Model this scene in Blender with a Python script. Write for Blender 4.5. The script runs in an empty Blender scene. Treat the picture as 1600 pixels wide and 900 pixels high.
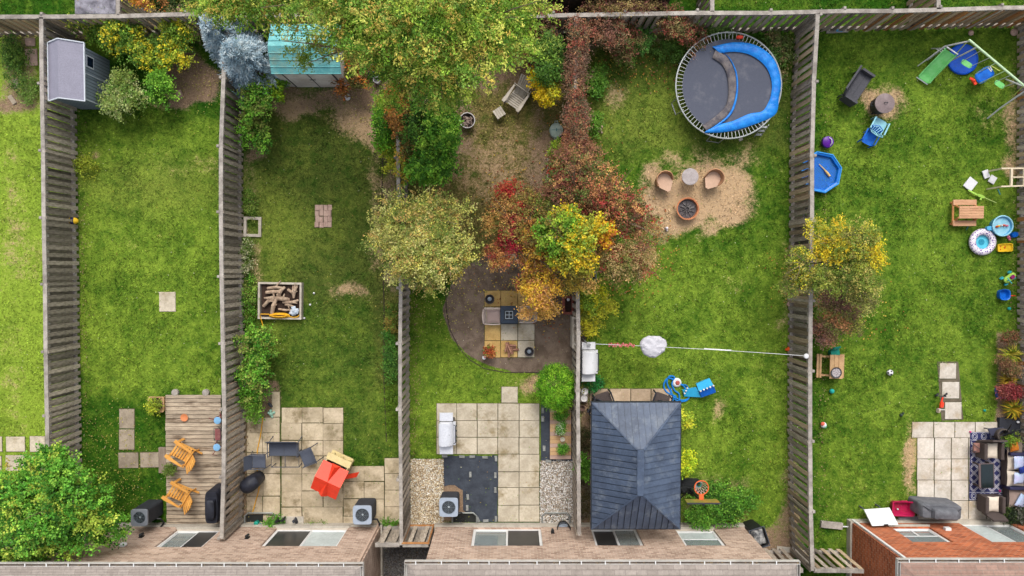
import bpy, math, random
import numpy as np
from math import pi, sin, cos, radians as R
from mathutils import Vector, Matrix
random.seed(7)
C = bpy.context.scene.collection
S = bpy.context.scene
# ------------------------------------------------ camera: a drone looking almost straight down from 25 m
FPX, HC, TILT = 1066.7, 25.0, -math.atan(25 / 1066.7)
cd = bpy.data.cameras.new('drone_camera'); cam = bpy.data.objects.new('drone_camera', cd); C.objects.link(cam)
cd.sensor_width = 36; cd.lens = 24; cd.clip_end = 600
cam.location = (0, 0, HC); cam.rotation_euler = (TILT, 0, 0)
S.camera = cam
# ------------------------------------------------ sky and sun (bright overcast, softly from the north)
SUN_EL, SUN_AZ = 50, 5            # azimuth from +Y, negative = west
w = bpy.data.worlds.new('World'); S.world = w; w.use_nodes = True
nt = w.node_tree; nt.nodes.clear()
sk = nt.nodes.new('ShaderNodeTexSky'); sk.sky_type = 'NISHITA'; sk.sun_disc = False
sk.sun_elevation = R(SUN_EL); sk.sun_rotation = R(SUN_AZ); sk.air_density = 1.0; sk.dust_density = 4.0; sk.ozone_density = 1.0
hs = nt.nodes.new('ShaderNodeHueSaturation'); hs.inputs['Saturation'].default_value = 0.35
bg = nt.nodes.new('ShaderNodeBackground'); bg.inputs['Strength'].default_value = 0.15
wo = nt.nodes.new('ShaderNodeOutputWorld')
nt.links.new(sk.outputs[0], hs.inputs['Color']); nt.links.new(hs.outputs[0], bg.inputs['Color']); nt.links.new(bg.outputs[0], wo.inputs['Surface'])
sl = bpy.data.lights.new('sun', 'SUN'); so = bpy.data.objects.new('sun', sl); C.objects.link(so)
sl.energy = .95; sl.angle = R(26); sl.color = (1, .955, .88)
so.rotation_euler = Vector((-sin(R(SUN_AZ)) * -1 * cos(R(SUN_EL)), cos(R(SUN_AZ)) * cos(R(SUN_EL)), sin(R(SUN_EL)))).to_track_quat('Z', 'Y').to_euler()
so.location = (0, 20, 30)
S.view_settings.view_transform = 'Standard'; S.view_settings.look = 'None'
S.view_settings.exposure = 0.9; S.view_settings.gamma = 1.0; S.view_settings.use_curve_mapping = False
GAIN = 1.45
# ------------------------------------------------ pixel of the photograph -> point of the place at height z
ct, st = cos(TILT), sin(TILT)
def G(px, py, z=0.0):
    x, y, d = px - 800.0, 450.0 - py, -FPX
    y2 = y * ct - d * st; z2 = y * st + d * ct
    t = (z - HC) / z2
    return Vector((x * t, y2 * t, z))
def SC(z): return (HC - z) / FPX
def lin(c):
    c = c / 255.0
    return c / 12.92 if c <= .04045 else ((c + .055) / 1.055) ** 2.4
def col(rgb, g=None):
    g = g or GAIN
    return tuple(min(.85, lin(c) / g) for c in rgb) + (1.0,)
# ------------------------------------------------ materials
MATS = {}
def nodes(name):
    m = bpy.data.materials.new(name); m.use_nodes = True
    return m, m.node_tree, m.node_tree.nodes['Principled BSDF']
def math_(t, op, a, b=None, clamp=False):
    n = t.nodes.new('ShaderNodeMath'); n.operation = op; n.use_clamp = clamp
    for i, v in enumerate((a, b)):
        if v is None: continue
        if hasattr(v, 'links'): t.links.new(v, n.inputs[i])
        else: n.inputs[i].default_value = v
    return n.outputs[0]
def mix_(t, f, a, b, mode='MIX'):
    n = t.nodes.new('ShaderNodeMix'); n.data_type = 'RGBA'; n.blend_type = mode
    for i, v in ((0, f), (6, a), (7, b)):
        if hasattr(v, 'links'): t.links.new(v, n.inputs[i])
        else: n.inputs[i].default_value = v
    return n.outputs[2]
def noise_(t, vec, scale, detail=3, rough=.55, dist=0):
    n = t.nodes.new('ShaderNodeTexNoise'); n.inputs['Scale'].default_value = scale; n.inputs['Detail'].default_value = detail
    n.inputs['Roughness'].default_value = rough; n.inputs['Distortion'].default_value = dist
    t.links.new(vec, n.inputs['Vector']); return n.outputs[0]
def ss_(t, v, lo, hi):
    n = t.nodes.new('ShaderNodeMapRange'); n.interpolation_type = 'SMOOTHSTEP'
    n.inputs[1].default_value = lo; n.inputs[2].default_value = hi
    t.links.new(v, n.inputs[0]); return n.outputs[0]
def vec_(t, kind='pos', scale=(1, 1, 1)):
    if kind == 'pos': o = t.nodes.new('ShaderNodeNewGeometry').outputs['Position']
    else: o = t.nodes.new('ShaderNodeTexCoord').outputs['Object']
    m = t.nodes.new('ShaderNodeMapping'); m.inputs['Scale'].default_value = scale
    t.links.new(o, m.inputs[0]); return m.outputs[0]
def mat(name, rgb, rgb2=None, var=.15, scale=6, rough=.75, bump=0, bscale=60, rnd=0, st=(1, 1, 1), kind='pos', metal=0, spec=.25, spots=None, spotsz=.6, coat=0):
    if name in MATS: return MATS[name]
    m, t, b = nodes(name)
    c = col(rgb); c2 = col(rgb2) if rgb2 else tuple(min(.9, x * (1 + var)) for x in c[:3]) + (1,)
    c1 = c if rgb2 else tuple(x * (1 - var) for x in c[:3]) + (1,)
    v = vec_(t, kind, st)
    f = ss_(t, noise_(t, v, scale, 5, .65), .32, .68)
    o = mix_(t, f, c1, c2)
    if spots:
        s = ss_(t, noise_(t, v, spotsz, 6, .7), .5, .68)
        o = mix_(t, s, o, col(spots))
    fine = noise_(t, v, scale * 9, 3, .7)
    o = mix_(t, .35, o, fine, 'OVERLAY')
    if rnd:
        oi = t.nodes.new('ShaderNodeObjectInfo')
        k = math_(t, 'ADD', math_(t, 'MULTIPLY', oi.outputs['Random'], 2 * rnd), 1 - rnd); k = math_(t, 'MULTIPLY', k, oi.outputs['Color'])
        h = t.nodes.new('ShaderNodeHueSaturation'); t.links.new(o, h.inputs['Color']); t.links.new(k, h.inputs['Value'])
        o = h.outputs[0]
    t.links.new(o, b.inputs['Base Color'])
    b.inputs['Roughness'].default_value = rough; b.inputs['Metallic'].default_value = metal
    b.inputs['Specular IOR Level'].default_value = spec
    if coat: b.inputs['Coat Weight'].default_value = coat
    if bump:
        bn = t.nodes.new('ShaderNodeBump'); bn.inputs['Strength'].default_value = bump; bn.inputs['Distance'].default_value = .02
        t.links.new(noise_(t, v, bscale, 4, .6), bn.inputs['Height']); t.links.new(bn.outputs[0], b.inputs['Normal'])
    MATS[name] = m; return m
# ------------------------------------------------ mesh builder
class MB:
    def __init__(s): s.v = []; s.f = []
    def add(s, vs, fs):
        n = len(s.v); s.v += [tuple(p) for p in vs]; s.f += [tuple(i + n for i in f) for f in fs]; return s
    def bx(s, x0, x1, y0, y1, z0, z1):
        return s.add([(x0,y0,z0),(x1,y0,z0),(x1,y1,z0),(x0,y1,z0),(x0,y0,z1),(x1,y0,z1),(x1,y1,z1),(x0,y1,z1)],
                     [(0,3,2,1),(4,5,6,7),(0,1,5,4),(1,2,6,5),(2,3,7,6),(3,0,4,7)])
    def box(s, c, d, rz=0, rx=0, ry=0):
        M = Matrix.Translation(c) @ Matrix.Rotation(rz, 4, 'Z') @ Matrix.Rotation(ry, 4, 'Y') @ Matrix.Rotation(rx, 4, 'X')
        x, y, z = d[0] / 2, d[1] / 2, d[2] / 2
        vs = [M @ Vector(p) for p in ((-x,-y,-z),(x,-y,-z),(x,y,-z),(-x,y,-z),(-x,-y,z),(x,-y,z),(x,y,z),(-x,y,z))]
        return s.add(vs, [(0,3,2,1),(4,5,6,7),(0,1,5,4),(1,2,6,5),(2,3,7,6),(3,0,4,7)])
    def cbx(s, x0, x1, y0, y1, z0, z1, b=.01):   # box with chamfered top edge
        vs = [(x0,y0,z0),(x1,y0,z0),(x1,y1,z0),(x0,y1,z0),(x0,y0,z1-b),(x1,y0,z1-b),(x1,y1,z1-b),(x0,y1,z1-b),
              (x0+b,y0+b,z1),(x1-b,y0+b,z1),(x1-b,y1-b,z1),(x0+b,y1-b,z1)]
        return s.add(vs, [(0,3,2,1),(8,9,10,11)] + [(i,(i+1)%4,(i+1)%4+4,i+4) for i in range(4)] + [(i+4,(i+1)%4+4,(i+1)%4+8,i+8) for i in range(4)])
    def bar(s, a, b, wd, ht=None, up=(0, 0, 1)):
        a = Vector(a); b = Vector(b); ht = ht or wd; d = (b - a).normalized(); u = Vector(up)
        if abs(d.dot(u)) > .99: u = Vector((1, 0, 0))
        r = d.cross(u).normalized(); u = r.cross(d)
        vs = [p + r * i * wd / 2 + u * j * ht / 2 for p in (a, b) for i, j in ((-1,-1),(1,-1),(1,1),(-1,1))]
        return s.add(vs, [(0,3,2,1),(4,5,6,7),(0,1,5,4),(1,2,6,5),(2,3,7,6),(3,0,4,7)])
    def tube(s, pts, r, n=6, closed=False):
        pts = [Vector(p) for p in pts]; m = len(pts); rs = r if isinstance(r, (list, tuple)) else [r] * m
        vs = []; prev = None
        for i, p in enumerate(pts):
            if closed: d = pts[(i + 1) % m] - pts[i - 1]
            else: d = pts[min(i + 1, m - 1)] - pts[max(i - 1, 0)]
            d.normalize()
            if prev is None: u = Vector((0, 0, 1)) if abs(d.z) < .9 else Vector((1, 0, 0))
            else: u = prev
            a = d.cross(u).normalized(); u = a.cross(d).normalized(); prev = u
            vs += [p + (a * cos(2 * pi * k / n) + u * sin(2 * pi * k / n)) * rs[i] for k in range(n)]
        fs = [(i*n+k, i*n+(k+1)%n, ((i+1)%m)*n+(k+1)%n, ((i+1)%m)*n+k) for i in range(m if closed else m - 1) for k in range(n)]
        if not closed: fs += [tuple(range(n))[::-1], tuple(range((m-1)*n, m*n))]
        return s.add(vs, fs)
    def lathe(s, prof, cx=0, cy=0, cz=0, n=20, sy=1):
        vs = [(cx + r * cos(2*pi*k/n), cy + r * sin(2*pi*k/n) * sy, cz + z) for r, z in prof for k in range(n)]
        m = len(prof)
        fs = [(i*n+k, i*n+(k+1)%n, (i+1)*n+(k+1)%n, (i+1)*n+k) for i in range(m-1) for k in range(n)]
        if prof[0][0] > 1e-4 and abs(prof[0][1] - prof[1][1]) > 1e-3: fs.append(tuple(range(n))[::-1])
        if prof[-1][0] > 1e-4: fs.append(tuple(range((m-1)*n, m*n)))
        return s.add(vs, fs)
    def prism(s, poly, z0, z1):
        n = len(poly); vs = [(x, y, z0) for x, y in poly] + [(x, y, z1) for x, y in poly]
        return s.add(vs, [tuple(range(n))[::-1], tuple(range(n, 2*n))] + [(i, (i+1)%n, (i+1)%n+n, i+n) for i in range(n)])
    def loft(s, rings, n=28, e=4):      # rings: (z, cx, cy, hx, hy[, e])
        vs = []
        for rg in rings:
            z, cx, cy, hx, hy = rg[:5]; ee = rg[5] if len(rg) > 5 else e
            for k in range(n):
                a = 2 * pi * (k + .5) / n; c, q = cos(a), sin(a)
                vs.append((cx + hx * math.copysign(abs(c) ** (2 / ee), c), cy + hy * math.copysign(abs(q) ** (2 / ee), q), z))
        m = len(rings)
        return s.add(vs, [(i*n+k, i*n+(k+1)%n, (i+1)*n+(k+1)%n, (i+1)*n+k) for i in range(m-1) for k in range(n)] + [tuple(range(n))[::-1], tuple(range((m-1)*n, m*n))])
    def ball(s, c, r, n=14, m=9, sz=1):
        return s.lathe([(r * sin(pi * i / m) if 0 < i < m else 1e-5, -r * sz * cos(pi * i / m)) for i in range(m + 1)], c[0], c[1], c[2], n)
    def poly(s, pts, th, nrm=None):      # thick polygon
        pts = [Vector(p) for p in pts]
        nrm = Vector(nrm) if nrm else (pts[1]-pts[0]).cross(pts[2]-pts[0]).normalized()
        n = len(pts); vs = pts + [p - nrm * th for p in pts]
        return s.add(vs, [tuple(range(n)), tuple(range(n, 2*n))[::-1]] + [(i, i+n, (i+1)%n+n, (i+1)%n) for i in range(n)])
    def cushion(s, c, sx, sy, th, rz=0, rx=0, ry=0, n=9):
        M = Matrix.Translation(c) @ Matrix.Rotation(rz, 4, 'Z') @ Matrix.Rotation(ry, 4, 'Y') @ Matrix.Rotation(rx, 4, 'X')
        for sg in (1, -1):
            vs = []
            for i in range(n):
                for j in range(n):
                    a = -1 + 2 * i / (n-1); b = -1 + 2 * j / (n-1)
                    q = (max(0, 1 - abs(a) ** 3.5) * max(0, 1 - abs(b) ** 3.5)) ** .5
                    k = 1 - .07 * (1 - abs(a)) * abs(b) ** 4; l = 1 - .07 * (1 - abs(b)) * abs(a) ** 4
                    vs.append(M @ Vector((a * sx / 2 * l, b * sy / 2 * k, sg * th / 2 * q)))
            fs = [(i*n+j, (i+1)*n+j, (i+1)*n+j+1, i*n+j+1) for i in range(n-1) for j in range(n-1)]
            s.add(vs, fs if sg > 0 else [f[::-1] for f in fs])
        return s
    def mesh(s, name, smooth=False):
        me = bpy.data.meshes.new(name); me.from_pydata(s.v, [], s.f); me.validate()
        if smooth:
            me.polygons.foreach_set('use_smooth', [True] * len(me.polygons))
            try: me.set_sharp_from_angle(angle=R(38))
            except Exception: pass
        me.update(); return me
# ------------------------------------------------ things, parts
def T(name, label, cat, x=0, y=0, z=0, rz=0, group=None):
    o = bpy.data.objects.new(name, None); C.objects.link(o); o.empty_display_size = .1
    o.location = (x, y, z); o.rotation_euler = (0, 0, rz); tag(o, label, cat, group); return o
def tag(o, label=None, cat=None, group=None, kind=None):
    if label: o['label'] = label
    if cat: o['category'] = cat
    if group: o['group'] = group
    if kind: o['kind'] = kind
    return o
def P(name, mb, m, parent=None, label=None, smooth=False, kind=None, loc=None, rot=None):
    me = mb.mesh(name, smooth) if isinstance(mb, MB) else mb
    if isinstance(mb, MB) or not me.materials: me.materials.append(m)
    o = bpy.data.objects.new(name, me); C.objects.link(o)
    if parent: o.parent = parent
    if loc is not None: o.location = loc
    if rot is not None: o.rotation_euler = rot
    return tag(o, label, None, None, kind)
def TM(name, label, cat, mb, m, x=0, y=0, z=0, rz=0, smooth=False, group=None):
    o = P(name, mb, m, None, label, smooth, loc=(x, y, z), rot=(0, 0, rz)); return tag(o, label, cat, group)
def copy_tree(o, parent=None, loc=None, rz=None, label=None):
    c = o.copy(); C.objects.link(c); c.parent = parent
    if loc is not None: c.location = loc
    if rz is not None: c.rotation_euler = (0, 0, rz)
    if label: c['label'] = label
    for ch in list(o.children): copy_tree(ch, c)
    return c
def at(px, py, z=0): 
    p = G(px, py, z); return p.x, p.y
# ================================================ GROUND, GRASS
def rectw(x0, y0, x1, y1): a = G(x0, y1); b = G(x1, y0); return a.x, b.x, a.y, b.y
# brushes on the ground: channel, shape, pixel params, amount, softness(m)
BR = []
def EL(ch, x, y, rx, ry, amt=1, soft=.6): BR.append((ch, 'e', (x, y, rx, ry), amt, soft))
def RC(ch, x0, y0, x1, y1, amt=1, soft=.35): BR.append((ch, 'r', (x0, y0, x1, y1), amt, soft))
D, Y, B, O, K = 'dirt', 'dry', 'bright', 'olive', 'mulch'
# yard hues
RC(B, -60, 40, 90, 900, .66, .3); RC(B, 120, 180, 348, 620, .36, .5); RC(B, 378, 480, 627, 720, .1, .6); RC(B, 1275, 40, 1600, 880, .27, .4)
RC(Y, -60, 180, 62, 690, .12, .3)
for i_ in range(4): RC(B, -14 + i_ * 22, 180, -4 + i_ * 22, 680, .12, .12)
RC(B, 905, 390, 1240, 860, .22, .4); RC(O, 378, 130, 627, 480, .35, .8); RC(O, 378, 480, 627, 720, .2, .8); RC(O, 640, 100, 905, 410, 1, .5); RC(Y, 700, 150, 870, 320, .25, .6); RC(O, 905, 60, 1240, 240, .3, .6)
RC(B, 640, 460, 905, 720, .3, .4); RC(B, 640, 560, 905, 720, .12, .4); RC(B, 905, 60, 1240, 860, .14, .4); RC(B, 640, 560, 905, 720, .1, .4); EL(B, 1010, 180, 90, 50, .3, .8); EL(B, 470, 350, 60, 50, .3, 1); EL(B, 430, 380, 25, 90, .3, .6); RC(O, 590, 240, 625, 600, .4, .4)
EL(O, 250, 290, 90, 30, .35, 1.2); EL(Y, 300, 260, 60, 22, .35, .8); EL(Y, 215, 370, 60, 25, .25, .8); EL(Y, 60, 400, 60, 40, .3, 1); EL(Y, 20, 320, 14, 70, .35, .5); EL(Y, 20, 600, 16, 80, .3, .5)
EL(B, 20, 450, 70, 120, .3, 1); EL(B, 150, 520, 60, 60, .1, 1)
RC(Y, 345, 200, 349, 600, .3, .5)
# bare patches
EL(D, 298, 128, 48, 38, 1, .4); EL(D, 285, 115, 30, 30, .9, .4); RC(D, 420, 128, 600, 165, .5, .7); EL(Y, 455, 165, 30, 22, .8, .5); EL(Y, 560, 180, 45, 40, .75, .7); EL(D, 585, 150, 32, 50, .55, .6)
EL(D, 560, 150, 60, 22, .5, .5); RC(Y, 575, 195, 603, 430, .5, .4); RC(D, 598, 200, 624, 460, .55, .25); EL(Y, 545, 452, 30, 10, .7, .4); EL(D, 480, 150, 40, 20, .25, .6)
RC(D, 379, 240, 405, 440, .35, .3); EL(Y, 400, 410, 10, 30, .6, .3); RC(D, 380, 90, 420, 250, .5, .3)
RC(D, 700, 60, 905, 150, .65, .8); EL(D, 720, 220, 30, 60, .6, .6); EL(D, 850, 230, 32, 70, .6, .6); EL(Y, 780, 250, 60, 40, .35, 1); EL(Y, 770, 290, 40, 20, .35, .8); EL(D, 860, 330, 60, 90, .5, .6); EL(D, 640, 120, 60, 60, .8, .8)
RC(D, 450, -40, 860, 60, .7, .8); RC(D, 190, -10, 340, 75, .55, .6)
# centre yard mulch bed (curved) 
EL(K, 800, 485, 106, 92, 1, .12); RC(K, 800, 400, 902, 582, 1, .12); EL(K, 830, 520, 88, 62, 1, .12); EL(Y, 850, 600, 45, 18, .8, .4)
RC(D, 686, 750, 730, 815, 1, .1); RC(D, 590, 815, 700, 870, .8, .2)
# dry patch by fire bowl
EL(Y, 1075, 303, 66, 40, .95, .8); EL(Y, 1128, 312, 50, 38, 1, .55); EL(Y, 1165, 250, 14, 20, .5, .5); EL(D, 1050, 300, 26, 20, .4, .5); EL(Y, 1020, 310, 20, 40, .5, .6); EL(Y, 1060, 345, 45, 28, .7, .5); EL(Y, 1100, 248, 70, 20, .45, .9); EL(D, 1065, 345, 50, 12, .35, .5); EL(D, 1080, 260, 60, 10, .45, .5)
EL(Y, 960, 150, 22, 30, .5, .5); EL(Y, 1210, 110, 30, 80, .25, .6); EL(Y, 1122, 640, 12, 20, .55, .3); EL(Y, 1200, 590, 25, 60, .25, .6); EL(Y, 1150, 450, 30, 12, .4, .5)
RC(D, 905, 40, 1080, 80, .5, .5); EL(Y, 1230, 450, 15, 60, .5, .4); RC(D, 905, 605, 925, 830, .8, .2); RC(D, 1232, 240, 1245, 860, .3, .3)
EL(Y, 1378, 160, 36, 30, .75, .5); EL(Y, 1422, 720, 13, 60, .7, .25); EL(Y, 1330, 780, 60, 50, .2, .8); EL(Y, 1540, 180, 40, 25, .35, .6); EL(Y, 1583, 190, 12, 80, .6, .3); EL(Y, 1575, 260, 14, 20, .5, .3); EL(D, 1300, 440, 60, 60, .5, .6)
EL(D, 1235, 800, 18, 70, .6, .4); EL(D, 1210, 850, 40, 30, .7, .4); RC(D, 1555, 520, 1592, 660, .85, .15)
EL(Y, 248, 160, 16, 8, .6, .3); EL(Y, 147, 245, 8, 7, .7, .2); RC(D, 0, 40, 62, 170, .55, .4); RC(D, 70, 40, 180, 66, .6, .3); EL(D, 25, 165, 30, 12, .6, .3)
RC(D, 350, 590, 438, 830, .7, .2); RC(D, 590, 810, 690, 900, .3, .3); RC(D, 1060, 740, 1175, 822, .4, .4)
HARD = [(440,636,536,818),(386,652,440,818),(536,728,625,818),(601,715,625,730),(682,630,843,710),(692,710,843,815),(783,604,809,630),(641,716,694,822),(757,454,835,559),
        (845,632,905,820),(918,607,1062,830),(1424,659,1600,817),(1432,684,1600,817),(262,614,350,822),(187,638,211,703),(186,706,262,731),(-30,682,5,735),(10,682,40,735),(47,682,72,706),
        (1467,567,1502,656),(249,456,275,487),(492,320,519,356),(235,617,262,644),(117,-20,180,20),(0,822,597,1000),(590,820,690,1000),(684,822,1165,1000),(1327,816,1640,1000),
        (75,65,170,170),(423,60,533,136),(407,442,474,498),(850,-60,1035,14)]
gx = np.concatenate([[-160, -90, -50, -32, -26], np.arange(-23, 23.01, .1), [26, 32, 50, 90, 160]])
gy = np.concatenate([[-160, -90, -50, -30, -20], np.arange(-13.5, 13.51, .1), [20, 30, 50, 90, 160]])
XX, YY = np.meshgrid(gx, gy)
def field(X, Yc):
    ch = {k: np.zeros(X.shape) for k in (D, Y, B, O, K)}
    rs = np.random.RandomState(3)
    wob = sum(np.sin(X * a + p) * np.cos(Yc * b + q) for a, b, p, q in rs.uniform(.9, 6, (10, 4))) * .06
    for c, sh, pr, amt, soft in BR:
        if sh == 'e':
            x, y, rx, ry = pr; c0 = G(x, y); s = SC(0)
            d = (1 - np.sqrt(((X - c0.x) / (rx * s)) ** 2 + ((Yc - c0.y) / (ry * s)) ** 2)) * min(rx, ry) * s
        else:
            x0, x1, y0, y1 = rectw(*pr)
            d = np.minimum(np.minimum(X - x0, x1 - X), np.minimum(Yc - y0, y1 - Yc))
        d = d + wob * min(1, soft * 2)
        t_ = np.clip(d / soft * .5 + .5, 0, 1); t_ = t_ * t_ * (3 - 2 * t_) * amt
        ch[c] = 1 - (1 - ch[c]) * (1 - t_)
    for k in (D, Y): ch[k] = ch[k] * (1 - ch[K])
    return ch
def to_attr(me, ch, extra=None):
    n = len(me.vertices)
    for nm, ks in (('ga', (D, Y, B)), ('gb', (O, K, None))):
        a = me.attributes.new(nm, 'FLOAT_COLOR', 'POINT')
        d = np.ones((n, 4), 'f')
        for i, k in enumerate(ks): d[:, i] = ch[k].ravel() if k else (extra if extra is not None else .5)
        a.data.foreach_set('color', d.ravel())
def turf_color(t):
    a = t.nodes.new('ShaderNodeAttribute'); a.attribute_name = 'ga'; b = t.nodes.new('ShaderNodeAttribute'); b.attribute_name = 'gb'
    sa = t.nodes.new('ShaderNodeSeparateColor'); t.links.new(a.outputs['Color'], sa.inputs[0])
    sb = t.nodes.new('ShaderNodeSeparateColor'); t.links.new(b.outputs['Color'], sb.inputs[0])
    v = vec_(t)
    n1 = noise_(t, v, .55, 4, .6); n2 = noise_(t, v, 2.6, 5, .65, .4); n3 = noise_(t, v, 11, 4, .7); n4 = noise_(t, v, 38, 3, .7)
    k = math_(t, 'ADD', math_(t, 'MULTIPLY', n1, .45), math_(t, 'ADD', math_(t, 'MULTIPLY', n2, .55), math_(t, 'MULTIPLY', n3, .35)))
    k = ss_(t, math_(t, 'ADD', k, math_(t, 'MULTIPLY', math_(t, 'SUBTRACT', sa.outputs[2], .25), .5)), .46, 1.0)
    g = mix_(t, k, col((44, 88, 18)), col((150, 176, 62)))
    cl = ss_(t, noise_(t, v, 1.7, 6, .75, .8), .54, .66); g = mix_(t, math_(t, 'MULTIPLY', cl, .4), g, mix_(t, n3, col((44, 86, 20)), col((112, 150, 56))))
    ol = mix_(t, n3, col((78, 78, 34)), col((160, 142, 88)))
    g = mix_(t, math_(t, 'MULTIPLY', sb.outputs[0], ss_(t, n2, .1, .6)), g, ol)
    dn = mix_(t, n3, col((170, 138, 104)), col((232, 204, 168)))
    dn = mix_(t, ss_(t, n4, .4, .6), dn, col((196, 164, 124)))
    dt = mix_(t, n3, col((116, 94, 74)), col((172, 144, 120)))
    dt = mix_(t, ss_(t, n4, .52, .7), dt, col((188, 164, 134)))
    brk = math_(t, 'ADD', math_(t, 'MULTIPLY', math_(t, 'SUBTRACT', n3, .5), .9), math_(t, 'ADD', math_(t, 'MULTIPLY', math_(t, 'SUBTRACT', n4, .5), .8), math_(t, 'MULTIPLY', math_(t, 'SUBTRACT', n2, .5), .9)))
    fy = ss_(t, math_(t, 'ADD', sa.outputs[1], brk), .3, .75); fd = ss_(t, math_(t, 'ADD', sa.outputs[0], brk), .3, .75)
    g = mix_(t, fy, g, dn); g = mix_(t, fd, g, dt)
    mu = mix_(t, ss_(t, n2, .3, .7), col((112, 96, 82)), col((148, 130, 114)))
    mu = mix_(t, ss_(t, n4, .5, .75), mu, col((88, 72, 62)))
    g = mix_(t, ss_(t, math_(t, 'ADD', sb.outputs[1], math_(t, 'MULTIPLY', brk, .3)), .4, .6), g, mu)
    return g, n3, n4, sb.outputs[2]
m, t, b = nodes('ground_mat')
g, n3, n4, _ = turf_color(t)
t.links.new(mix_(t, .8, g, n4, 'OVERLAY'), b.inputs['Base Color']); b.inputs['Roughness'].default_value = .95; b.inputs['Specular IOR Level'].default_value = .05
bn = t.nodes.new('ShaderNodeBump'); bn.inputs['Strength'].default_value = .6; bn.inputs['Distance'].default_value = .03
t.links.new(n4, bn.inputs['Height']); t.links.new(bn.outputs[0], b.inputs['Normal'])
M_ground = m
ny, nx = XX.shape
rs = np.random.RandomState(5)
ZZ = (np.sin(XX * 1.3 + 1) * np.cos(YY * 1.1) + np.sin(XX * .6 - YY * .9)) * .004
me = bpy.data.meshes.new('ground')
vv = np.stack([XX, YY, ZZ], -1).reshape(-1, 3)
ii = np.arange(nx * ny).reshape(ny, nx)
ff = np.stack([ii[:-1, :-1], ii[:-1, 1:], ii[1:, 1:], ii[1:, :-1]], -1).reshape(-1, 4)
def np_mesh(name, vv, ff):
    me = bpy.data.meshes.new(name); k = ff.shape[1]
    me.vertices.add(len(vv)); me.vertices.foreach_set('co', vv.astype('f').ravel())
    me.loops.add(ff.size); me.loops.foreach_set('vertex_index', ff.astype('i').ravel())
    me.polygons.add(len(ff)); me.polygons.foreach_set('loop_start', np.arange(0, ff.size, k, dtype='i'))
    try: me.polygons.foreach_set('loop_total', np.full(len(ff), k, dtype='i'))
    except Exception: pass
    me.update(calc_edges=True); return me
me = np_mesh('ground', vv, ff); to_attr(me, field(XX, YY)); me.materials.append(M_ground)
go = bpy.data.objects.new('ground', me); C.objects.link(go); tag(go, kind='structure')
# grass blades
m, t, b = nodes('grass_mat')
g, n3, n4, rn = turf_color(t)
h = t.nodes.new('ShaderNodeHueSaturation'); t.links.new(g, h.inputs['Color'])
t.links.new(math_(t, 'ADD', math_(t, 'MULTIPLY', math_(t, 'POWER', rn, 1.6), 1.9), .42), h.inputs['Value'])
t.links.new(h.outputs[0], b.inputs['Base Color']); b.inputs['Roughness'].default_value = .8; b.inputs['Specular IOR Level'].default_value = .1
M_grass = m
NT = 330000
x0, y0 = at(-60, 960); x1, y1 = at(1660, -60)
px_ = rs.uniform(x0, x1, NT); py_ = rs.uniform(y0, y1, NT)
ch = field(px_, py_)
keep = rs.uniform(0, 1, NT) < (1 - .93 * ch[D]) * (1 - .55 * ch[Y]) * (1 - .985 * ch[K])
for r in HARD:
    a0, a1, b0, b1 = rectw(*r)
    keep &= ~((px_ > a0 - .01) & (px_ < a1 + .01) & (py_ > b0 - .01) & (py_ < b1 + .01))
px_, py_ = px_[keep], py_[keep]; ch = {k: v[keep] for k, v in ch.items()}; n = len(px_)
hgt = rs.uniform(.025, .06, n) * (1 + .5 * (np.sin(px_ * 2.1) * np.cos(py_ * 1.7) > .2))
vs = np.zeros((n, 6, 3)); 
for j in range(2):
    a = rs.uniform(0, 2 * pi, n); l = rs.uniform(.3, 1.1, n) * hgt; wd = rs.uniform(.006, .012, n)
    dx, dy = np.cos(a), np.sin(a)
    ox = rs.normal(0, .012, n); oy = rs.normal(0, .012, n)
    vs[:, 3*j, 0] = px_ + ox - dy * wd; vs[:, 3*j, 1] = py_ + oy + dx * wd
    vs[:, 3*j+1, 0] = px_ + ox + dy * wd; vs[:, 3*j+1, 1] = py_ + oy - dx * wd
    vs[:, 3*j+2, 0] = px_ + ox + dx * l * 1.3; vs[:, 3*j+2, 1] = py_ + oy + dy * l * 1.3; vs[:, 3*j+2, 2] = hgt
fs = np.arange(n * 6).reshape(-1, 3)
me = np_mesh('grass', vs.reshape(-1, 3), fs)
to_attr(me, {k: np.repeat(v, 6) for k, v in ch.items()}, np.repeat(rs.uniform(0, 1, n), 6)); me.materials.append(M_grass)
o = bpy.data.objects.new('grass', me); C.objects.link(o); tag(o, 'short mown green lawn grass covering all the back yards', 'grass', kind='stuff')
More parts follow.
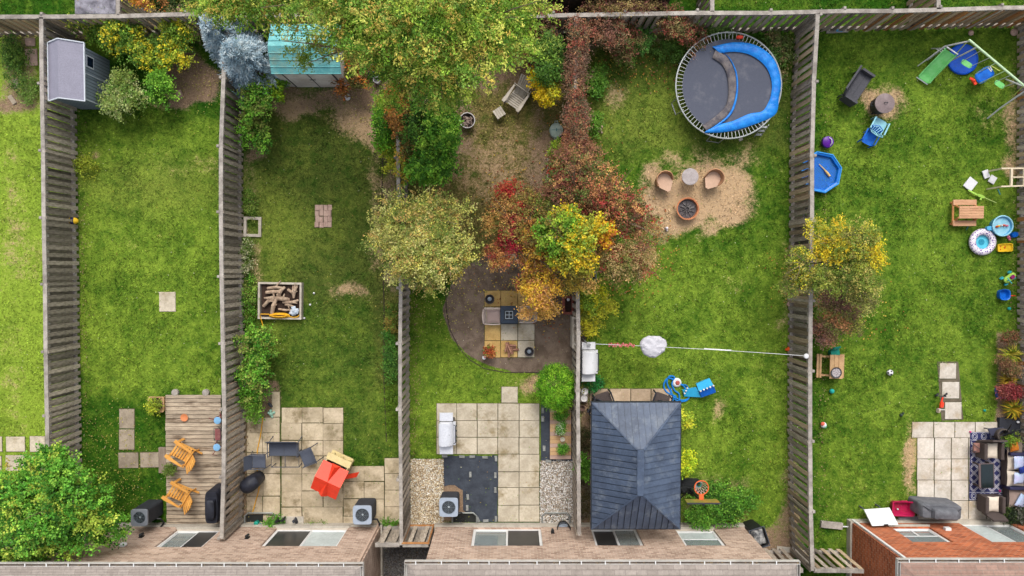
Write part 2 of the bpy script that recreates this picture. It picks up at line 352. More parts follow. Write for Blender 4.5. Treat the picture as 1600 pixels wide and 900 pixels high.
# ------------------------------------------------ leaf clouds
m, t, b = nodes('leaf_mat')
a = t.nodes.new('ShaderNodeAttribute'); a.attribute_name = 'leafcol'
t.links.new(a.outputs['Color'], b.inputs['Base Color']); b.inputs['Roughness'].default_value = .55; b.inputs['Specular IOR Level'].default_value = .18
tr = t.nodes.new('ShaderNodeBsdfTranslucent'); t.links.new(a.outputs['Color'], tr.inputs['Color'])
mx = t.nodes.new('ShaderNodeMixShader'); mx.inputs[0].default_value = .28
t.links.new(b.outputs[0], mx.inputs[1]); t.links.new(tr.outputs[0], mx.inputs[2]); t.links.new(mx.outputs[0], t.nodes['Material Output'].inputs['Surface'])
M_leaf = m
def leaves(name, parent, blobs, seed=0, org=(0, 0, 0), kind=None):
    """blobs: dict(c, r, n, k, L, w, pal, up, spray, shell) ; c world centre, r radii, n twigs, k leaves each"""
    rs = np.random.RandomState(seed); VV = []; CC = []
    for bl in blobs:
        n = int(bl['n'] * 1.35); k = int(bl.get('k', 14) * 1.5); L = bl.get('L', .11) * .68; up = bl.get('up', .25); spray = bl.get('spray', .24); shell = bl.get('shell', .55)
        d = rs.normal(0, 1, (n, 3)); d /= np.linalg.norm(d, axis=1)[:, None]
        low = d[:, 2] < -up; d[low, 2] *= -1
        f = np.array(rs.uniform(.9, 5, (6, 6)))
        lump = 1 + sum(np.sin(d @ f[i, :3] * 2.2 + f[i, 3]) for i in range(6)) * bl.get('lump', .085)
        rad = (shell + (1 - shell) * rs.uniform(0, 1, n) ** .6) * lump * np.where(rs.uniform(0, 1, n) < .1, rs.uniform(1, 1.18, n), 1)
        R3 = np.array(bl['r']); ms = bl.get('clump', 0 if n < 80 else max(4, min(22, n // 22)))
        if ms:
            sc_ = rs.normal(0, 1, (ms, 3)); sc_ /= np.linalg.norm(sc_, axis=1)[:, None]; sc_[:, 2] = np.abs(sc_[:, 2]) * .8; sc_ *= rs.uniform(.15, .86, (ms, 1)) ** .6
            sr = rs.uniform(.3, .5, ms); wi = rs.choice(ms, n, p=sr**2 / (sr**2).sum())
            cc = np.array(bl['c'])[None] + (sc_[wi] + d * rad[:, None] * sr[wi][:, None]) * R3[None]
        else: cc = np.array(bl['c'])[None] + d * rad[:, None] * R3[None]
        cc[:, 2] = np.maximum(cc[:, 2], .06)
        pal = np.array([col(c, GAIN * .70)[:3] for c in bl['pal']]);  wts = np.array(bl.get('pw', [1] * len(pal)), float)
        fld = sum(np.sin(cc @ f[i, 3:] * 1.1 + i) for i in range(4)) / 4 + rs.normal(0, .35, n)
        rk = fld.argsort().argsort() / max(1, n - 1)
        pi_ = np.searchsorted(np.cumsum(wts / wts.sum()), rk * .999)
        base = pal[pi_]
        sd = d * np.array([1, 1, .45]) + rs.normal(0, .45, (n, 3)) * np.array([1, 1, .5]); sd /= np.linalg.norm(sd, axis=1)[:, None]
        if bl.get('droop'): sd[:, 2] -= bl['droop']; sd /= np.linalg.norm(sd, axis=1)[:, None]
        tt = rs.uniform(-.2, 1, (n, k))
        p = cc[:, None] + sd[:, None] * (tt * spray)[..., None] + rs.normal(0, bl.get('fuzz', .05), (n, k, 3))
        p = p.reshape(-1, 3); p[:, 2] = np.maximum(p[:, 2], .03); N = len(p)
        ax = np.repeat(sd, k, 0) * .6 + rs.normal(0, .7, (N, 3)); ax[:, 2] = ax[:, 2] * .45 - .1; ax /= np.linalg.norm(ax, axis=1)[:, None]
        nn = rs.normal(0, .55, (N, 3)) + np.array([0, 0, 1.0]); sx = np.cross(ax, nn); sx /= np.linalg.norm(sx, axis=1)[:, None] + 1e-9
        ll = L * rs.uniform(.6, 1.25, N); ww = ll * bl.get('w', .34)
        q = np.stack([p - ax * ll[:, None] * .5, p + sx * ww[:, None] + ax * ll[:, None] * .05, p + ax * ll[:, None] * .5, p - sx * ww[:, None] + ax * ll[:, None] * .05], 1)
        VV.append(q.reshape(-1, 3))
        cj = np.repeat(base, k, 0) * (rs.uniform(.66, 1.34, (N, 1)) * np.repeat(rs.uniform(.72, 1.28, (n, 1)), k, 0) * rs.uniform(.9, 1.1, (N, 3)))
        CC.append(np.repeat(np.clip(cj, 0, .8), 4, 0))
    V = np.concatenate(VV) - np.array(org)[None]; Cc = np.concatenate(CC)
    me = np_mesh(name, V, np.arange(len(V)).reshape(-1, 4))
    at_ = me.attributes.new('leafcol', 'FLOAT_COLOR', 'POINT'); at_.data.foreach_set('color', np.concatenate([Cc, np.ones((len(Cc), 1))], 1).astype('f').ravel())
    me.materials.append(M_leaf)
    o = bpy.data.objects.new(name, me); C.objects.link(o)
    if parent: o.parent = parent
    return o
def bl(px, py, z, rx, ry, rz, n, pal, **kw):
    c = G(px, py, z); s = SC(z)
    return dict(c=tuple(c), r=(rx * s, ry * s, rz), n=n, pal=pal, **kw)
bark = mat('bark', (128, 112, 92), var=.3, scale=14, bump=.6, rough=.9)
def plant(name, label, cat, base, blobs, seed, trunk=None, limbs=(), leafname='crown', group=None, tr=.12):
    bp = G(base[0], base[1]); root = T(name, label, cat, bp.x, bp.y, 0, 0, group)
    if trunk:
        tp = G(trunk[0], trunk[1], trunk[2]); mbt = MB(); a = Vector((0, 0, -.05)); e = Vector((tp.x - bp.x, tp.y - bp.y, trunk[2]))
        mid = a.lerp(e, .5) + Vector((.05, -.04, 0))
        mbt.tube([a, a.lerp(e, .12), mid, e], [tr * 1.35, tr, tr * .8, tr * .6], 9)
        P('trunk', mbt, bark, root, smooth=True)
        mbl = MB(); rr = random.Random(seed)
        for (lx, ly, lz) in limbs:
            lz += .55; q = G(lx, ly, lz) - Vector((bp.x, bp.y, 0)); q.z = lz
            s0 = a.lerp(e, rr.uniform(.55, .98)); m1 = s0.lerp(q, .5) + Vector((rr.uniform(-.15, .15), rr.uniform(-.15, .15), .12))
            mbl.tube([s0, m1, q], [tr * .5, tr * .3, tr * .1], 6)
            for _ in range(7):
                s1 = m1.lerp(q, rr.uniform(0, 1)); q2 = s1 + (q - s0) * rr.uniform(.2, .45) + Vector((rr.uniform(-.5, .5), rr.uniform(-.5, .5), rr.uniform(-.1, .35)))
                mbl.tube([s1, s1.lerp(q2, .5) + Vector((.02, .03, .04)), q2], [tr * .16, tr * .1, tr * .04], 4)
        if limbs: P('limbs', mbl, bark, root, smooth=True)
    leaves(leafname, root, blobs, seed, (bp.x, bp.y, 0))
    return root
# ================================================ FENCES
W_old = mat('weathered_cedar', (204, 190, 172), (142, 130, 116), scale=5, st=(5, 5, .8), kind='obj', rnd=.36, rough=.9, bump=.4, bscale=40, spots=(84, 76, 72), spotsz=1.6)
W_cap = mat('weathered_cap', (186, 178, 168), (142, 134, 126), scale=3, st=(1, 1, 1), rnd=.12, rough=.9, bump=.4, bscale=50)
W_tan = mat('tan_cedar', (202, 180, 150), (160, 138, 112), scale=4, st=(4, 4, .8), kind='obj', rnd=.3, rough=.9, bump=.4)
W_new = mat('new_cedar', (196, 140, 84), (160, 108, 66), scale=4, st=(4, 4, .8), kind='obj', rnd=.25, rough=.85, bump=.3)
HF = 1.8
PICK = {}
def fence(name, label, pts, matp=None, pitch=.128, posts=True, seed=0, h=HF, cat='fence', mfun=None, capw=.1, postside=0):
    """pts: pixels of the top of the fence; real boards, rails, posts under it"""
    rr = random.Random(seed); matp = matp or W_old
    wp = [G(p[0], p[1], h) for p in pts]; o = wp[0]
    root = T(name, label, cat, o.x, o.y)
    key = (round(h, 2),)
    def pm(mm):
        k2 = (h, mm.name)
        if k2 not in PICK:
            me_ = MB().bx(-.073, .073, -.009, .009, .06, h - .05).mesh('picket'); me_.materials.append(mm); PICK[k2] = me_
        return PICK[k2]
    count = 0; stuff = MB()
    for i in range(len(wp) - 1):
        a = wp[i] - o; b_ = wp[i + 1] - o; a.z = b_.z = 0; d = (b_ - a); L = d.length; d.normalize(); nrm = Vector((-d.y, d.x, 0)); ang = math.atan2(d.y, d.x)
        za = Vector((0, 0, 1))
        P('cap_rail', MB().bar(a + za * (h - .018) - d * .004 * (i % 2), b_ + za * (h - .018), capw + .035, .036), W_cap, root)
        P('top_rail', MB().bar(a + za * (h - .108), b_ + za * (h - .108), .1, .138), W_cap, root)
        P('bottom_rail', MB().bar(a + za * .2, b_ + za * .2, .1, .09), W_cap, root)
        k = max(1, int(L / pitch)); seg_tone = rr.uniform(.84, 1.14)
        for j in range(k):
            sd = 1 if j % 2 else -1; c = a + d * ((j + .5) * L / k) + nrm * sd * .062
            mm = mfun(rr, c + o) if mfun else matp
            pk = P('picket', pm(mm), mm, root, loc=(c.x, c.y, rr.uniform(-.015, .012)), rot=(0, rr.uniform(-.006, .006), ang + rr.uniform(-.03, .03)))
            tone = seg_tone * (rr.uniform(.55, .75) if rr.random() < .12 else 1); pk.color = (tone, tone * rr.uniform(.96, 1.0), tone, 1); count += 1
    if posts:
        for i, q in enumerate(wp):
            c = q - o; j = min(i, len(wp) - 2); d = (wp[j + 1] - wp[j]).normalized(); nrm = Vector((-d.y, d.x, 0))
            c2 = c + nrm * postside * .1
            P('post', MB().cbx(-.045, .045, -.045, .045, -.1, h + .03, .012), W_cap, root, loc=(c2.x, c2.y, 0), rot=(0, 0, math.atan2(d.y, d.x)))
            for sgn in (1, -1):
                c3 = c + nrm * sgn * .081
                P('post_face', MB().bx(-.05, .05, -.008, .008, .06, h - .02), W_old, root, loc=(c3.x, c3.y, 0), rot=(0, 0, math.atan2(d.y, d.x)))
    return root
fence('wooden_fence', 'weathered grey board fence left of the small grey shed and the deck', [(64,27),(65,130),(67,235),(68,340),(70,444),(71,550),(73,650),(75,755),(78,850)], seed=1, postside=-1)
fence('wooden_fence', 'weathered grey board fence between the deck and the yard with the red playhouse', [(353,30),(349,121),(345,228),(345,331),(346,432),(348,537),(350,640),(349,746),(346,842)], seed=2, postside=-1)
fence('wooden_fence', 'weathered grey board fence running under the olive tree beside the beige gravel strip', [(622,60),(622,150),(622,245),(623,350),(626,450),(625,537),(625,640),(626,750),(627,852)], seed=3, postside=-1, capw=.08)
fence('wooden_fence', 'thin light-capped fence smothered in red vines left of the trampoline and metal gazebo', [(900,24),(900,120),(901,220),(901,330),(902,440),(904,520),(903,610),(904,720),(905,835)], seed=4, capw=.09)
def tanmix(rr, c): return W_tan if rr.random() < .35 else W_old
fence('wooden_fence', 'grey-brown board fence between the trampoline yard and the yard with the swing set', [(1278,22),(1272,127),(1269,243),(1269,345),(1267,470),(1266,580),(1266,690),(1267,800),(1270,892)], seed=5, mfun=tanmix, postside=1)
def rmix(rr, c): return W_new if rr.random() < .1 else W_tan if rr.random() < .3 else W_old
fence('wooden_fence', 'pale grey board fence at the far right edge beside the plant border', [(1652,14),(1652,130),(1651,250),(1652,370),(1652,490),(1652,610),(1654,740),(1656,870)], seed=6, mfun=rmix)
def nmix(rr, c):
    if c.x > 12.2: return W_new if rr.random() < .4 else W_tan
    if c.x < -15.5: return W_tan
    return W_old if rr.random() < .85 else W_tan
fence('wooden_fence', 'long weathered fence with light cap along the far ends of all the yards', [(-60,26),(65,26),(185,25),(290,22),(400,23),(510,24),(620,25),(740,26),(865,24),(977,22),(1090,20),(1205,20),(1320,17),(1395,17),(1470,15),(1566,12),(1700,11)], seed=7, mfun=nmix, pitch=.135, postside=1)
fence('wooden_fence', 'tan board fence end behind the long back fence at upper right', [(1465,-95),(1466,-40),(1467,14)], seed=8, mfun=lambda r, c: W_tan, posts=False)
fence('wooden_fence', 'narrow fence end beyond the back fence beside the grey paving', [(184,-95),(184,-40),(184,22)], seed=9, posts=False)
fence('wooden_fence', 'thin fence end beyond the back fence between the dark shed and green lawn', [(1114,-95),(1113,-40),(1113,18)], seed=10, posts=False)
# side gates
fence('side_gate', 'grey board side gate between the left pale brick house and the fence', [(586,852),(606,852),(624,852)], seed=11, cat='gate', posts=False)
rootg = fence('side_gate', 'side gate with orange-brown frame left of the middle house', [(629,852),(650,852),(669,852)], seed=12, cat='gate', posts=False)
o = Vector(rootg.location); a = G(629, 852, 1.8) - o; b_ = G(669, 852, 1.8) - o; a.z = b_.z = 0
mbf = MB()
for p, q in (((a.x, .1), (a.x, 1.78)), ((b_.x, .1), (b_.x, 1.78))): mbf.bar((p[0], a.y + .07, p[1]), (q[0], a.y + .07, q[1]), .09, .04)
for z in (.15, 1.78): mbf.bar((a.x - .03, a.y + .07, z), (b_.x + .03, a.y + .07, z), .04, .09)
P('gate_frame', mbf, W_new, rootg)
fence('side_gate', 'brown board side gate beside the orange brick house', [(1272,892),(1310,892),(1350,893)], seed=13, cat='gate', posts=False, mfun=tanmix)
fence('side_gate', 'short grey board panel between the middle house and the fence', [(1192,892),(1215,892),(1255,892)], seed=14, cat='gate', posts=False)
# ================================================ HOUSES
def brick_mat(name, c1, c2, mort, sc=1, var=.5):
    m, t, b = nodes(name)
    g = t.nodes.new('ShaderNodeNewGeometry'); sp = t.nodes.new('ShaderNodeSeparateXYZ'); t.links.new(g.outputs['Position'], sp.inputs[0])
    cb = t.nodes.new('ShaderNodeCombineXYZ'); t.links.new(math_(t, 'ADD', sp.outputs[0], sp.outputs[1]), cb.inputs[0]); t.links.new(sp.outputs[2], cb.inputs[1])
    br = t.nodes.new('ShaderNodeTexBrick'); t.links.new(cb.outputs[0], br.inputs['Vector'])
    br.inputs['Scale'].default_value = 1; br.inputs['Brick Width'].default_value = .22; br.inputs['Row Height'].default_value = .1
    br.inputs['Mortar Size'].default_value = .009; br.inputs['Mortar Smooth'].default_value = .2; br.inputs['Bias'].default_value = -.1
    br.inputs['Color1'].default_value = col(c1); br.inputs['Color2'].default_value = col(c2); br.inputs['Mortar'].default_value = col(mort)
    v = vec_(t); n = noise_(t, v, 7, 4, .7); n2 = noise_(t, v, 1.1, 3, .6)
    c = mix_(t, .3, br.outputs[0], n, 'OVERLAY'); c = mix_(t, .3, c, n2, 'OVERLAY')
    t.links.new(c, b.inputs['Base Color']); b.inputs['Roughness'].default_value = .9; b.inputs['Specular IOR Level'].default_value = .12
    bn = t.nodes.new('ShaderNodeBump'); bn.inputs['Strength'].default_value = .5; bn.inputs['Distance'].default_value = .01; bn.invert = True
    t.links.new(br.outputs['Fac'], bn.inputs['Height']); t.links.new(bn.outputs[0], b.inputs['Normal'])
    return m
BR_pale = brick_mat('pale_brick', (206, 178, 158), (156, 126, 108), (206, 194, 178))
BR_orange = brick_mat('orange_brick', (206, 114, 74), (150, 76, 50), (190, 154, 128))
concrete = mat('concrete', (190, 182, 168), var=.12, scale=3, bump=.2, rough=.9)
white_trim = mat('white_trim', (238, 238, 236), var=.04, scale=3, rough=.45, spec=.4)
pale_reflection = mat('pale_reflection', (196, 206, 204), var=.1, scale=2, rough=.4)  # pale pane colour stands in for light reflected off the glass
dark_screen = mat('dark_screen', (42, 46, 50), var=.2, scale=2, rough=.3, spec=.5)
curtain = mat('curtain', (150, 150, 142), var=.1, scale=3)
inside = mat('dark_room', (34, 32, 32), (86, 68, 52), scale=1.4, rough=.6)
mg, t, b = nodes('window_glass'); b.inputs['Base Color'].default_value = (.55, .62, .62, 1); b.inputs['Roughness'].default_value = .04; b.inputs['Transmission Weight'].default_value = .75
b.inputs['Specular IOR Level'].default_value = .8; glass = mg
def shingle_mat(name, c1, c2):
    m, t, b = nodes(name)
    g = t.nodes.new('ShaderNodeNewGeometry'); br = t.nodes.new('ShaderNodeTexBrick'); t.links.new(g.outputs['Position'], br.inputs['Vector'])
    br.inputs['Scale'].default_value = 1; br.inputs['Brick Width'].default_value = .33; br.inputs['Row Height'].default_value = .14; br.inputs['Mortar Size'].default_value = .006
    br.inputs['Color1'].default_value = col(c1); br.inputs['Color2'].default_value = col(c2); br.inputs['Mortar'].default_value = col((130, 122, 114))
    n = noise_(t, vec_(t), 9, 6, .85)
    t.links.new(mix_(t, .6, br.outputs[0], n, 'OVERLAY'), b.inputs['Base Color']); b.inputs['Roughness'].default_value = .95; b.inputs['Specular IOR Level'].default_value = .1
    return m
SH_grey = shingle_mat('grey_shingles', (164, 154, 146), (150, 140, 132)); SH_brown = shingle_mat('brown_shingles', (168, 138, 124), (150, 122, 110))
ZE = 4.3
def house(label, x0, x1, yf, bm, shm, opens, ex0, ex1, ye, z1=4.22, sides='', zoff=0):
    cx = (x0 + x1) / 2; root = T('house', label, 'house', cx, yf); D_ = 9.0
    X = lambda x: x - cx
    mb = MB(); th = .25
    xs = sorted({x0, x1} | {v for o_ in opens for v in o_[:2]}); zs = sorted({.0, .3, z1} | {v for o_ in opens for v in o_[2:4]})
    for i in range(len(xs) - 1):
        for j in range(len(zs) - 1):
            if zs[j] < .29 and zs[j+1] < .31: continue
            mx_, mz = (xs[i] + xs[i+1]) / 2, (zs[j] + zs[j+1]) / 2
            if any(o_[0] < mx_ < o_[1] and o_[2] < mz < o_[3] for o_ in opens): continue
            mb.bx(X(xs[i]), X(xs[i+1]), -th, 0, zs[j], zs[j+1])
    P('front_wall', mb, bm, root)
    P('side_wall', MB().bx(X(x0), X(x0) + th, -D_, -th, .3, z1), bm, root); P('side_wall', MB().bx(X(x1) - th, X(x1), -D_, -th, .3, z1), bm, root)
    P('foundation', MB().bx(X(x0) - .06, X(x1) + .06, -D_, .05, -.1, .28), concrete, root)
    for o_ in opens: P('soldier_course', MB().bx(X(o_[0]) - .08, X(o_[1]) + .08, .003, .012, o_[3] + .02, o_[3] + .22), bm, root)
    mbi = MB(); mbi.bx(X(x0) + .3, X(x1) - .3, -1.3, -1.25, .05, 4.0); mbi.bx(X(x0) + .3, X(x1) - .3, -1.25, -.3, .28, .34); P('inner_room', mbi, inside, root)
    for (a, b2, c, d, kind, panes) in opens:
        fr = MB(); f = .065; y0, y1 = -.16, -.07
        fr.bx(X(a), X(b2), y0, y1, c, c + f); fr.bx(X(a), X(b2), y0, y1, d - f, d); fr.bx(X(a), X(a) + f, y0, y1, c + f, d - f); fr.bx(X(b2) - f, X(b2), y0, y1, c + f, d - f)
        wn = P(kind, fr, white_trim, root)
        P('sill', MB().bx(X(a) - .04, X(b2) + .04, -.15, .07, c - .07, c - .002), concrete, wn)
        for (u0, u1, v0, v1, mm, inset) in panes:
            q0 = X(a) + f + (b2 - a - 2*f) * u0; q1 = X(a) + f + (b2 - a - 2*f) * u1; r0 = c + f + (d - c - 2*f) * v0; r1 = c + f + (d - c - 2*f) * v1
            s = MB(); e = .03; yy = -.13 + inset
            s.bx(q0, q1, yy, yy + .03, r0, r0 + e); s.bx(q0, q1, yy, yy + .03, r1 - e, r1); s.bx(q0, q0 + e, yy, yy + .03, r0 + e, r1 - e); s.bx(q1 - e, q1, yy, yy + .03, r0 + e, r1 - e)
            P('sash', s, white_trim, wn); P('pane', MB().bx(q0 + e, q1 - e, yy + .01, yy + .016, r0 + e, r1 - e), mm, wn)
            if mm is glass and kind == 'window' : P('blind', MB().bx(q0 + e, q1 - e, yy - .05, yy - .045, r0 + e, r0 + (r1-r0) * .9), curtain, wn)
    for (a, b2, c, d, kind, panes) in opens:
        if kind == 'patio_door':
            cm = MB(); k_ = 9
            for i in range(k_): xx_ = X(a) + .1 + i * .07; cm.bx(xx_, xx_ + .05, -.3 - .015 * (i % 2), -.285 - .015 * (i % 2), c + .1, d - .08)
            P('curtain', cm, curtain, root, kind='stuff')
    # eave, soffit, gutter, roof
    gx0, gx1, gy = X(ex0), X(ex1), ye - yf
    P('soffit', MB().bx(gx0 + .1, gx1 - .1, gy - 9.5, gy - .1, z1, z1 + .03), white_trim, root)
    rz = z1 + .06; pitch_ = .42; half = 5.0
    rf = MB(); rx0, rx1, ry = gx0 + .1, gx1 - .1, gy - .1
    L = rx1 - rx0; hh = min(half, L / 2)
    A = (rx0, ry, rz); Bq = (rx1, ry, rz); Cq = (rx1, ry - 10, rz); Dq = (rx0, ry - 10, rz); E1 = (rx0 + hh, ry - 5, rz + hh * pitch_); E2 = (rx1 - hh, ry - 5, rz + hh * pitch_)
    rf.poly([A, E1, E2, Bq][::-1], .04, (0, .39, .92)); rf.poly([A, Dq, E1][::-1], .04, (-.39, 0, .92)); rf.poly([Bq, E2, Cq][::-1], .04, (.39, 0, .92)); rf.poly([Dq, Cq, E2, E1][::-1], .04, (0, -.39, .92))
    ro = P('roof', rf, shm, root)
    cs = MB()
    for k in range(1, 8):
        yk = ry - .14 * k; zk = rz + .14 * k * pitch_; ins = .14 * k
        cs.bar((rx0 + ins, yk, zk + .002), (rx1 - ins, yk, zk + .002), .012, .014)
    P('shingle_course', cs, shm, ro)
    gu = MB(); gu.bx(gx0, gx1, gy - .1, gy - .09, z1 - .06, z1 + .07); gu.bx(gx0, gx1, gy - .012, gy, z1 - .06, z1 + .07); gu.bx(gx0, gx1, gy - .09, gy - .012, z1 - .06, z1 - .05)
    for gxx in (gx0, gx1 - .012): gu.bx(gxx, gxx + .012, gy - .09, gy - .012, z1 - .05, z1 + .068)
    for sx in (gx0 - .002, gx1 - .088): gu.bx(sx, sx + .012, gy - 9, gy - .1, z1 - .06, z1 + .07); gu.bx(sx + .078, sx + .09, gy - 9, gy - .1, z1 - .06, z1 + .07); gu.bx(sx, sx + .09, gy - 9, gy - .1, z1 - .07, z1 - .06)
    P('gutter', gu, mat('gutter_white', (214, 210, 204), (188, 182, 174), scale=2.5, rough=.6), root)
    P('gutter_bed', MB().bx(gx0 + .015, gx1 - .015, gy - .088, gy - .014, z1 - .045, z1 + .02), mat('gutter_silt', (120, 106, 96), (90, 80, 72), scale=5, rough=.95), root)
    xx = gx0 + .35; rr = random.Random(int(x1 * 10))
    hg = MB().bx(-.015, .015, -.1, .004, .06, .074).mesh('gutter_hanger'); hg.materials.append(white_trim)
    while xx < gx1 - .2:
        P('gutter_hanger', hg, white_trim, root, loc=(xx, gy - .001, z1)); xx += rr.uniform(.62, .85)
    lt = MB()
    for _ in range(160):
        x = rr.uniform(gx0, gx1); y = gy - rr.uniform(.02, .08); s = rr.uniform(.01, .04)
        lt.box((x, y, z1 + .022 + rr.uniform(0, .02)), (s * 1.6, s, .005), rz=rr.uniform(0, 3))
    P('gutter_debris', lt, mat('debris', (112, 100, 88), (150, 130, 100), scale=9, rough=.95), root, kind='stuff')
    # downspout
    for sx, on in ((X(x0) + .1, 'l' in sides), (X(x1) - .1, 'r' in sides)):
        if on: P('downspout', MB().bx(sx - .04, sx + .04, .012, .07, .1, z1 - .06), white_trim if bm is BR_orange else mat('beige_spout', (204, 176, 156), var=.05), root)
    return root, X
H1, X1 = house('pale brick bungalow at lower left behind the deck and playhouse patio', -26, -4.8, -9.30, BR_pale, SH_grey,
    [(-12.12,-10.5,.5,2.13,'patio_door',[(0,.5,0,1,glass,0),(.5,1,0,1,dark_screen,.03)]), (-8.55,-5.95,.4,2.05,'patio_door',[(0,.5,0,1,dark_screen,.03),(.5,1,0,1,pale_reflection,0)]), (-19,-17,.9,2.1,'window',[(0,1,0,1,glass,0)])], -26.4, -4.56, -8.93, sides='r')
H2, X2 = house('pale pink-brown brick house at bottom centre behind the metal gazebo', -2.78, 8.45, -9.30, BR_pale, SH_grey,
    [(-1.4,1.05,.35,2.02,'patio_door',[(0,.5,0,1,glass,0),(.5,1,0,1,dark_screen,.03)]), (2.85,4.5,.35,2.0,'patio_door',[(0,.5,0,1,dark_screen,0),(.5,1,0,1,glass,.03)]), (5.9,7.3,.5,2.0,'window',[(0,1,0,.5,pale_reflection,0),(0,1,.5,1,glass,.03)])], -3.3, 8.83, -8.86, sides='')
H3, X3 = house('orange-red brick house at lower right with white gutter', 12.42, 27, -9.16, BR_orange, SH_brown,
    [(13.6,15.0,.65,2.05,'window',[(0,.5,0,.45,glass,0),(.5,1,0,.45,glass,0),(0,1,.47,1,glass,.03)]), (16.3,18.2,.25,2.05,'patio_door',[(0,.5,0,1,pale_reflection,.03),(.5,1,0,1,glass,0)]), (21,23,.5,2,'window',[(0,1,0,1,glass,0)])], 11.82, 27.4, -8.8, sides='l')
# lamps and vents on the walls
blackp = mat('black_plastic', (38, 40, 42), var=.2, scale=4, rough=.5)
def wall_lamp(root, x, z, nm='wall_lamp'):
    P(nm, MB().bx(x - .06, x + .06, .004, .03, z - .1, z + .1).loft([(z - .1, x, .09, .04, .04), (z + .08, x, .09, .06, .06), (z + .13, x, .09, .02, .02)], n=12, e=2), blackp, root)
wall_lamp(H1, X1(-13.0), 1.25); wall_lamp(H1, X1(-9.25), 1.35); wall_lamp(H2, X2(1.45), .85)
P('vent_hood', MB().loft([(2.0, X1(-13.2), .06, .12, .055), (2.12, X1(-13.2), .03, .1, .03)], n=12), white_trim, H1)
P('junction_box', MB().bx(X3(15.35), X3(15.55), .004, .1, .9, 1.05), white_trim, H3)
# beyond the back fence
TM('dark_shed', 'dark roofed shed beyond the back fence at top centre', 'shed', MB().bx(-2.1, 2.1, -.75, 2.5, 0, 2.0), mat('dark_wall', (72, 62, 58), var=.3, scale=3), *at(945, -12))
dr = MB().poly([(-2.25, -.85, 2.05), (2.25, -.85, 2.05), (2.25, .9, 2.6), (-2.25, .9, 2.6)], .05).poly([(-2.25, .9, 2.6), (2.25, .9, 2.6), (2.25, 2.6, 2.05), (-2.25, 2.6, 2.05)], .05)
P('roof', dr, mat('dark_roof', (56, 50, 50), (96, 84, 76), scale=3, rough=.9, bump=.3), bpy.data.objects['dark_shed'])
a0, a1, b0, b1 = rectw(118, -80, 180, 22)
o = P('far_paving', MB().bx(a0, a1, b0, b1, .0, .03), mat('far_paving', (168, 166, 178), (96, 94, 104), scale=2.5, rough=.9)); tag(o, kind='structure')
# ================================================ PAVING
PV = {}
def pave(name, cells, mt, z=.035, rnd=0, jit=.006, gap=.010, base=None, label=None):
    xs = [rectw(*c) for c in cells]; x0 = min(q[0] for q in xs); x1 = max(q[1] for q in xs); y0 = min(q[2] for q in xs); y1 = max(q[3] for q in xs)
    root = bpy.data.objects.new(name, None); C.objects.link(root); root.location = ((x0 + x1) / 2, (y0 + y1) / 2, 0); tag(root, label, kind='structure')
    rr = random.Random(len(cells)); jm = MB()
    for q, c in zip(xs, cells):
        wd, dp = q[1] - q[0] - gap * 2, q[3] - q[2] - gap * 2; key = (round(wd, 2), round(dp, 2), z)
        if key not in PV: PV[key] = MB().cbx(-wd/2, wd/2, -dp/2, dp/2, -.04, z, .008)
        mm = mt(rr, c) if callable(mt) else mt
        me_ = PV[key].mesh('paver'); 
        P('paver', me_, mm, root, loc=((q[0]+q[1])/2 - root.location.x + rr.uniform(-1, 1) * jit, (q[2]+q[3])/2 - root.location.y + rr.uniform(-1, 1) * jit, rr.uniform(-1, 1) * jit * .7), rot=(rr.uniform(-1, 1) * jit * .6, rr.uniform(-1, 1) * jit * .6, rr.uniform(-1, 1) * jit))
        me_.materials.append(mm) if not me_.materials else None
        jm.bx(q[0] - root.location.x - .004, q[1] - root.location.x + .004, q[2] - root.location.y - .004, q[3] - root.location.y + .004, .002, .018)
    P('joint_soil', jm, mat('joint_soil', (92, 82, 60), (74, 86, 44), scale=4, rough=.95), root)
    return root
def grid(xs, ys): return [(xs[i], ys[j], xs[i+1], ys[j+1]) for j in range(len(ys) - 1) for i in range(len(xs) - 1)]
pv_C = mat('worn_paver', (214, 196, 168), (184, 168, 138), scale=1.6, rough=.92, rnd=.1, bump=.35, bscale=50, spots=(140, 124, 94), spotsz=1.1)
pv_D = mat('beige_paver', (214, 202, 180), (188, 176, 154), scale=1.8, rough=.92, rnd=.08, bump=.3, bscale=50, spots=(158, 142, 110), spotsz=1.0)
pv_F = mat('pale_paver', (226, 218, 206), (196, 186, 170), scale=1.8, rough=.9, rnd=.07, bump=.25, bscale=50, spots=(190, 172, 146), spotsz=.8)
pv_G = mat('grey_paver', (176, 162, 142), (146, 132, 114), scale=2.2, rough=.92, rnd=.08, bump=.35, bscale=50)
pv_tan = mat('tan_paver', (222, 186, 118), (200, 162, 98), scale=2, rough=.9, rnd=.08, bump=.25)
pv_pink = mat('pinkish_paver', (206, 176, 158), (184, 152, 138), scale=4, rough=.9, rnd=.1, bump=.3)
pv_E = mat('sandy_paver', (208, 184, 156), (184, 160, 132), scale=2, rough=.9, rnd=.07, bump=.3)
pave('patio', grid([440,472,505,536.5], [636.5,661,688,712,740,767,792,818]) + grid([386,411,438], [652,676,707,740,775,804,820]) + [(425,611,438,651)] + grid([536.5,569.5,601], [728,752,779,806,820]) + grid([601,625], [715,739,765,791,816]), pv_C, jit=.012)
pave('patio', grid([682,713.6,745.6,778,811,843], [630,657,683,709.5]) + grid([778,811,843], [709.5,737,761.5,789,815]) + [(783,604,809,629.5)], pv_D)
def dm(rr, c): return pv_tan if (c[1] < 470 or (c[0] < 770 and c[1] > 490) or (c[0] < 790 and c[1] > 520)) else pv_D
pave('seating_patio', grid([757,782.5,809,835.3], [454,479.5,506,532,558.7]), dm)
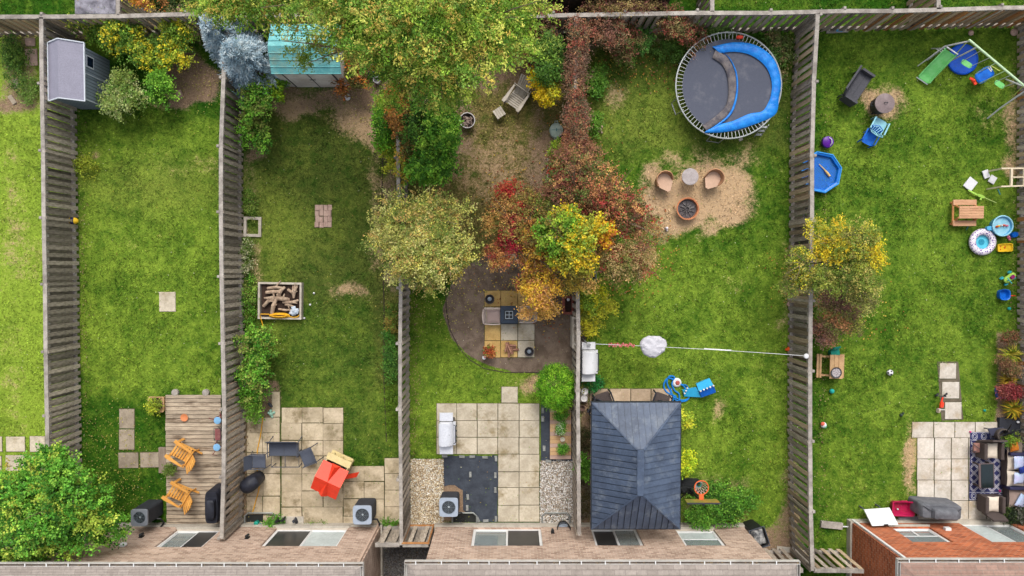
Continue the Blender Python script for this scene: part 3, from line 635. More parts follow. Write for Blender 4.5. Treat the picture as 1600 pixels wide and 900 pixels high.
pave('patio', [(1424,659,1458,684),(1458,659,1491,684),(1491,659,1523,684),(1523,659,1560,684),(1560,659,1600,684),(1600,659,1640,684)] + grid([1432,1459,1485.5,1512.6,1541,1570,1600,1640], [684,717,750,782,817]), pv_F)
pave('patio', grid([921,953,985.5,1017,1050], [607,634,662,690,718,746,774,802,824]), pv_E)
pave('stepping_stones', [(187,638,211,669),(186,671,210,703),(186,706,217,731),(219,706,249.5,730)], pv_G, jit=.02, label='four grey slabs leading to the deck')
pave('stepping_stones', [(-32,682,4,706),(10,682,40,706),(47,681,71,706),(-32,712,3,736),(10,711,40,736),(47,711,71,736)], pv_D, jit=.012)
pave('paver_path', [(1467,567,1494,592),(1471,596.5,1499,623),(1475,628,1502,655)], pv_F, jit=.006)
a0, a1, b0, b1 = rectw(1467, 566, 1500, 656); o_ = P('path_bed', MB().prism([tuple(G(*q))[:2] for q in ((1464,565),(1471,657),(1505,656),(1497,565))][::1], .004, .012), mat('path_bed', (110, 100, 84), var=.2)); tag(o_, kind='structure')
pave('brick_pad', [c for c in grid([492.5,499,505.5,512,518.5], [320,329,338,347,355.5])], pv_pink, jit=.016, gap=.003)
TM('stone_slab', 'single square beige slab alone in the middle of the left lawn', 'paving slab', MB().cbx(-.3, .3, -.36, .36, 0, .035), pv_D, *at(262, 471.5))
TM('step', 'weathered wooden step at the left side of the deck', 'step', MB().cbx(-.14, .14, -.47, .47, 0, .12), mat('old_step', (160, 144, 128), (130, 114, 100), scale=3, st=(4, .6, 1), bump=.3), *at(256, 718))
for i, (x, y, r, lb) in enumerate([(17,103,.5,'tilted small grey slab in the weeds of the far left yard'),(26,131,.2,'upright grey slab below the tilted slab at far left'),(20,156,.6,'long grey slab lowest of the loose slabs at far left'),(48,66,0,'pale slab beside the fence in the far left corner'),(50,90,.05,'large pale slab below another slab at far left corner')]):
    sx, sy = [(.2,.16),(.18,.32),(.16,.36),(.36,.3),(.44,.6)][i]
    TM('stone_slab', lb, 'paving slab', MB().cbx(-sx/2, sx/2, -sy/2, sy/2, 0, .05), pv_pink if i > 2 else pv_G, *at(x, y), rz=r)
TM('stone', 'small pale brick lying at the edge of the bare soil patch', 'stone', MB().cbx(-.1, .1, -.13, .13, 0, .06), pv_pink, *at(281, 147), rz=.3)
TM('concrete_block', 'pale concrete block near the top of the narrow slab path', 'slab', MB().cbx(-.24, .24, -.14, .14, 0, .03), pv_G, *at(868, 470)) if False else None
# gravel
def gravel(label, x0, y0, x1, y1, n, cols, seed, skip=None):
    a0, a1, b0, b1 = rectw(x0, y0, x1, y1); rs = np.random.RandomState(seed)
    o_ = P('gravel_bed', MB().bx(a0, a1, b0, b1, 0, .012), mat('gravel_base', (120, 104, 84), (92, 80, 66), scale=8, rough=.95)); tag(o_, kind='structure')
    X_ = rs.uniform(a0, a1, n); Y_ = rs.uniform(b0, b1, n); s = rs.uniform(.012, .034, n)
    base = np.array([(1,0,0),(0,1,0),(-1,0,0),(0,-1,0),(0,0,.7),(0,0,-.5)], float)
    a = rs.uniform(0, 6.3, n); V = base[None] * s[:, None, None] * rs.uniform(.7, 1.3, (n, 6, 3))
    ca, sa_ = np.cos(a)[:, None], np.sin(a)[:, None]; Vx = V[..., 0] * ca - V[..., 1] * sa_; Vy = V[..., 0] * sa_ + V[..., 1] * ca
    V = np.stack([Vx + X_[:, None], Vy + Y_[:, None], V[..., 2] + .014 + rs.uniform(0, .03, n)[:, None]], -1)
    F_ = np.array([(0,1,4),(1,2,4),(2,3,4),(3,0,4),(1,0,5),(2,1,5),(3,2,5),(0,3,5)])
    F_ = (F_[None] + (np.arange(n) * 6)[:, None, None]).reshape(-1, 3)
    me = np_mesh('gravel', V.reshape(-1, 3), F_); at_ = me.attributes.new('leafcol', 'FLOAT_COLOR', 'POINT')
    pal = np.array([col(c)[:3] for c in cols]); cc = pal[rs.randint(0, len(pal), n)] * rs.uniform(.75, 1.2, (n, 1)); cc = np.clip(np.repeat(cc, 6, 0), 0, .85)
    at_.data.foreach_set('color', np.concatenate([cc, np.ones((len(cc), 1))], 1).astype('f').ravel())
    me.materials.append(M_stone); o_ = bpy.data.objects.new('gravel', me); C.objects.link(o_); tag(o_, label, 'gravel', kind='stuff')
m, t, b = nodes('pebble_mat'); a = t.nodes.new('ShaderNodeAttribute'); a.attribute_name = 'leafcol'; t.links.new(a.outputs['Color'], b.inputs['Base Color']); b.inputs['Roughness'].default_value = .8; M_stone = m
gravel('beige pea gravel strip beside the black landscape fabric', 642, 717, 693, 822, 9000, [(248,236,208),(226,204,166),(190,164,126),(252,248,236),(170,146,112)], 1)
gravel('grey and white gravel below the cedar planter', 844, 720, 903, 822, 9000, [(238,232,224),(196,188,176),(164,152,138),(250,248,244),(180,158,128)], 2)
gravel('dark grey gravel in the alley between the pale brick houses', 598, 822, 683, 1010, 16000, [(122,120,120),(92,92,94),(146,142,138),(108,102,98)], 3)
# border edging lines
edge = mat('edging', (150, 132, 116), (110, 92, 80), scale=5)
TM('lawn_edging', 'thin dark strip edging the bare border along the right fence of the playhouse yard', 'edging', MB().tube([G(598, 225) , G(597, 300), G(598, 400), G(600, 470), G(600, 600), G(604, 690)], .022, 5), mat('dark_edging', (70, 58, 48), var=.2))
pp = [G(697 + 0, 440), G(697, 480), G(703, 515), G(718, 545), G(735, 563), G(757, 576), G(790, 582), G(845, 582)]
TM('lawn_edging', 'curved dark edging round the mulch bed of the centre yard', 'edging', MB().tube(pp, .022, 5), mat('dark_edging', (70, 58, 48)))
# ================================================ DECK
dk = mat('deck_boards', (204, 186, 162), (160, 144, 124), scale=2.4, st=(.8, 4, 1), rnd=.2, rough=.88, bump=.35, bscale=50, spots=(120, 102, 84), spotsz=.9)
a0, a1, b0, b1 = rectw(263, 616, 347, 821)
root = T('deck', 'weathered light brown board deck behind the left house', 'deck', (a0 + a1) / 2, (b0 + b1) / 2)
N = int((b1 - b0) / .145); wd = (b1 - b0) / N; rr = random.Random(4)
bm_ = MB().cbx(-(a1-a0)/2, (a1-a0)/2, -wd/2 + .009, wd/2 - .009, .09, .125, .006).mesh('deck_board')
for i in range(N): P('deck_board', bm_, dk, root, loc=(rr.uniform(-.012, .012), b0 + wd * (i + .5) - root.location.y, rr.uniform(-.002, .002)))
P('deck_underfill', MB().bx(-(a1-a0)/2 + .03, (a1-a0)/2 - .03, -(b1-b0)/2 + .02, (b1-b0)/2 - .02, .0, .086), mat('deck_gap_shade', (44, 36, 30)), root)  # solid near-black fill, shade between the boards put into its colour
for px in (275, 323):
    x, y = at(px, 613); P('post', MB().lathe([(.13, 0), (.13, .1), (.1, .13), (1e-5, .135)], n=14), W_cap, root, loc=(x - root.location.x, y - root.location.y, 0))
# ================================================ GAZEBO
gz_b = mat('slate_blue_steel', (82, 96, 118), rgb2=(66, 78, 98), scale=1.5, rough=.5, metal=.0, spec=.3, rnd=.09, spots=(104, 114, 128), spotsz=2.2)
gz_d = mat('dark_steel_frame', (44, 48, 54), var=.1, rough=.5)
def hip(root, w_, l_, V, run, zb, strip, th, mp, edge_o=.03):
    """hip roof of separate overlapping sheets; w_ along x, l_ along y, V rise; run = horizontal run"""
    for side in range(4):
        Lh = l_ if side % 2 == 0 else w_
        k = int(round(Lh / strip)); s = Lh / k; ang = [0, pi/2, pi, -pi/2][side]; off = (w_ if side % 2 == 0 else l_) / 2
        rn = min(run, Lh / 2) if side % 2 else run
        def lim(u): return max(0, min(u, Lh - u, run)) 
        for i in range(k):
            u0, u1 = i * s, (i + 1) * s; us = [u0] + [q for q in (run, Lh - run, Lh / 2) if u0 + 1e-4 < q < u1 - 1e-4] + [u1]; us = sorted(set(us))
            top = [(u, lim(u)) for u in us][::-1]
            pts = [(u0, 0), (u1, 0)] + [p for p in top if p[1] > 1e-4]
            if len(pts) < 3: continue
            M3 = Matrix.Rotation(ang, 4, 'Z'); vs = []
            for (u, v) in pts:
                lift = .034 * (1 - (u - u0) / s)
                vs.append(M3 @ Vector((off - v, u - Lh / 2, zb + v * V / run + lift)))
            nrm = M3 @ Vector((V, 0, run)).normalized(); mid = sum(vs, Vector()) / len(vs); ev = M3 @ Vector((0, 1, 0)); vs = [q - ev * math.copysign(min(.006, abs((q - mid).dot(ev)) * .5), (q - mid).dot(ev)) for q in vs]
            P('roof_panel', MB().poly(vs, th, nrm), mp, root)
gxw, gyw = (G(925, 629, 2.2), G(1062, 826, 2.2)); cx, cy = (gxw.x + gyw.x) / 2, (gxw.y + gyw.y) / 2; gw, gl = gyw.x - gxw.x, gxw.y - gyw.y
root = T('metal_gazebo', 'slate blue metal hardtop gazebo with hipped ribbed roof', 'gazebo', cx, cy)
hip(root, gw, gl, .8, gw / 2 - .12, 2.2, .205, .012, gz_b)
zt = 2.2 + .8
P('seam_shadow_sheet', MB().add([(-gw/2,-gl/2,2.185),(gw/2,-gl/2,2.185),(gw/2,gl/2,2.185),(-gw/2,gl/2,2.185),(0,-gl/2+gw/2-.12,zt-.02),(0,gl/2-gw/2+.12,zt-.02)],[(0,1,4),(1,2,5,4),(2,3,5),(3,0,4,5),(3,2,1,0)]), gz_d, root)  # dark sheet added below the panels, draws the gap shadow along each seam
P('ridge_cap', MB().loft([(zt - .02, 0, 0, .13, gl/2 - gw/2 + .12), (zt + .05, 0, 0, .11, gl/2 - gw/2 + .1)], e=10), gz_b, root)
for sx, sy in ((1,1),(1,-1),(-1,1),(-1,-1)):
    P('hip_cap', MB().bar((sx * gw/2, sy * gl/2, 2.235), (sx * .1, sy * (gl/2 - gw/2 + .1), zt + .02), .05, .03), gz_b, root)
    P('post', MB().bx(-.06, .06, -.06, .06, 0, 2.12), gz_d, root, loc=(sx * (gw/2 - .3), sy * (gl/2 - .3), 0))
fm = MB(); 
for s in (1, -1): fm.bx(s*gw/2 - .035, s*gw/2 + .035, -gl/2 - .035, gl/2 + .035, 2.1, 2.19); fm.bx(-gw/2 + .035, gw/2 - .035, s*gl/2 - .035, s*gl/2 + .035, 2.1, 2.19)
P('eave_frame', fm, gz_d, root)
# ================================================ SMALL GREY SHED
sd_r = mat('mauve_grey_roof', (152, 150, 166), var=.05, scale=3, rough=.6); sd_w = mat('blue_grey_siding', (146, 158, 170), var=.06, scale=3, rough=.6, st=(6, 6, .4)); sd_d = mat('siding_groove', (96, 106, 118), var=.05)
A_ = G(75, 67, 1.6); B_ = G(133, 158, 1.6); cx, cy = (A_.x + B_.x) / 2, (A_.y + B_.y) / 2; w2, l2 = (B_.x - A_.x) / 2, (A_.y - B_.y) / 2
root = T('garden_shed', 'small blue-grey resin garden shed with gable roof against the left fence', 'shed', cx, cy)
ww, wl = w2 - .08, l2 - .1
wl_ = MB().bx(-ww, ww, -wl, wl, 0, 1.58)
for sg in (1, -1): wl_.poly([(-ww, sg*wl, 1.58), (ww, sg*wl, 1.58), (0, sg*wl, 1.98)] if sg < 0 else [(ww, wl, 1.58), (-ww, wl, 1.58), (0, wl, 1.98)], .03)
P('wall', wl_, sd_w, root)
gr = MB()
for i in range(15): yy = -wl + .08 + i * (2 * wl - .16) / 14; gr.bx(ww + .002, ww + .01, yy - .008, yy + .008, .05, 1.52)
for i in range(9): xx = -ww + .08 + i * (2 * ww - .16) / 8; gr.bx(xx - .008, xx + .008, -wl - .01, -wl - .002, .05, 1.52)
P('siding_ribs', gr, sd_d, root)
for sg in (1, -1): P('roof_panel', MB().poly([(0, -l2, 2.03), (sg * w2, -l2, 1.6), (sg * w2, l2, 1.6), (0, l2, 2.03)][::sg], .03, (sg * .4, 0, .9)), sd_r, root)
tr_ = MB()
for sg in (1, -1):
    tr_.bar((sg * w2, -l2, 1.61), (sg * w2, l2, 1.61), .035, .05)
    for s2 in (1, -1): tr_.bar((0, s2 * l2, 2.04), (sg * w2, s2 * l2, 1.61), .035, .05)
tr_.bar((ww + .012, .0, .02), (ww + .012, 0, 1.55), .05, .02, (0, 1, 0)); tr_.bar((ww + .012, -wl, .02), (ww + .012, -wl, 1.55), .05, .02, (0, 1, 0))
P('white_trim', tr_, mat('shed_trim', (214, 220, 228), var=.03), root)
wnf = P('window', MB().box((ww + .01, .45, 1.2), (.03, .42, .42)), mat('shed_trim', (214, 220, 228)), root); P('pane', MB().box((ww + .028, .45, 1.2), (.01, .32, .32)), mat('navy_pane', (22, 34, 56), var=.1, rough=.15, spec=.6), wnf)
# ================================================ TEAL ROOF SHED
tl = mat('teal_sheet_roof', (128, 200, 200), (96, 172, 176), scale=3, rough=.5, rnd=.08, spots=(150, 176, 160), spotsz=1.2); tw = mat('cream_steel_wall', (236, 232, 224), (206, 196, 186), scale=2, rough=.6)
A_ = G(424, 115, 1.75); B_ = G(533, 115, 1.75); cx = (A_.x + B_.x) / 2; w2 = (B_.x - A_.x) / 2; ys = A_.y; l2 = .82
root = T('metal_shed', 'cream metal shed with faded teal roof under the big tree', 'shed', cx, ys + l2)
P('wall', MB().bx(-w2 + .03, w2 - .03, -l2 + .03, l2 - .03, 0, 1.72), tw, root)
for sg in (1, -1):
    for k in range(4):
        y0_, y1_ = l2 * (1 - k / 4), l2 * (1 - (k + 1) / 4); zf = lambda y: 1.75 + (l2 - y) * .42
        for h_ in range(2):
            xa, xb = (-w2, 0) if h_ == 0 else (0, w2)
            P('roof_panel', MB().poly([(xa, sg*y0_, zf(y0_)), (xb, sg*y0_, zf(y0_)), (xb, sg*y1_, zf(y1_) + .012), (xa, sg*y1_, zf(y1_) + .012)], .012, (0, sg * .38, .92)), tl, root)
        P('roof_rib', MB().bar((-w2, sg*y0_, zf(y0_) + .014), (w2, sg*y0_, zf(y0_) + .014), .03, .025), tl, root)
for sx in (-.02, .02): P('door', MB().box(((-.42 if sx < 0 else .42), -l2 + .015, .86), (.8, .03, 1.6)), tw, root)
P('door_frame', MB().bx(-.86, -.83, -l2 - .012, -l2 + .03, .05, 1.7).bx(.83, .86, -l2 - .012, -l2 + .03, .05, 1.7).bx(-.012, .012, -l2 - .012, -l2 - .001, .05, 1.68).bx(-.1, .1, -l2 - .02, -l2 - .001, 1.0, 1.04), mat('dark_trim', (86, 84, 84)), root)
P('eave_trim', MB().bar((-w2, -l2, 1.74), (w2, -l2, 1.74), .03, .05), tl, root)
# ================================================ TREES, SHRUBS, VINES
YG = [(132,164,54),(162,182,68),(104,142,42),(192,194,90),(80,120,34),(190,168,78),(120,152,60)]
# the big feathery tree at the top
plant('locust_tree', 'huge yellow-green feathery tree overhanging the teal shed roof at top', 'tree', (655, 66), [
    bl(440, -12, 5.2, 120, 52, 1.6, 560, YG, spray=.55, k=26, L=.12, w=.22, droop=.12),
    bl(580, 8, 6.2, 120, 62, 1.8, 700, YG, spray=.6, k=26, L=.12, w=.22, droop=.12),
    bl(690, 40, 6.6, 120, 95, 1.8, 760, YG, spray=.6, k=26, L=.12, w=.22, droop=.12),
    bl(775, 15, 5.8, 68, 80, 1.5, 420, YG[:4], spray=.5, k=26, L=.12, w=.22, droop=.15),
    bl(590, 78, 4.6, 52, 34, 1.0, 190, YG, spray=.5, k=26, L=.12, w=.22, droop=.3),
    bl(655, 110, 4.8, 70, 50, 1.2, 330, YG, spray=.5, k=26, L=.12, w=.22, droop=.3),
    bl(694, 132, 4.4, 30, 30, .9, 110, YG[:4], spray=.6, k=26, L=.12, w=.22, droop=.4),
    bl(778, 74, 4.6, 30, 26, .8, 90, YG[:4], spray=.5, k=24, L=.12, w=.22, droop=.4),
    bl(490, 82, 3.6, 28, 16, .5, 34, [(110,136,50),(150,160,66)], spray=.4, k=22, L=.12, w=.26),
    bl(368, 6, 4.8, 50, 26, 1.0, 170, YG, spray=.5, k=24, L=.12, w=.22, droop=.1)], 11,
    trunk=(650, 40, 4.2), limbs=[(470, 0, 5.6), (560, 30, 6.4), (700, 120, 5.2), (770, 30, 6.2), (690, -30, 6.8), (600, -40, 6.6), (760, 90, 5.2), (520, 80, 5.0)], tr=.2)
# blue spruce
def spruce(name, label, px, py, h, r, seed):
    b0 = G(px, py); root = T(name, label, 'tree', b0.x, b0.y); rs = np.random.RandomState(seed)
    P('trunk', MB().tube([(0, 0, 0), (0, 0, h * .95)], [.1, .02], 8), bark, root)
    pts = []; cols_ = []
    V, Cc = [], []
    pal = [col(c)[:3] for c in [(206,228,238),(180,206,220),(228,242,246),(146,174,190)]]
    for i in range(520):
        t_ = rs.uniform(0, 1) ** .75; z = .3 + t_ * (h - .35); rr_ = r * (1 - t_) ** .8 + .06; a = rs.uniform(0, 6.283)
        c = pal[rs.randint(4)]
        tip = np.array([rr_ * cos(a), rr_ * sin(a), z]); L = rs.uniform(.3, .5); d = np.array([cos(a), sin(a), .12])
        for j in range(34):
            s = rs.uniform(0, 1); p = tip - d * L * s + rs.normal(0, .03, 3); ax = d * .7 + rs.normal(0, .6, 3); ax /= np.linalg.norm(ax); l = rs.uniform(.07, .13)
            sx = np.cross(ax, [0, 0, 1]); sx /= np.linalg.norm(sx) + 1e-6; w_ = .014
            V += [p - sx * w_, p + sx * w_, p + ax * l + sx * w_ * .3, p + ax * l - sx * w_ * .3]; k = rs.uniform(.6, 1.35); Cc += [(c[0] * k, c[1] * k, c[2] * k, 1)] * 4
    me = np_mesh('needles', np.array(V), np.arange(len(V)).reshape(-1, 4)); at_ = me.attributes.new('leafcol', 'FLOAT_COLOR', 'POINT'); at_.data.foreach_set('color', np.array(Cc, 'f').ravel()); me.materials.append(M_leaf)
    o = bpy.data.objects.new('crown', me); C.objects.link(o); o.parent = root
spruce('blue_spruce', 'silvery blue spruce squeezed between the bare patch and the teal shed', 408, 114, 2.9, 1.25, 3)
spruce('blue_spruce', 'smaller silvery blue spruce top at the back fence left of the teal shed', 372, 72, 2.6, .95, 4)
G1 = [(96,132,40),(130,156,52),(70,104,30),(160,170,60)]; G2 = [(116,150,50),(160,170,52),(86,124,38),(196,184,44),(70,104,34),(110,146,56)]
G3 = [(140,160,86),(176,184,120),(96,126,52),(118,136,60)]
plant('leafy_shrub', 'yellow-green shrub against the back fence above the grey shed', 'shrub', (160, 55), [bl(155, 50, .8, 34, 20, .6, 120, G1)], 21)
plant('leafy_shrub', 'large yellow-flecked shrub right of the grey shed along the back fence', 'shrub', (215, 70), [bl(205, 68, .9, 36, 34, .7, 170, G2), bl(240, 78, .8, 30, 34, .6, 130, G2, shell=.4)], 22)
plant('leafy_shrub', 'yellow-leaved shrub at the corner beside the blue spruce', 'shrub', (290, 65), [bl(290, 62, .9, 28, 36, .7, 150, G2[:4]), bl(265, 90, .6, 20, 18, .5, 60, G2[:4])], 23)
plant('leafy_shrub', 'pale variegated shrub spilling onto the lawn below the small shed', 'shrub', (208, 150), [bl(205, 150, .7, 32, 36, .6, 190, G3, L=.1), bl(190, 170, .4, 24, 16, .3, 70, G3)], 24)
plant('leafy_shrub', 'bright green rounded shrub beside the bare soil patch', 'shrub', (254, 140), [bl(253, 139, .7, 20, 24, .6, 120, [(96,148,40),(130,176,56),(70,116,30)], L=.1)], 25)
plant('autumn_bush', 'orange and yellow bush beyond the back fence at top left', 'shrub', (225, -2), [bl(228, 0, 1.4, 34, 16, .6, 110, [(206,160,50),(196,120,60),(214,186,64),(160,110,60)])], 26)
plant('dark_bush', 'dark green bush beyond the back fence left of the big tree', 'shrub', (290, 2), [bl(290, 2, 1.2, 34, 22, .8, 120, [(50,78,30),(70,100,40),(110,120,50)])], 27)
plant('weeds', 'leafy weeds among loose slabs in the far left corner', 'weeds', (28, 110), [bl(26, 105, .15, 24, 44, .2, 150, [(86,120,46),(120,150,60),(66,100,36)], L=.09, spray=.2), bl(45, 140, .12, 10, 22, .15, 50, [(110,140,60)], L=.08, spray=.2)], 28)
plant('weeds', 'small yellowish weed beside the left fence on the lawn', 'weeds', (135, 262), [bl(135, 262, .15, 14, 16, .15, 36, [(150,160,50),(120,136,40)], L=.09, spray=.2)], 29)
# creepers along fence two
CR = [(82,132,36),(108,158,48),(58,104,28),(134,168,64),(120,130,60)]
plant('creeper', 'bright green creeper on the fence left of the teal shed', 'climbing plant', (402, 185), [bl(400, 160, .9, 22, 26, .7, 110, CR, w=.42, spray=.34), bl(404, 205, .6, 18, 30, .5, 100, CR, w=.42, spray=.34), bl(432, 140, .6, 22, 12, .4, 60, [(140,170,40),(96,140,40)], w=.42)], 31)
plant('creeper', 'bright green creeper covering the fence above the worn patio', 'climbing plant', (400, 575), [bl(402, 540, .8, 18, 34, .6, 120, CR, w=.42, spray=.34), bl(402, 590, .7, 20, 36, .6, 140, CR, w=.42, spray=.32), bl(398, 632, .5, 20, 18, .35, 80, [(110,150,50),(90,130,40)])], 32)
plant('weeds', 'low green weeds by the square timber frame under the fence', 'weeds', (390, 400), [bl(392, 320, .1, 8, 22, .1, 30, [(90,126,40),(120,140,60)], L=.08, spray=.18), bl(386, 400, .15, 8, 26, .15, 50, [(96,120,50),(180,180,140)], L=.08, spray=.18), bl(390, 470, .15, 8, 40, .15, 50, CR, L=.08, spray=.18)], 33)
plant('weeds', 'mixed green and orange weeds in the narrow border left of the fence', 'weeds', (612, 540), [bl(612, 500, .15, 8, 34, .2, 70, [(150,130,60),(110,130,50),(90,116,40)], L=.08, spray=.18), bl(612, 560, .2, 9, 44, .2, 110, [(70,120,40),(100,140,56),(60,100,36)], L=.08, spray=.18), bl(612, 640, .12, 8, 40, .12, 50, [(90,120,30)], L=.07, spray=.15)], 34)
# fence three shrubs
plant('creeper', 'bright green creeper with orange tips left of the fence vine', 'climbing plant', (600, 205), [bl(600, 170, 1.0, 16, 16, .6, 70, [(120,170,50),(150,186,60)], w=.42), bl(603, 205, 1.1, 18, 32, .7, 150, [(96,150,36),(70,120,30),(130,176,50)], w=.42), bl(612, 245, .9, 18, 18, .5, 60, [(170,176,50),(120,150,40)])], 35)
plant('orange_vine', 'orange and brown vine draped over the fence under the big tree', 'climbing plant', (632, 200), [bl(630, 160, 1.6, 18, 40, .5, 150, [(140,112,60),(100,80,44),(176,120,50)]), bl(626, 185, 1.8, 10, 26, .3, 60, [(180,124,60),(150,110,56)]), bl(642, 210, 1.5, 18, 50, .6, 200, [(96,84,44),(130,110,56),(80,90,40),(150,120,60)]), bl(628, 255, 1.5, 10, 26, .4, 70, [(196,150,60),(150,150,50)]), bl(560, 105, .8, 22, 28, .5, 90, [(120,90,50),(196,120,50),(96,96,44)]), bl(537, 125, .6, 8, 22, .4, 36, [(180,108,56),(130,96,50)])], 36)
plant('lilac_bush', 'dense deep green bush between the fence and the brown yard', 'shrub', (672, 235), [bl(655, 180, 1.5, 30, 42, 1.0, 170, [(70,110,36),(90,130,44),(50,84,28)]), bl(680, 215, 1.7, 38, 40, 1.1, 280, [(96,150,44),(124,176,56),(70,118,34),(146,184,64)], w=.42), bl(680, 262, 1.5, 38, 34, 1.0, 250, [(90,146,42),(124,172,54),(66,112,32)], w=.42), bl(700, 195, 1.3, 22, 24, .8, 90, [(80,130,40),(110,156,50)])], 37)
# olive tree over the fence
OL = [(182,180,98),(158,162,82),(200,196,122),(130,142,64),(206,196,96),(190,160,92),(112,130,58)]
plant('olive_tree', 'round pale olive-yellow tree straddling the fence in the middle', 'tree', (665, 380), [
    bl(640, 345, 3.0, 52, 42, .9, 300, OL, L=.09, spray=.32), bl(690, 350, 3.2, 42, 48, 1.0, 270, OL, L=.09, spray=.32), bl(625, 395, 2.9, 46, 38, .9, 240, OL, L=.09, spray=.32),
    bl(690, 405, 3.3, 48, 40, 1.0, 300, OL, L=.09, spray=.32), bl(655, 375, 3.7, 45, 45, .8, 260, OL, L=.09, spray=.32), bl(660, 430, 2.8, 38, 24, .7, 140, OL, L=.09, spray=.32), bl(705, 425, 2.7, 26, 24, .6, 80, [(196,180,80),(170,160,76)], L=.09), bl(618, 368, 2.7, 42, 24, .6, 90, OL[:3], L=.09)], 41,
    trunk=(662, 380, 2.2), limbs=[(630, 350, 3), (690, 345, 3.2), (620, 400, 2.9), (700, 410, 3.1), (660, 430, 2.8)], tr=.1)
# red vines along fence four and the back fence
RV = [(122,84,70),(146,104,78),(104,88,66),(166,124,88),(92,92,60),(150,80,66)]
plant('red_vine', 'dark red and brown vine covering the fence between brown yard and trampoline yard', 'climbing plant', (900, 150), [bl(900, 60, 1.8, 9, 34, .2, 60, RV, L=.08, clump=0), bl(900, 130, 1.8, 8, 40, .2, 60, RV, L=.075, clump=0), bl(900, 205, 1.8, 10, 40, .2, 110, RV, L=.08, clump=0), bl(900, 60, 1.4, 20, 32, .5, 190, RV, L=.08), bl(900, 115, 1.35, 15, 38, .5, 230, [(124,98,80),(92,74,60),(140,108,82),(104,66,54)], L=.075, w=.26), bl(900, 175, 1.35, 15, 36, .5, 230, [(124,88,76),(150,112,92),(112,98,76)], L=.075), bl(898, 225, 1.4, 18, 32, .5, 200, [(160,100,76),(136,86,70),(176,128,84)], L=.08), bl(900, 265, 1.7, 28, 26, .6, 150, RV, L=.08)], 42)
plant('red_vine', 'reddish vine tumbling over the back fence above the trampoline', 'climbing plant', (960, 45), [bl(950, 42, 1.2, 45, 30, .6, 260, RV, L=.085), bl(975, 68, .8, 34, 24, .5, 160, [(112,96,60),(130,76,60),(96,100,50)], L=.085), bl(1055, 38, 1.2, 36, 26, .5, 170, [(120,84,62),(140,70,56),(104,110,60),(150,130,84)], L=.085), bl(985, 12, 1.6, 90, 8, .3, 150, [(120,104,60),(110,70,60),(150,130,80)], L=.08), bl(1085, 62, .6, 16, 22, .4, 50, RV, L=.08), bl(855, 40, 1.3, 30, 22, .5, 130, RV, L=.085), bl(832, 75, 1.2, 18, 34, .5, 90, [(104,84,50),(150,60,56),(110,110,56)], L=.085)], 43)
plant('weeds', 'green leafy weeds under the red vine beside the trampoline', 'weeds', (1000, 80), [bl(1003, 62, .4, 10, 16, .3, 40, [(90,140,60),(110,156,70)], w=.42), bl(975, 90, .3, 24, 14, .25, 60, [(90,120,50),(110,140,56)]), bl(932, 115, .3, 10, 32, .3, 80, [(80,126,40),(106,146,50)]), bl(1045, 82, .2, 24, 10, .2, 40, [(90,126,50)]), bl(930, 195, .2, 10, 14, .2, 30, [(90,130,40)]), bl(1115, 45, .4, 30, 12, .3, 70, [(80,110,50),(100,130,60)]), bl(1215, 75, .35, 20, 40, .3, 110, [(86,100,50),(120,110,70),(70,100,40)])], 44)
# sumac-like green and yellow
plant('green_shrub', 'green ferny shrub with bright yellow lower leaves beside the grey wood chair', 'shrub', (850, 110), [bl(852, 75, 1.4, 26, 30, .7, 150, [(96,130,44),(130,150,60),(70,104,36)], L=.12, w=.24), bl(858, 110, 1.3, 24, 26, .7, 130, [(86,124,40),(60,96,32)], L=.12, w=.24), bl(858, 146, 1.1, 20, 16, .5, 110, [(214,180,30),(226,196,40),(150,150,40)], L=.11, w=.3), bl(840, 124, 1.0, 8, 8, .3, 26, [(226,190,30)]), bl(812, 20, 2, 14, 18, .5, 30, [(110,130,50)])], 45)
# the big autumn cluster
plant('red_autumn_tree', 'crimson and rust autumn tree right of the yellow-green crown', 'tree', (935, 330), [
    bl(900, 285, 2.6, 48, 40, .8, 330, [(126,84,66),(150,108,74),(104,112,56),(176,134,84),(90,104,50),(120,70,56)], L=.09), bl(955, 305, 2.8, 50, 40, .8, 330, [(156,66,58),(124,80,60),(180,118,80),(106,116,56),(200,150,92),(96,84,50)], L=.09),
    bl(975, 350, 2.6, 42, 36, .7, 230, [(136,84,66),(170,126,84),(106,114,58),(176,60,56),(90,100,46)], L=.09), bl(925, 350, 2.4, 40, 30, .7, 150, [(124,90,60),(100,96,50),(150,70,56)], L=.09), bl(880, 250, 2.2, 20, 26, .5, 70, [(120,80,56),(106,110,50)], L=.09), bl(865, 300, 2.0, 16, 30, .6, 60, [(120,84,60),(110,110,60)], L=.09)], 51,
    trunk=(930, 325, 1.9), limbs=[(895, 285, 2.6), (960, 300, 2.8), (985, 350, 2.6), (925, 360, 2.5)], tr=.09)
plant('tan_autumn_tree', 'tan and olive thinning tree lowest in the autumn cluster', 'tree', (965, 410), [
    bl(975, 395, 2.4, 46, 36, .7, 210, [(176,150,100),(140,128,72),(110,120,56),(196,160,110),(150,80,60)], L=.085), bl(958, 418, 2.0, 32, 24, .6, 120, [(130,130,60),(170,140,86),(100,112,50)], L=.085), bl(1000, 415, 2.0, 24, 20, .5, 60, [(186,160,112),(140,130,70)], L=.085)], 52, trunk=(968, 400, 1.7), limbs=[(1000, 390, 2.4), (940, 425, 2), (1010, 420, 2.1)], tr=.06)
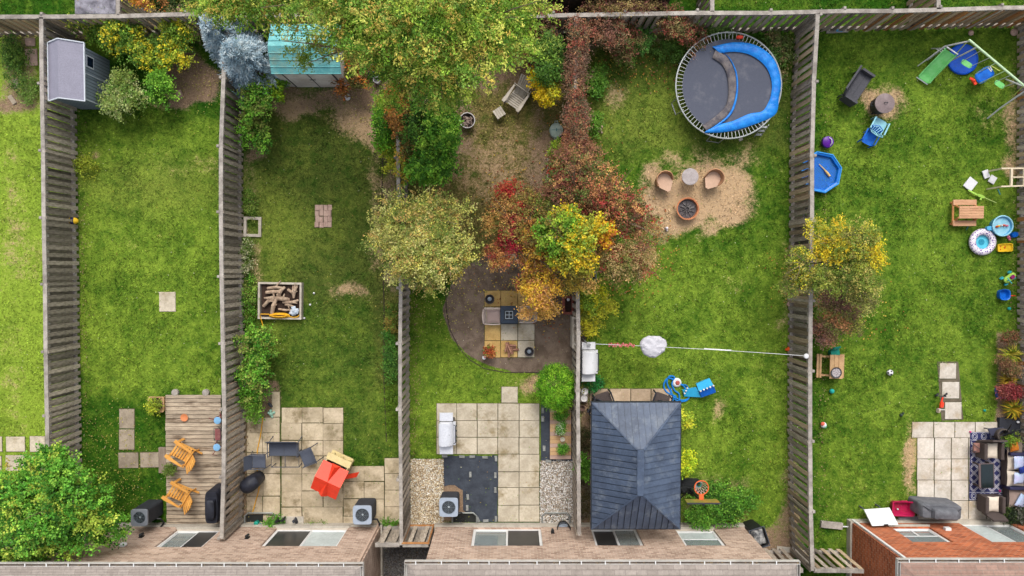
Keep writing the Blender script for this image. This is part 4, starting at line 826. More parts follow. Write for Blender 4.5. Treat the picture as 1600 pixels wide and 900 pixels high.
plant('mixed_autumn_bush', 'mottled green orange and rust foliage linking the autumn trees in the centre', 'tree', (860, 400), [bl(850, 372, 2.7, 36, 34, .6, 170, [(100,116,48),(140,130,60),(176,120,60),(120,84,52),(206,160,60)], L=.085), bl(905, 440, 2.2, 30, 18, .5, 90, [(176,150,60),(120,120,56),(200,160,90)], L=.085), bl(835, 440, 2.1, 34, 18, .5, 100, [(196,150,70),(120,110,56),(160,90,56),(206,176,70)], L=.085), bl(940, 385, 2.6, 26, 26, .5, 100, [(150,110,60),(106,112,54),(190,70,52),(196,150,70)], L=.085), bl(925, 255, 1.7, 24, 20, .5, 80, [(120,76,60),(100,90,56),(150,110,80)], L=.08)], 57)
plant('yellow_maple', 'bright yellow and lime green maple crown in the autumn cluster', 'tree', (882, 385), [
    bl(868, 365, 3.3, 30, 30, .7, 170, [(100,144,40),(130,164,50),(84,124,34),(150,170,54),(120,110,50)], w=.42), bl(905, 375, 3.4, 34, 34, .7, 200, [(170,170,44),(124,152,48),(206,176,40),(140,146,50)], w=.42), bl(900, 412, 3.0, 32, 26, .6, 150, [(212,178,36),(190,164,40),(150,150,48),(130,120,44)], w=.42), bl(872, 395, 3.0, 26, 24, .6, 90, [(170,180,50),(120,150,40)], w=.42), bl(885, 342, 3.2, 20, 14, .5, 50, [(226,190,40),(130,160,50)], w=.42), bl(945, 365, 3.0, 10, 18, .4, 36, [(226,180,40),(206,120,50)], w=.42)], 53,
    trunk=(882, 385, 2.4), limbs=[(868, 365, 3.3), (905, 375, 3.4), (900, 410, 3.0)], tr=.08)
plant('orange_autumn_tree', 'orange and crimson autumn tree above the square seating patio', 'tree', (815, 370), [
    bl(790, 335, 2.4, 30, 38, .7, 200, [(196,150,84),(170,110,70),(150,140,70),(120,120,56),(206,160,90)], L=.09), bl(796, 312, 2.6, 18, 20, .5, 70, [(176,50,50),(200,96,66),(150,130,70)], L=.09), bl(800, 365, 2.5, 14, 34, .5, 110, [(166,34,50),(140,40,56),(120,60,50)], L=.09), bl(830, 340, 2.4, 28, 40, .7, 170, [(100,116,44),(130,120,56),(120,80,50),(150,130,66)], L=.09), bl(790, 400, 2.2, 26, 30, .6, 130, [(196,140,80),(150,70,56),(206,160,90)], L=.09),
    bl(845, 410, 2.4, 34, 28, .6, 170, [(176,130,60),(110,110,50),(216,176,50),(140,90,50)], L=.09), bl(848, 455, 2.2, 30, 28, .6, 190, [(216,168,60),(226,184,50),(176,130,70),(206,150,84)], L=.09), bl(842, 482, 1.8, 24, 16, .5, 70, [(206,160,90),(190,150,70)], L=.085)], 54,
    trunk=(815, 370, 1.9), limbs=[(790, 335, 2.4), (800, 400, 2.4), (845, 410, 2.4), (848, 455, 2.2), (830, 335, 2.4)], tr=.09)
plant('yellow_flower_bush', 'lime-yellow loose shrub right of the thin fence near the soccer ball', 'shrub', (922, 485), [bl(922, 478, .8, 18, 24, .5, 110, [(196,190,44),(140,160,44),(110,140,44)], w=.26), bl(920, 505, .6, 16, 26, .4, 80, [(176,170,40),(130,140,44)], w=.26), bl(945, 482, .5, 12, 8, .3, 30, [(186,186,56)]), bl(925, 455, .6, 12, 10, .4, 30, [(120,150,50)])], 55)
plant('low_plant', 'small lime plant inside the thin timber frame in the brown yard', 'plant', (872, 245), [bl(872, 240, .5, 8, 14, .3, 36, [(150,170,50),(120,150,44)]), bl(872, 262, .5, 8, 10, .3, 26, [(176,70,50),(140,70,50)])], 56)
# clipped globe
plant('round_cedar', 'dense round clipped green cedar between mulch bed and gravel', 'shrub', (868, 612), [bl(869, 604, .85, 26, 31, .75, 420, [(84,140,24),(112,168,34),(60,110,18),(140,184,50)], L=.085, w=.2, spray=.16, shell=.85, lump=.02, k=18, up=.1, clump=0), bl(875, 636, .45, 16, 12, .3, 60, [(150,176,50),(120,150,44)], L=.08, w=.2, spray=.16)], 57)
# yard six tree
T6 = [(140,150,60),(110,130,50),(170,160,84),(96,116,44)]
plant('autumn_tree', 'green tree with yellow patches growing through the right-hand fence', 'tree', (1310, 420), [
    bl(1288, 372, 2.5, 22, 26, .6, 110, [(186,176,54),(140,150,60),(206,180,50)], L=.09), bl(1325, 378, 2.7, 36, 34, .7, 230, T6 + [(190,180,60)], L=.085), bl(1350, 400, 2.5, 30, 34, .7, 190, [(226,196,40),(196,180,50),(120,136,50),(150,150,60)], L=.09), bl(1300, 398, 2.8, 24, 20, .5, 90, [(212,182,40),(180,164,50),(120,136,50)], L=.09), bl(1320, 430, 2.6, 50, 34, .7, 280, T6, L=.085), bl(1250, 410, 2.4, 24, 28, .6, 130, T6 + [(206,190,50)], L=.085), bl(1245, 445, 2.2, 22, 20, .5, 70, T6, L=.085), bl(1345, 455, 2.2, 28, 30, .6, 130, [(150,150,80),(120,120,66),(170,170,90)], L=.085)], 58,
    trunk=(1310, 415, 2.0), limbs=[(1290, 375, 2.4), (1350, 390, 2.6), (1250, 415, 2.4), (1340, 450, 2.3), (1320, 370, 2.6)], tr=.09)
plant('purple_leaf_bush', 'dusty purple-brown bush below the yellow-patched tree at the right fence', 'shrub', (1298, 495), [bl(1300, 480, 1.4, 30, 30, .6, 190, [(130,96,84),(150,110,92),(110,90,66),(120,120,66),(170,120,80)], L=.08), bl(1290, 515, 1.1, 20, 22, .5, 90, [(136,100,90),(160,110,84),(120,100,70)], L=.08), bl(1330, 500, 1.0, 20, 20, .4, 70, [(130,130,60),(150,150,70),(110,90,70)], L=.08)], 59)
# big tree bottom left
BT = [(104,160,54),(76,132,40),(138,180,66),(56,104,30),(164,184,70)]
plant('leafy_tree', 'large bright green tree filling the bottom left corner', 'tree', (80, 800), [
    bl(60, 755, 3.4, 62, 46, 1.1, 300, BT, w=.4), bl(120, 770, 3.4, 66, 58, 1.1, 380, BT, w=.4), bl(30, 815, 3.2, 60, 60, 1.1, 330, BT, w=.4), bl(110, 835, 3.0, 66, 36, 1.0, 260, BT, w=.4), bl(150, 815, 2.6, 46, 34, .9, 190, BT[:4], w=.4), bl(70, 710, 2.8, 34, 24, .7, 90, BT, w=.4), bl(10, 760, 3.0, 46, 50, .9, 180, [(140,166,60),(110,156,50),(176,160,60)], w=.4), bl(65, 800, 4.0, 60, 50, .9, 260, BT, w=.4), bl(100, 735, 2.9, 36, 26, .7, 110, BT, w=.4), bl(20, 860, 2.8, 50, 30, .8, 110, BT, w=.4)], 61,
    trunk=(80, 795, 2.4), limbs=[(60, 755, 3.3), (130, 770, 3.3), (30, 820, 3), (140, 830, 2.9), (65, 800, 3.8)], tr=.14)
plant('weeds', 'tall green weeds between the gazebo and the hoop', 'weeds', (1130, 790), [bl(1125, 785, .4, 44, 26, .4, 240, [(80,130,40),(110,156,54),(60,104,32)]), bl(1100, 805, .4, 26, 16, .3, 90, [(80,130,40),(110,156,54)]), bl(1155, 775, .3, 24, 20, .3, 90, [(96,140,44),(120,160,56)])], 62)
plant('yellow_plant', 'yellow-green plant at the right side of the gazebo', 'plant', (1066, 722), [bl(1070, 722, .5, 9, 14, .3, 40, [(206,214,50),(160,190,50)])], 63)
plant('yellow_plant', 'small yellow-green plant at the upper right corner of the gazebo', 'plant', (1064, 650), [bl(1068, 652, .5, 7, 12, .3, 30, [(206,206,60),(160,180,56)])], 64)
plant('green_plant', 'green plant in the gap between fence and left side of the gazebo', 'plant', (912, 722), [bl(914, 722, .5, 9, 18, .35, 60, [(80,126,40),(100,150,50)])], 65)
plant('ground_cover', 'dark low plants in the narrow gap left of the gazebo', 'plant', (912, 780), [bl(913, 690, .12, 7, 24, .12, 40, [(84,74,50),(60,66,36)], L=.08, spray=.15), bl(912, 780, .12, 7, 40, .12, 60, [(110,100,84),(84,80,50)], L=.08, spray=.15)], 66)
plant('weeds', 'dark green tuft below the white barbecue', 'weeds', (918, 598), [bl(925, 597, .2, 9, 7, .2, 34, [(40,110,50),(60,130,60)]), bl(912, 600, .12, 8, 5, .12, 20, [(130,130,60)])], 67)
plant('weeds', 'weedy tufts growing along the foot of the left house patio', 'weeds', (420, 818), [bl(428, 815, .1, 10, 5, .12, 18, [(90,140,50)]), bl(495, 820, .06, 24, 2.5, .06, 20, [(100,130,50)], spray=.1, L=.06), bl(610, 816, .08, 12, 4, .08, 18, [(90,140,40)], spray=.15, L=.07)], 68)
# right border plants
def spiky(label, px, py, r, pal, seed, n=70):
    b0 = G(px, py); rs = np.random.RandomState(seed); V, Cc = [], []
    for i in range(n):
        a = rs.uniform(0, 6.283); l = r * rs.uniform(.6, 1.1); d = np.array([cos(a), sin(a), 0]); s = np.array([-sin(a), cos(a), 0]) * .014; c = np.array(col(pal[rs.randint(len(pal))])[:3]) * rs.uniform(.7, 1.25); prev = np.array([0, 0, .03])
        h = rs.uniform(.15, .4)
        P_ = [prev, d * l * .45 + np.array([0, 0, h]), d * l * .8 + np.array([0, 0, h * .95]), d * l + np.array([0, 0, h * .5])]
        ws = [1, 1.1, .8, .15]
        for j in range(3):
            V += [P_[j] - s * ws[j], P_[j] + s * ws[j], P_[j+1] + s * ws[j+1], P_[j+1] - s * ws[j+1]]; Cc += [(*np.clip(c, 0, .85), 1)] * 4
    me = np_mesh('spiky_plant', np.array(V), np.arange(len(V)).reshape(-1, 4)); at_ = me.attributes.new('leafcol', 'FLOAT_COLOR', 'POINT'); at_.data.foreach_set('color', np.array(Cc, 'f').ravel()); me.materials.append(M_leaf)
    o = bpy.data.objects.new('spiky_plant', me); C.objects.link(o); o.location = (b0.x, b0.y, 0); tag(o, label, 'plant')
spiky('yellow-green striped grassy plant, uppermost of three along the right border', 1573, 553, .5, [(196,200,60),(230,210,90),(130,160,50)], 1, 90)
spiky('small golden grassy plant, middle of three along the right border', 1567, 592, .38, [(214,180,60),(190,160,50)], 2, 70)
spiky('golden yellow grassy plant just above the dark rug corner', 1576, 637, .46, [(226,190,60),(200,160,50),(150,160,50)], 3, 110)
plant('red_brown_shrub', 'reddish brown low shrub at the top of the right border', 'shrub', (1574, 528), [bl(1573, 527, .35, 13, 11, .3, 80, [(130,84,60),(110,80,56),(90,100,50)], L=.07, spray=.15)], 71)
plant('red_brown_shrub', 'brown and green mottled shrub between two grassy plants in the right border', 'shrub', (1574, 575), [bl(1574, 573, .35, 18, 12, .3, 110, [(120,84,60),(90,90,50),(150,120,84)], L=.07, spray=.15)], 72)
plant('maroon_shrub', 'maroon leaved low shrub beside the blue box in the right border', 'shrub', (1578, 614), [bl(1579, 612, .35, 15, 11, .3, 120, [(140,60,60),(120,50,54),(150,84,76)], L=.08, spray=.14)], 73)
# fallen leaves and clover heads
def litter(name, label, spots_, n, pal, seed, smin=.018, smax=.045, z=.055):
    rs = np.random.RandomState(seed); X_, Y_ = [], []
    for (px, py, rx, ry) in spots_:
        c = G(px, py); s = SC(0); m_ = n // len(spots_); X_.append(c.x + rs.normal(0, rx * s * .5, m_)); Y_.append(c.y + rs.normal(0, ry * s * .5, m_))
    X_, Y_ = np.concatenate(X_), np.concatenate(Y_); m_ = len(X_); a = rs.uniform(0, 6.28, m_); s = rs.uniform(smin, smax, m_)
    q = np.stack([np.stack([X_ + np.cos(a + k * pi/2) * s * (1 if k % 2 else .6), Y_ + np.sin(a + k * pi/2) * s * (1 if k % 2 else .6), np.full(m_, z) + (k == 1) * .012 + rs.uniform(0, .01, m_)], 1) for k in range(4)], 1)
    me = np_mesh(name, q.reshape(-1, 3), np.arange(m_ * 4).reshape(-1, 4)); at_ = me.attributes.new('leafcol', 'FLOAT_COLOR', 'POINT')
    pl = np.array([col(c)[:3] for c in pal]); cc = np.repeat(pl[rs.randint(0, len(pl), m_)], 4, 0); at_.data.foreach_set('color', np.concatenate([cc, np.ones((m_ * 4, 1))], 1).astype('f').ravel()); me.materials.append(M_leaf)
    o = bpy.data.objects.new(name, me); C.objects.link(o); tag(o, label, 'leaves', kind='stuff')
litter('leaf_litter', 'orange, yellow and rust fallen leaves below the autumn trees', [(830,440,90,40),(960,440,80,40),(1010,380,50,60),(800,300,70,60),(860,480,40,40),(1320,480,70,60),(1250,440,40,50),(900,200,60,160),(990,110,110,40)], 2600, [(206,160,70),(190,120,60),(150,70,50),(226,196,80),(170,140,90)], 31)
litter('leaf_litter', 'yellow-green fallen leaflets below the big feathery tree and olive tree', [(560,170,90,50),(760,180,90,60),(650,450,90,50),(620,300,40,120),(720,480,70,60),(300,130,60,40),(150,680,90,60),(190,760,60,60)], 2200, [(206,196,100),(176,170,80),(190,170,110),(150,150,70)], 32, .014, .034)
litter('leaf_litter', 'dry leaves caught along the foot of the fences', [(130,400,12,420),(384,500,10,400),(650,620,10,260),(1232,560,10,380),(1284,560,10,380),(912,700,10,160),(1586,300,8,300)], 2400, [(176,150,110),(150,120,90),(190,170,120),(120,100,70)], 33, .014, .034)
rs = np.random.RandomState(9); n = 9000
xs_, ys_ = rs.uniform(x0, x1, n), rs.uniform(y0, y1, n); a = rs.uniform(0, 6.28, n); s = rs.uniform(.010, .026, n)
q = np.stack([np.stack([xs_ + np.cos(a + k * pi/2) * s * (1 if k % 2 else .6), ys_ + np.sin(a + k * pi/2) * s * (1 if k % 2 else .6), np.full(n, .05) + (k == 1) * .01], 1) for k in range(4)], 1)
me = np_mesh('fallen_leaves', q.reshape(-1, 3), np.arange(n * 4).reshape(-1, 4)); at_ = me.attributes.new('leafcol', 'FLOAT_COLOR', 'POINT')
pal = np.array([col(c)[:3] for c in [(206,196,110),(190,170,70),(226,220,190),(176,136,76),(150,170,60),(120,160,50),(100,150,40),(130,176,60),(90,136,36)]]); cc = np.repeat(pal[rs.randint(0, 9, n)], 4, 0)
at_.data.foreach_set('color', np.concatenate([cc, np.ones((n * 4, 1))], 1).astype('f').ravel()); me.materials.append(M_leaf)
o = bpy.data.objects.new('fallen_leaves', me); C.objects.link(o); tag(o, 'small pale fallen leaves speckled over the lawns', 'leaves', kind='stuff')
# ================================================ OBJECTS
def sm(name, rgb, **k): return mat(name, rgb, **k)
orange_wood = sm('orange_stained_wood', (240, 178, 92), rgb2=(216, 150, 70), scale=3, kind='obj', rnd=.08, rough=.6)
grey_wood = sm('grey_wood', (212, 202, 186), rgb2=(180, 170, 154), scale=4, kind='obj', rnd=.08, rough=.85)
pale_wood = sm('pale_pine', (212, 174, 128), rgb2=(188, 148, 106), scale=3, kind='obj', rnd=.08, rough=.75)
white_pl = sm('white_plastic', (226, 226, 228), var=.03, rough=.4)
steel = sm('stainless_steel', (226, 228, 234), var=.05, scale=2, rough=.3, metal=.2, spec=.5)
dark_met = sm('dark_metal', (62, 64, 70), var=.15, rough=.5)
grey_met = sm('grey_frame', (84, 88, 98), var=.1, rough=.5)
sling = sm('grey_sling', (86, 92, 106), var=.1, scale=20, rough=.8)
cover_blk = sm('black_cover', (40, 42, 52), var=.3, scale=4, rough=.55, bump=.5, bscale=8)
cover_gry = sm('grey_cover', (118, 120, 126), rgb2=(92, 94, 100), scale=3, rough=.7, bump=.5, bscale=8)
red_pl = sm('red_plastic', (246, 72, 44), var=.08, rough=.45)
blue_pl = sm('blue_plastic', (20, 116, 222), rgb2=(8, 92, 196), scale=4, rough=.4)
sky_pl = sm('sky_blue_plastic', (92, 178, 226), var=.08, rough=.4)
pale_blue = sm('pale_blue_plastic', (146, 206, 220), var=.06, rough=.45)
green_pl = sm('light_green_plastic', (112, 206, 110), rgb2=(138, 220, 136), rough=.4)
yellow_pl = sm('yellow_plastic', (240, 196, 40), var=.08, rough=.5)
teal_pl = sm('teal_plastic', (24, 150, 130), var=.08, rough=.5)
cream_cush = sm('cream_cushion', (226, 214, 196), var=.06, scale=8, rough=.9)
wicker = sm('dark_wicker', (96, 84, 80), rgb2=(70, 62, 60), scale=40, rough=.8, bump=.5)
tan_wicker = sm('tan_wicker', (206, 158, 120), rgb2=(176, 128, 94), scale=30, rough=.85, bump=.4)
soil = sm('potting_soil', (66, 50, 42), var=.3, scale=20, rough=.95)
ember = sm('charred_wood', (60, 56, 56), rgb2=(128, 122, 120), scale=14, rough=.95)

# ---- adirondack chair: faces -Y locally (back toward +Y)
def adirondack(label, px, py, rz, m, s=1.0, group=None, n=6, pz=0):
    x, y = at(px, py, .4); r = T('adirondack_chair', label, 'chair', x, y, pz, rz, group)
    W_ = .52 * s
    for i in range(n):      # seat slats run left-right
        yy = -.30 * s + i * .58 * s / n; P('seat_slat', MB().box((0, yy, .38 * s - i * .025 * s), (W_, .58 * s / n * .72, .018)), m, r)
    for i in range(n):
        xx = (i - (n - 1) / 2) * W_ / n; top = .44 * s + (1 - abs(i - (n-1)/2) / n * 1.1) * .1 * s
        P('back_slat', MB().bar((xx * .82, .2 * s, .26 * s), (xx * 1.12, .2 * s + top, .88 * s), W_ / n * .8, .018, (0, -1, .4)), m, r)
    for sg in (1, -1):
        ax = sg * (W_ / 2 + .05 * s)
        P('armrest', MB().prism([(ax - .065*s, -.40*s), (ax + .05*s, -.42*s), (ax + .075*s, -.3*s), (ax + .04*s, .3*s), (ax - .02*s, .32*s), (ax - .045*s, -.1*s)], .54 * s, .562 * s), m, r)
        P('leg', MB().bx(ax - .012, ax + .012, -.36 * s, -.27 * s, 0, .54 * s), m, r)
        P('side_rail', MB().bar((sg * (W_/2 - .01), -.36 * s, .34 * s), (sg * (W_/2 - .01), .55 * s, .06 * s), .02, .11 * s), m, r)
        P('leg', MB().bar((ax - sg*.03, .3 * s, .56 * s), (ax - sg*.03, .36 * s, 0), .03, .06), m, r)
    P('back_rail', MB().box((0, .36 * s, .52 * s), (W_ + .16 * s, .03, .07 * s)), m, r)
    return r
c1 = adirondack('orange stained wood chair on the deck beside the wooden step, upper of two', 286, 707, R(-124), orange_wood, group='orange wooden deck chairs', pz=.125)
c2 = copy_tree(c1, None, (*at(281, 770, .4), .125), R(-121), 'orange stained wood chair on the deck nearest the air conditioner, lower of two')
adirondack('grey weathered wood reclining garden chair on the brown lawn', 807, 153, R(-35), grey_wood, s=1.0, n=7)
r = T('footstool', 'small grey wood slatted stool beside the grey garden chair', 'stool', *at(780, 176, .3), 0, R(33))
for i in range(4): P('slat', MB().box((-.135 + i * .09, 0, .3), (.08, .34, .02)), grey_wood, r)
for a in (1, -1):
    for b_ in (1, -1): P('leg', MB().box((a * .15, b_ * .13, .145), (.03, .05, .29)), grey_wood, r)
# ---- pots
def pot(label, px, py, rr, m, blp, seed, sq=False, h=.25, z=0):
    x, y = at(px, py, z); r = T('potted_plant', label, 'potted plant', x, y, z)
    if sq: P('planter_box', MB().loft([(0, 0, 0, rr*.85, rr*.85), (h, 0, 0, rr, rr), (h, 0, 0, rr*.86, rr*.86), (h*.75, 0, 0, rr*.84, rr*.84)], e=12), m, r)
    else: P('pot', MB().lathe([(rr*.7, 0), (rr, h), (rr*.86, h), (rr*.8, h*.8), (1e-5, h*.8)]), m, r, smooth=True)
    P('soil', MB().lathe([(rr*.8, h*.82), (1e-5, h*.83)]), soil, r)
    leaves('foliage', r, [dict(c=(x, y, z + h + .08), r=(rr*.8, rr*.8, .16), n=40, k=10, L=.08, spray=.14, pal=blp)], seed, (x, y, z)); return r
pot('square tan planter with lime green plant at the corner of the deck', 249, 630, .29, pale_wood, [(186,196,60),(150,170,50),(120,140,50)], 81, sq=True)
pot('small dark pot of green plants between the two orange chairs', 273, 730, .12, blackp, [(86,110,40),(110,130,60)], 82, z=.125)
TM('bowl', 'small orange clay bowl alone on the upper part of the deck', 'bowl', MB().lathe([(.08, 0), (.13, .06), (.14, .07), (.11, .06), (.06, .03), (1e-5, .03)]), sm('terracotta', (222, 140, 92), var=.1), *at(289, 652, .13), .125, smooth=True)
# blue round stools with folded red chair
def bluestool(label, px, py, rz):
    x, y = at(px, py, .5); r = T('folding_stool', label, 'stool', x, y, .125, rz)
    P('seat', MB().lathe([(1e-5, .36), (.12, .37), (.135, .39), (.12, .41), (1e-5, .42)], n=18), sm('powder_blue', (132, 184, 226), var=.05), r, smooth=True)
    for i, (a, b_) in enumerate((((.1, .1, .37), (-.12, .2, 0)), ((-.1, .1, .37), (.12, .2, 0)), ((.1, -.1, .37), (-.1, -.2, 0)), ((-.1, -.1, .37), (.1, -.2, 0)))): P('leg', MB().tube([a, b_], .014), sm('maroon_metal', (120, 56, 60), var=.1), r)
    P('back_strap', MB().tube([(-.1, 0, .38), (-.3, .04, .42), (-.34, -.04, .2)], .014), sm('maroon_metal', (120, 56, 60)), r)
bluestool('upper of two blue round-seated stools against the fence on the deck', 340, 657, -.2)
bluestool('lower of two blue round-seated stools against the fence on the deck', 339, 699, 1.2)
r = T('folding_chair', 'small maroon striped sling chair between the two blue stools', 'chair', *at(341, 678, .4), .125)
for i in range(5): P('strap', MB().box((-.08 + i * .04, 0, .34 - abs(i - 2) * .01), (.028, .42, .012)), sm('maroon_sling', (150, 84, 88), var=.1), r)
P('frame', MB().tube([(-.12, -.22, .35), (.12, -.22, .35), (.12, .22, .35), (-.12, .22, .35)], .013, closed=True).tube([(-.12, -.2, .35), (.1, -.2, 0)], .012).tube([(.1, .2, .35), (-.12, .2, 0)], .012), dark_met, r)
# covered barbecue on deck
x, y = at(333, 791, .8); r = T('covered_barbecue', 'barbecue under a black cover on the deck by the fence', 'barbecue', x, y, .125)
P('cover', MB().loft([(0, .02, 0, .26, .62), (.5, .02, 0, .25, .6), (.78, .0, 0, .24, .58), (.84, -.0, .0, .22, .56), (.84, .0, -.02, .19, .36), (1.02, .02, -.02, .16, .34), (1.06, .02, -.02, .1, .28)], e=5), cover_blk, r, smooth=True)
# ---- air conditioners
def acunit(label, px, py, hz, dark, top, seed, w_=.37):
    x, y = at(px, py, hz); r = T('air_conditioner', label, 'air conditioner', x, y)
    P('cabinet', MB().loft([(0.05, 0, 0, w_*.97, w_*.97), (hz - .05, 0, 0, w_*.97, w_*.97)], e=8), dark, r)
    lv = MB()
    for i in range(14): lv.loft([(.12 + i * (hz - .25) / 14, 0, 0, w_, w_), (.14 + i * (hz - .25) / 14, 0, 0, w_, w_)], e=8)
    tagl = P('louvres', lv, dark_met, r); tagl['kind'] = 'stuff'
    n = 32; tp = MB(); vs = []
    def se(a, rad, e):
        c_, s_ = cos(a), sin(a); return rad * math.copysign(abs(c_) ** (2/e), c_), rad * math.copysign(abs(s_) ** (2/e), s_)
    rings = [(hz - .06, w_ * 1.02, 8), (hz, w_ * 1.02, 8), (hz + .012, w_, 8), (hz + .012, w_ * .74, 2), (hz - .12, w_ * .70, 2)]
    for z, rad, e in rings: vs += [(*se(2*pi*(k+.5)/n, rad, e), z) for k in range(n)]
    tp.add(vs, [(i*n+k, i*n+(k+1)%n, (i+1)*n+(k+1)%n, (i+1)*n+k) for i in range(4) for k in range(n)])
    P('top_panel', tp, top, r)
    P('fan_well', MB().lathe([(w_ * .72, hz - .2), (1e-5, hz - .2)], n=24), sm('dark_well', (58, 74, 84), var=.1), r)
    for k in range(3):
        a = k * 2.094 + seed; P('fan_blade', MB().poly([(.05*cos(a), .05*sin(a), hz-.12), (w_*.6*cos(a-.25), w_*.6*sin(a-.25), hz-.15), (w_*.62*cos(a+.5), w_*.62*sin(a+.5), hz-.1)], .01, (0,0,1)), sm('blade_grey', (150, 158, 164), var=.1, rough=.3, metal=.4), r)
    P('hub', MB().lathe([(.07, hz - .14), (.07, hz - .06), (1e-5, hz - .04)]), sm('hub_grey', (190, 200, 206), var=.05), r, smooth=True)
    gm = MB()
    for q in (.2, .36, .52, .68): gm.tube([(w_*q*cos(2*pi*k/24), w_*q*sin(2*pi*k/24), hz + .008) for k in range(24)], .004, 4, True)
    for k in range(8): gm.tube([(.05*cos(k*pi/4), .05*sin(k*pi/4), hz + .008), (w_*.74*cos(k*pi/4), w_*.74*sin(k*pi/4), hz + .008)], .004, 4)
    P('fan_guard', gm, sm('guard', (120, 136, 144), var=.05), r)
    P('hose', MB().tube([(w_*.6, -w_*.9, .5), (w_ * 1.3, -w_, .45), (w_*1.5, -w_*1.7, .3), (w_*1.1, -w_*2.2, .3)], .035, 7), blackp, r, smooth=True)
    return r
ac_lt = sm('ac_light_top', (168, 180, 196), var=.05, rough=.45); ac_gr = sm('ac_grey_top', (132, 138, 146), var=.05, rough=.45)
acunit('tall dark air conditioner with grey square top at the left house by the tree', 217.5, 809, 1.15, blackp, ac_gr, .3, .29)
acunit('air conditioner with pale blue-grey top on the playhouse patio', 566, 805, .95, dark_met, ac_lt, 1.2, .33)
acunit('air conditioner with pale top and visible fan beside the black landscape fabric', 701, 793, .85, dark_met, ac_lt, 2.1, .33)
# ---- yard with playhouse: sling furniture
def frame_tube(pts, rad=.016, closed=False): return MB().tube(pts, rad, 6, closed)
def sling_chair(nm, label, px, py, rz, w_=.5, cat='chair'):
    x, y = at(px, py, .42); r = T(nm, label, cat, x, y, .035, rz)
    P('seat', MB().bx(-w_/2 + .02, w_/2 - .02, -.24, .2, .40, .415), sling, r)
    P('backrest', MB().poly([(-w_/2 + .02, .2, .42), (w_/2 - .02, .2, .42), (w_/2 - .02, .34, .82), (-w_/2 + .02, .34, .82)], .014), sling, r)
    for sg in (1, -1):
        xx = sg * w_ / 2
        P('side_frame', MB().tube([(xx, -.3, .0), (xx, -.26, .6), (xx, .27, .62)], .016).tube([(xx, -.26, .4), (xx, .2, .4), (xx, .35, .84)], .016).tube([(xx, .22, .55), (xx, .36, .0)], .016), grey_met, r)
    P('cross_bar', MB().tube([(-w_/2, .35, .84), (w_/2, .35, .84)], .016).tube([(-w_/2, -.25, .4), (w_/2, -.25, .4)], .016), grey_met, r)
    if w_ > .8: P('centre_bar', MB().bar((0, -.25, .42), (0, .2, .42), .02).bar((0, .2, .43), (0, .34, .83), .02), grey_met, r)
    return r
sling_chair('garden_loveseat', 'grey sling two-seat garden bench on the worn patio', 444, 701, 0, 1.06, 'bench')
sling_chair('sling_chair', 'grey sling armchair at an angle right of the two-seat bench', 482, 713, R(-68), .56)
sling_chair('sling_chair', 'dark grey sling chair squeezed beside the fence left of the bench', 404, 720, R(90), .5)
r = T('coffee_table', 'low grey metal table frame in front of the two-seat bench', 'table', *at(446, 720, .4), .035)
P('table_frame', MB().tube([(-.5, -.22, .4), (.5, -.22, .4), (.5, .22, .4), (-.5, .22, .4)], .018, closed=True), grey_met, r)
P('cross_bar', MB().tube([(0, -.22, .4), (0, .22, .4)], .014), grey_met, r)
for a in (1, -1):
    for b_ in (1, -1): P('leg', MB().tube([(a*.5, b_*.22, .4), (a*.47, b_*.2, 0)], .016), grey_met, r)
r = T('covered_kettle_grill', 'round kettle grill under a black cover beside the fence', 'barbecue', *at(391, 756, .7), .035, R(35))
P('cover', MB().loft([(0, 0, 0, .3, .24), (.55, 0, 0, .36, .28), (.8, 0, 0, .34, .27), (.95, 0, 0, .2, .16), (1.0, 0, 0, .05, .05)], e=2.3), cover_blk, r, smooth=True)
for i in range(5): P('cover_fold', MB().tube([(.34*cos(i*1.25), .26*sin(i*1.25), .3), (.33*cos(i*1.25), .25*sin(i*1.25), .78), (.1*cos(i*1.25), .08*sin(i*1.25), .98)], .012), cover_blk, r, smooth=True)
# playhouse
x, y = at(515, 749, 1.1); r = T('playhouse', "children's toy playhouse with bright red ridged roof and cream walls", 'playhouse', x, y, .035, R(-25)); r.scale = (.98, 1.24, 1)
cream_pl = sm('cream_plastic', (226, 206, 150), var=.08, rough=.5)
P('wall', MB().bx(-.42, .42, -.40, -.37, 0, .95).bx(-.42, .42, .47, .5, 0, .95).bx(-.42, -.39, -.37, .47, 0, .95).bx(.39, .42, -.37, .47, 0, .95), cream_pl, r)
zt_, ze_ = 1.32, 1.0
P('roof_slope', MB().poly([(-.5, -.48, ze_), (.5, -.48, ze_), (.5, -.02, zt_), (-.5, -.02, zt_)], .03), red_pl, r)
P('roof_slope', MB().poly([(-.5, -.02, zt_), (.5, -.02, zt_), (.5, .42, ze_), (-.5, .42, ze_)], .03), red_pl, r)
P('dormer', MB().add([(-.16, .44, ze_), (.16, .44, ze_), (0, .42, zt_ - .03), (0, -.02, zt_ + .005)], [(0, 1, 2), (0, 2, 3), (2, 1, 3)]), red_pl, r)
P('dormer', MB().add([(-.16, -.5, ze_), (.16, -.5, ze_), (0, -.49, zt_ - .08), (0, -.02, zt_ + .003)], [(1, 0, 2), (2, 0, 3), (1, 2, 3)]), red_pl, r)
sh_ = P('counter_shelf', MB().bx(-.42, .42, .5, .66, .5, .54), cream_pl, r)
for sx in (-.3, .02, .34): P('post', MB().bx(sx - .04, sx + .04, .5, .62, .54, .9), cream_pl, r)
P('bar_top', MB().bx(-.46, .46, .48, .66, .9, .94), cream_pl, r)
P('door', MB().bx(-.06, .3, -.41, -.402, .05, .7), sm('red_door', (200, 50, 36)), r)
P('red_awning', MB().poly([(.42, .18, .6), (.42, .02, .6), (.78, .16, .35), (.8, .34, .35)], .03, (0, 0, 1)), red_pl, r)
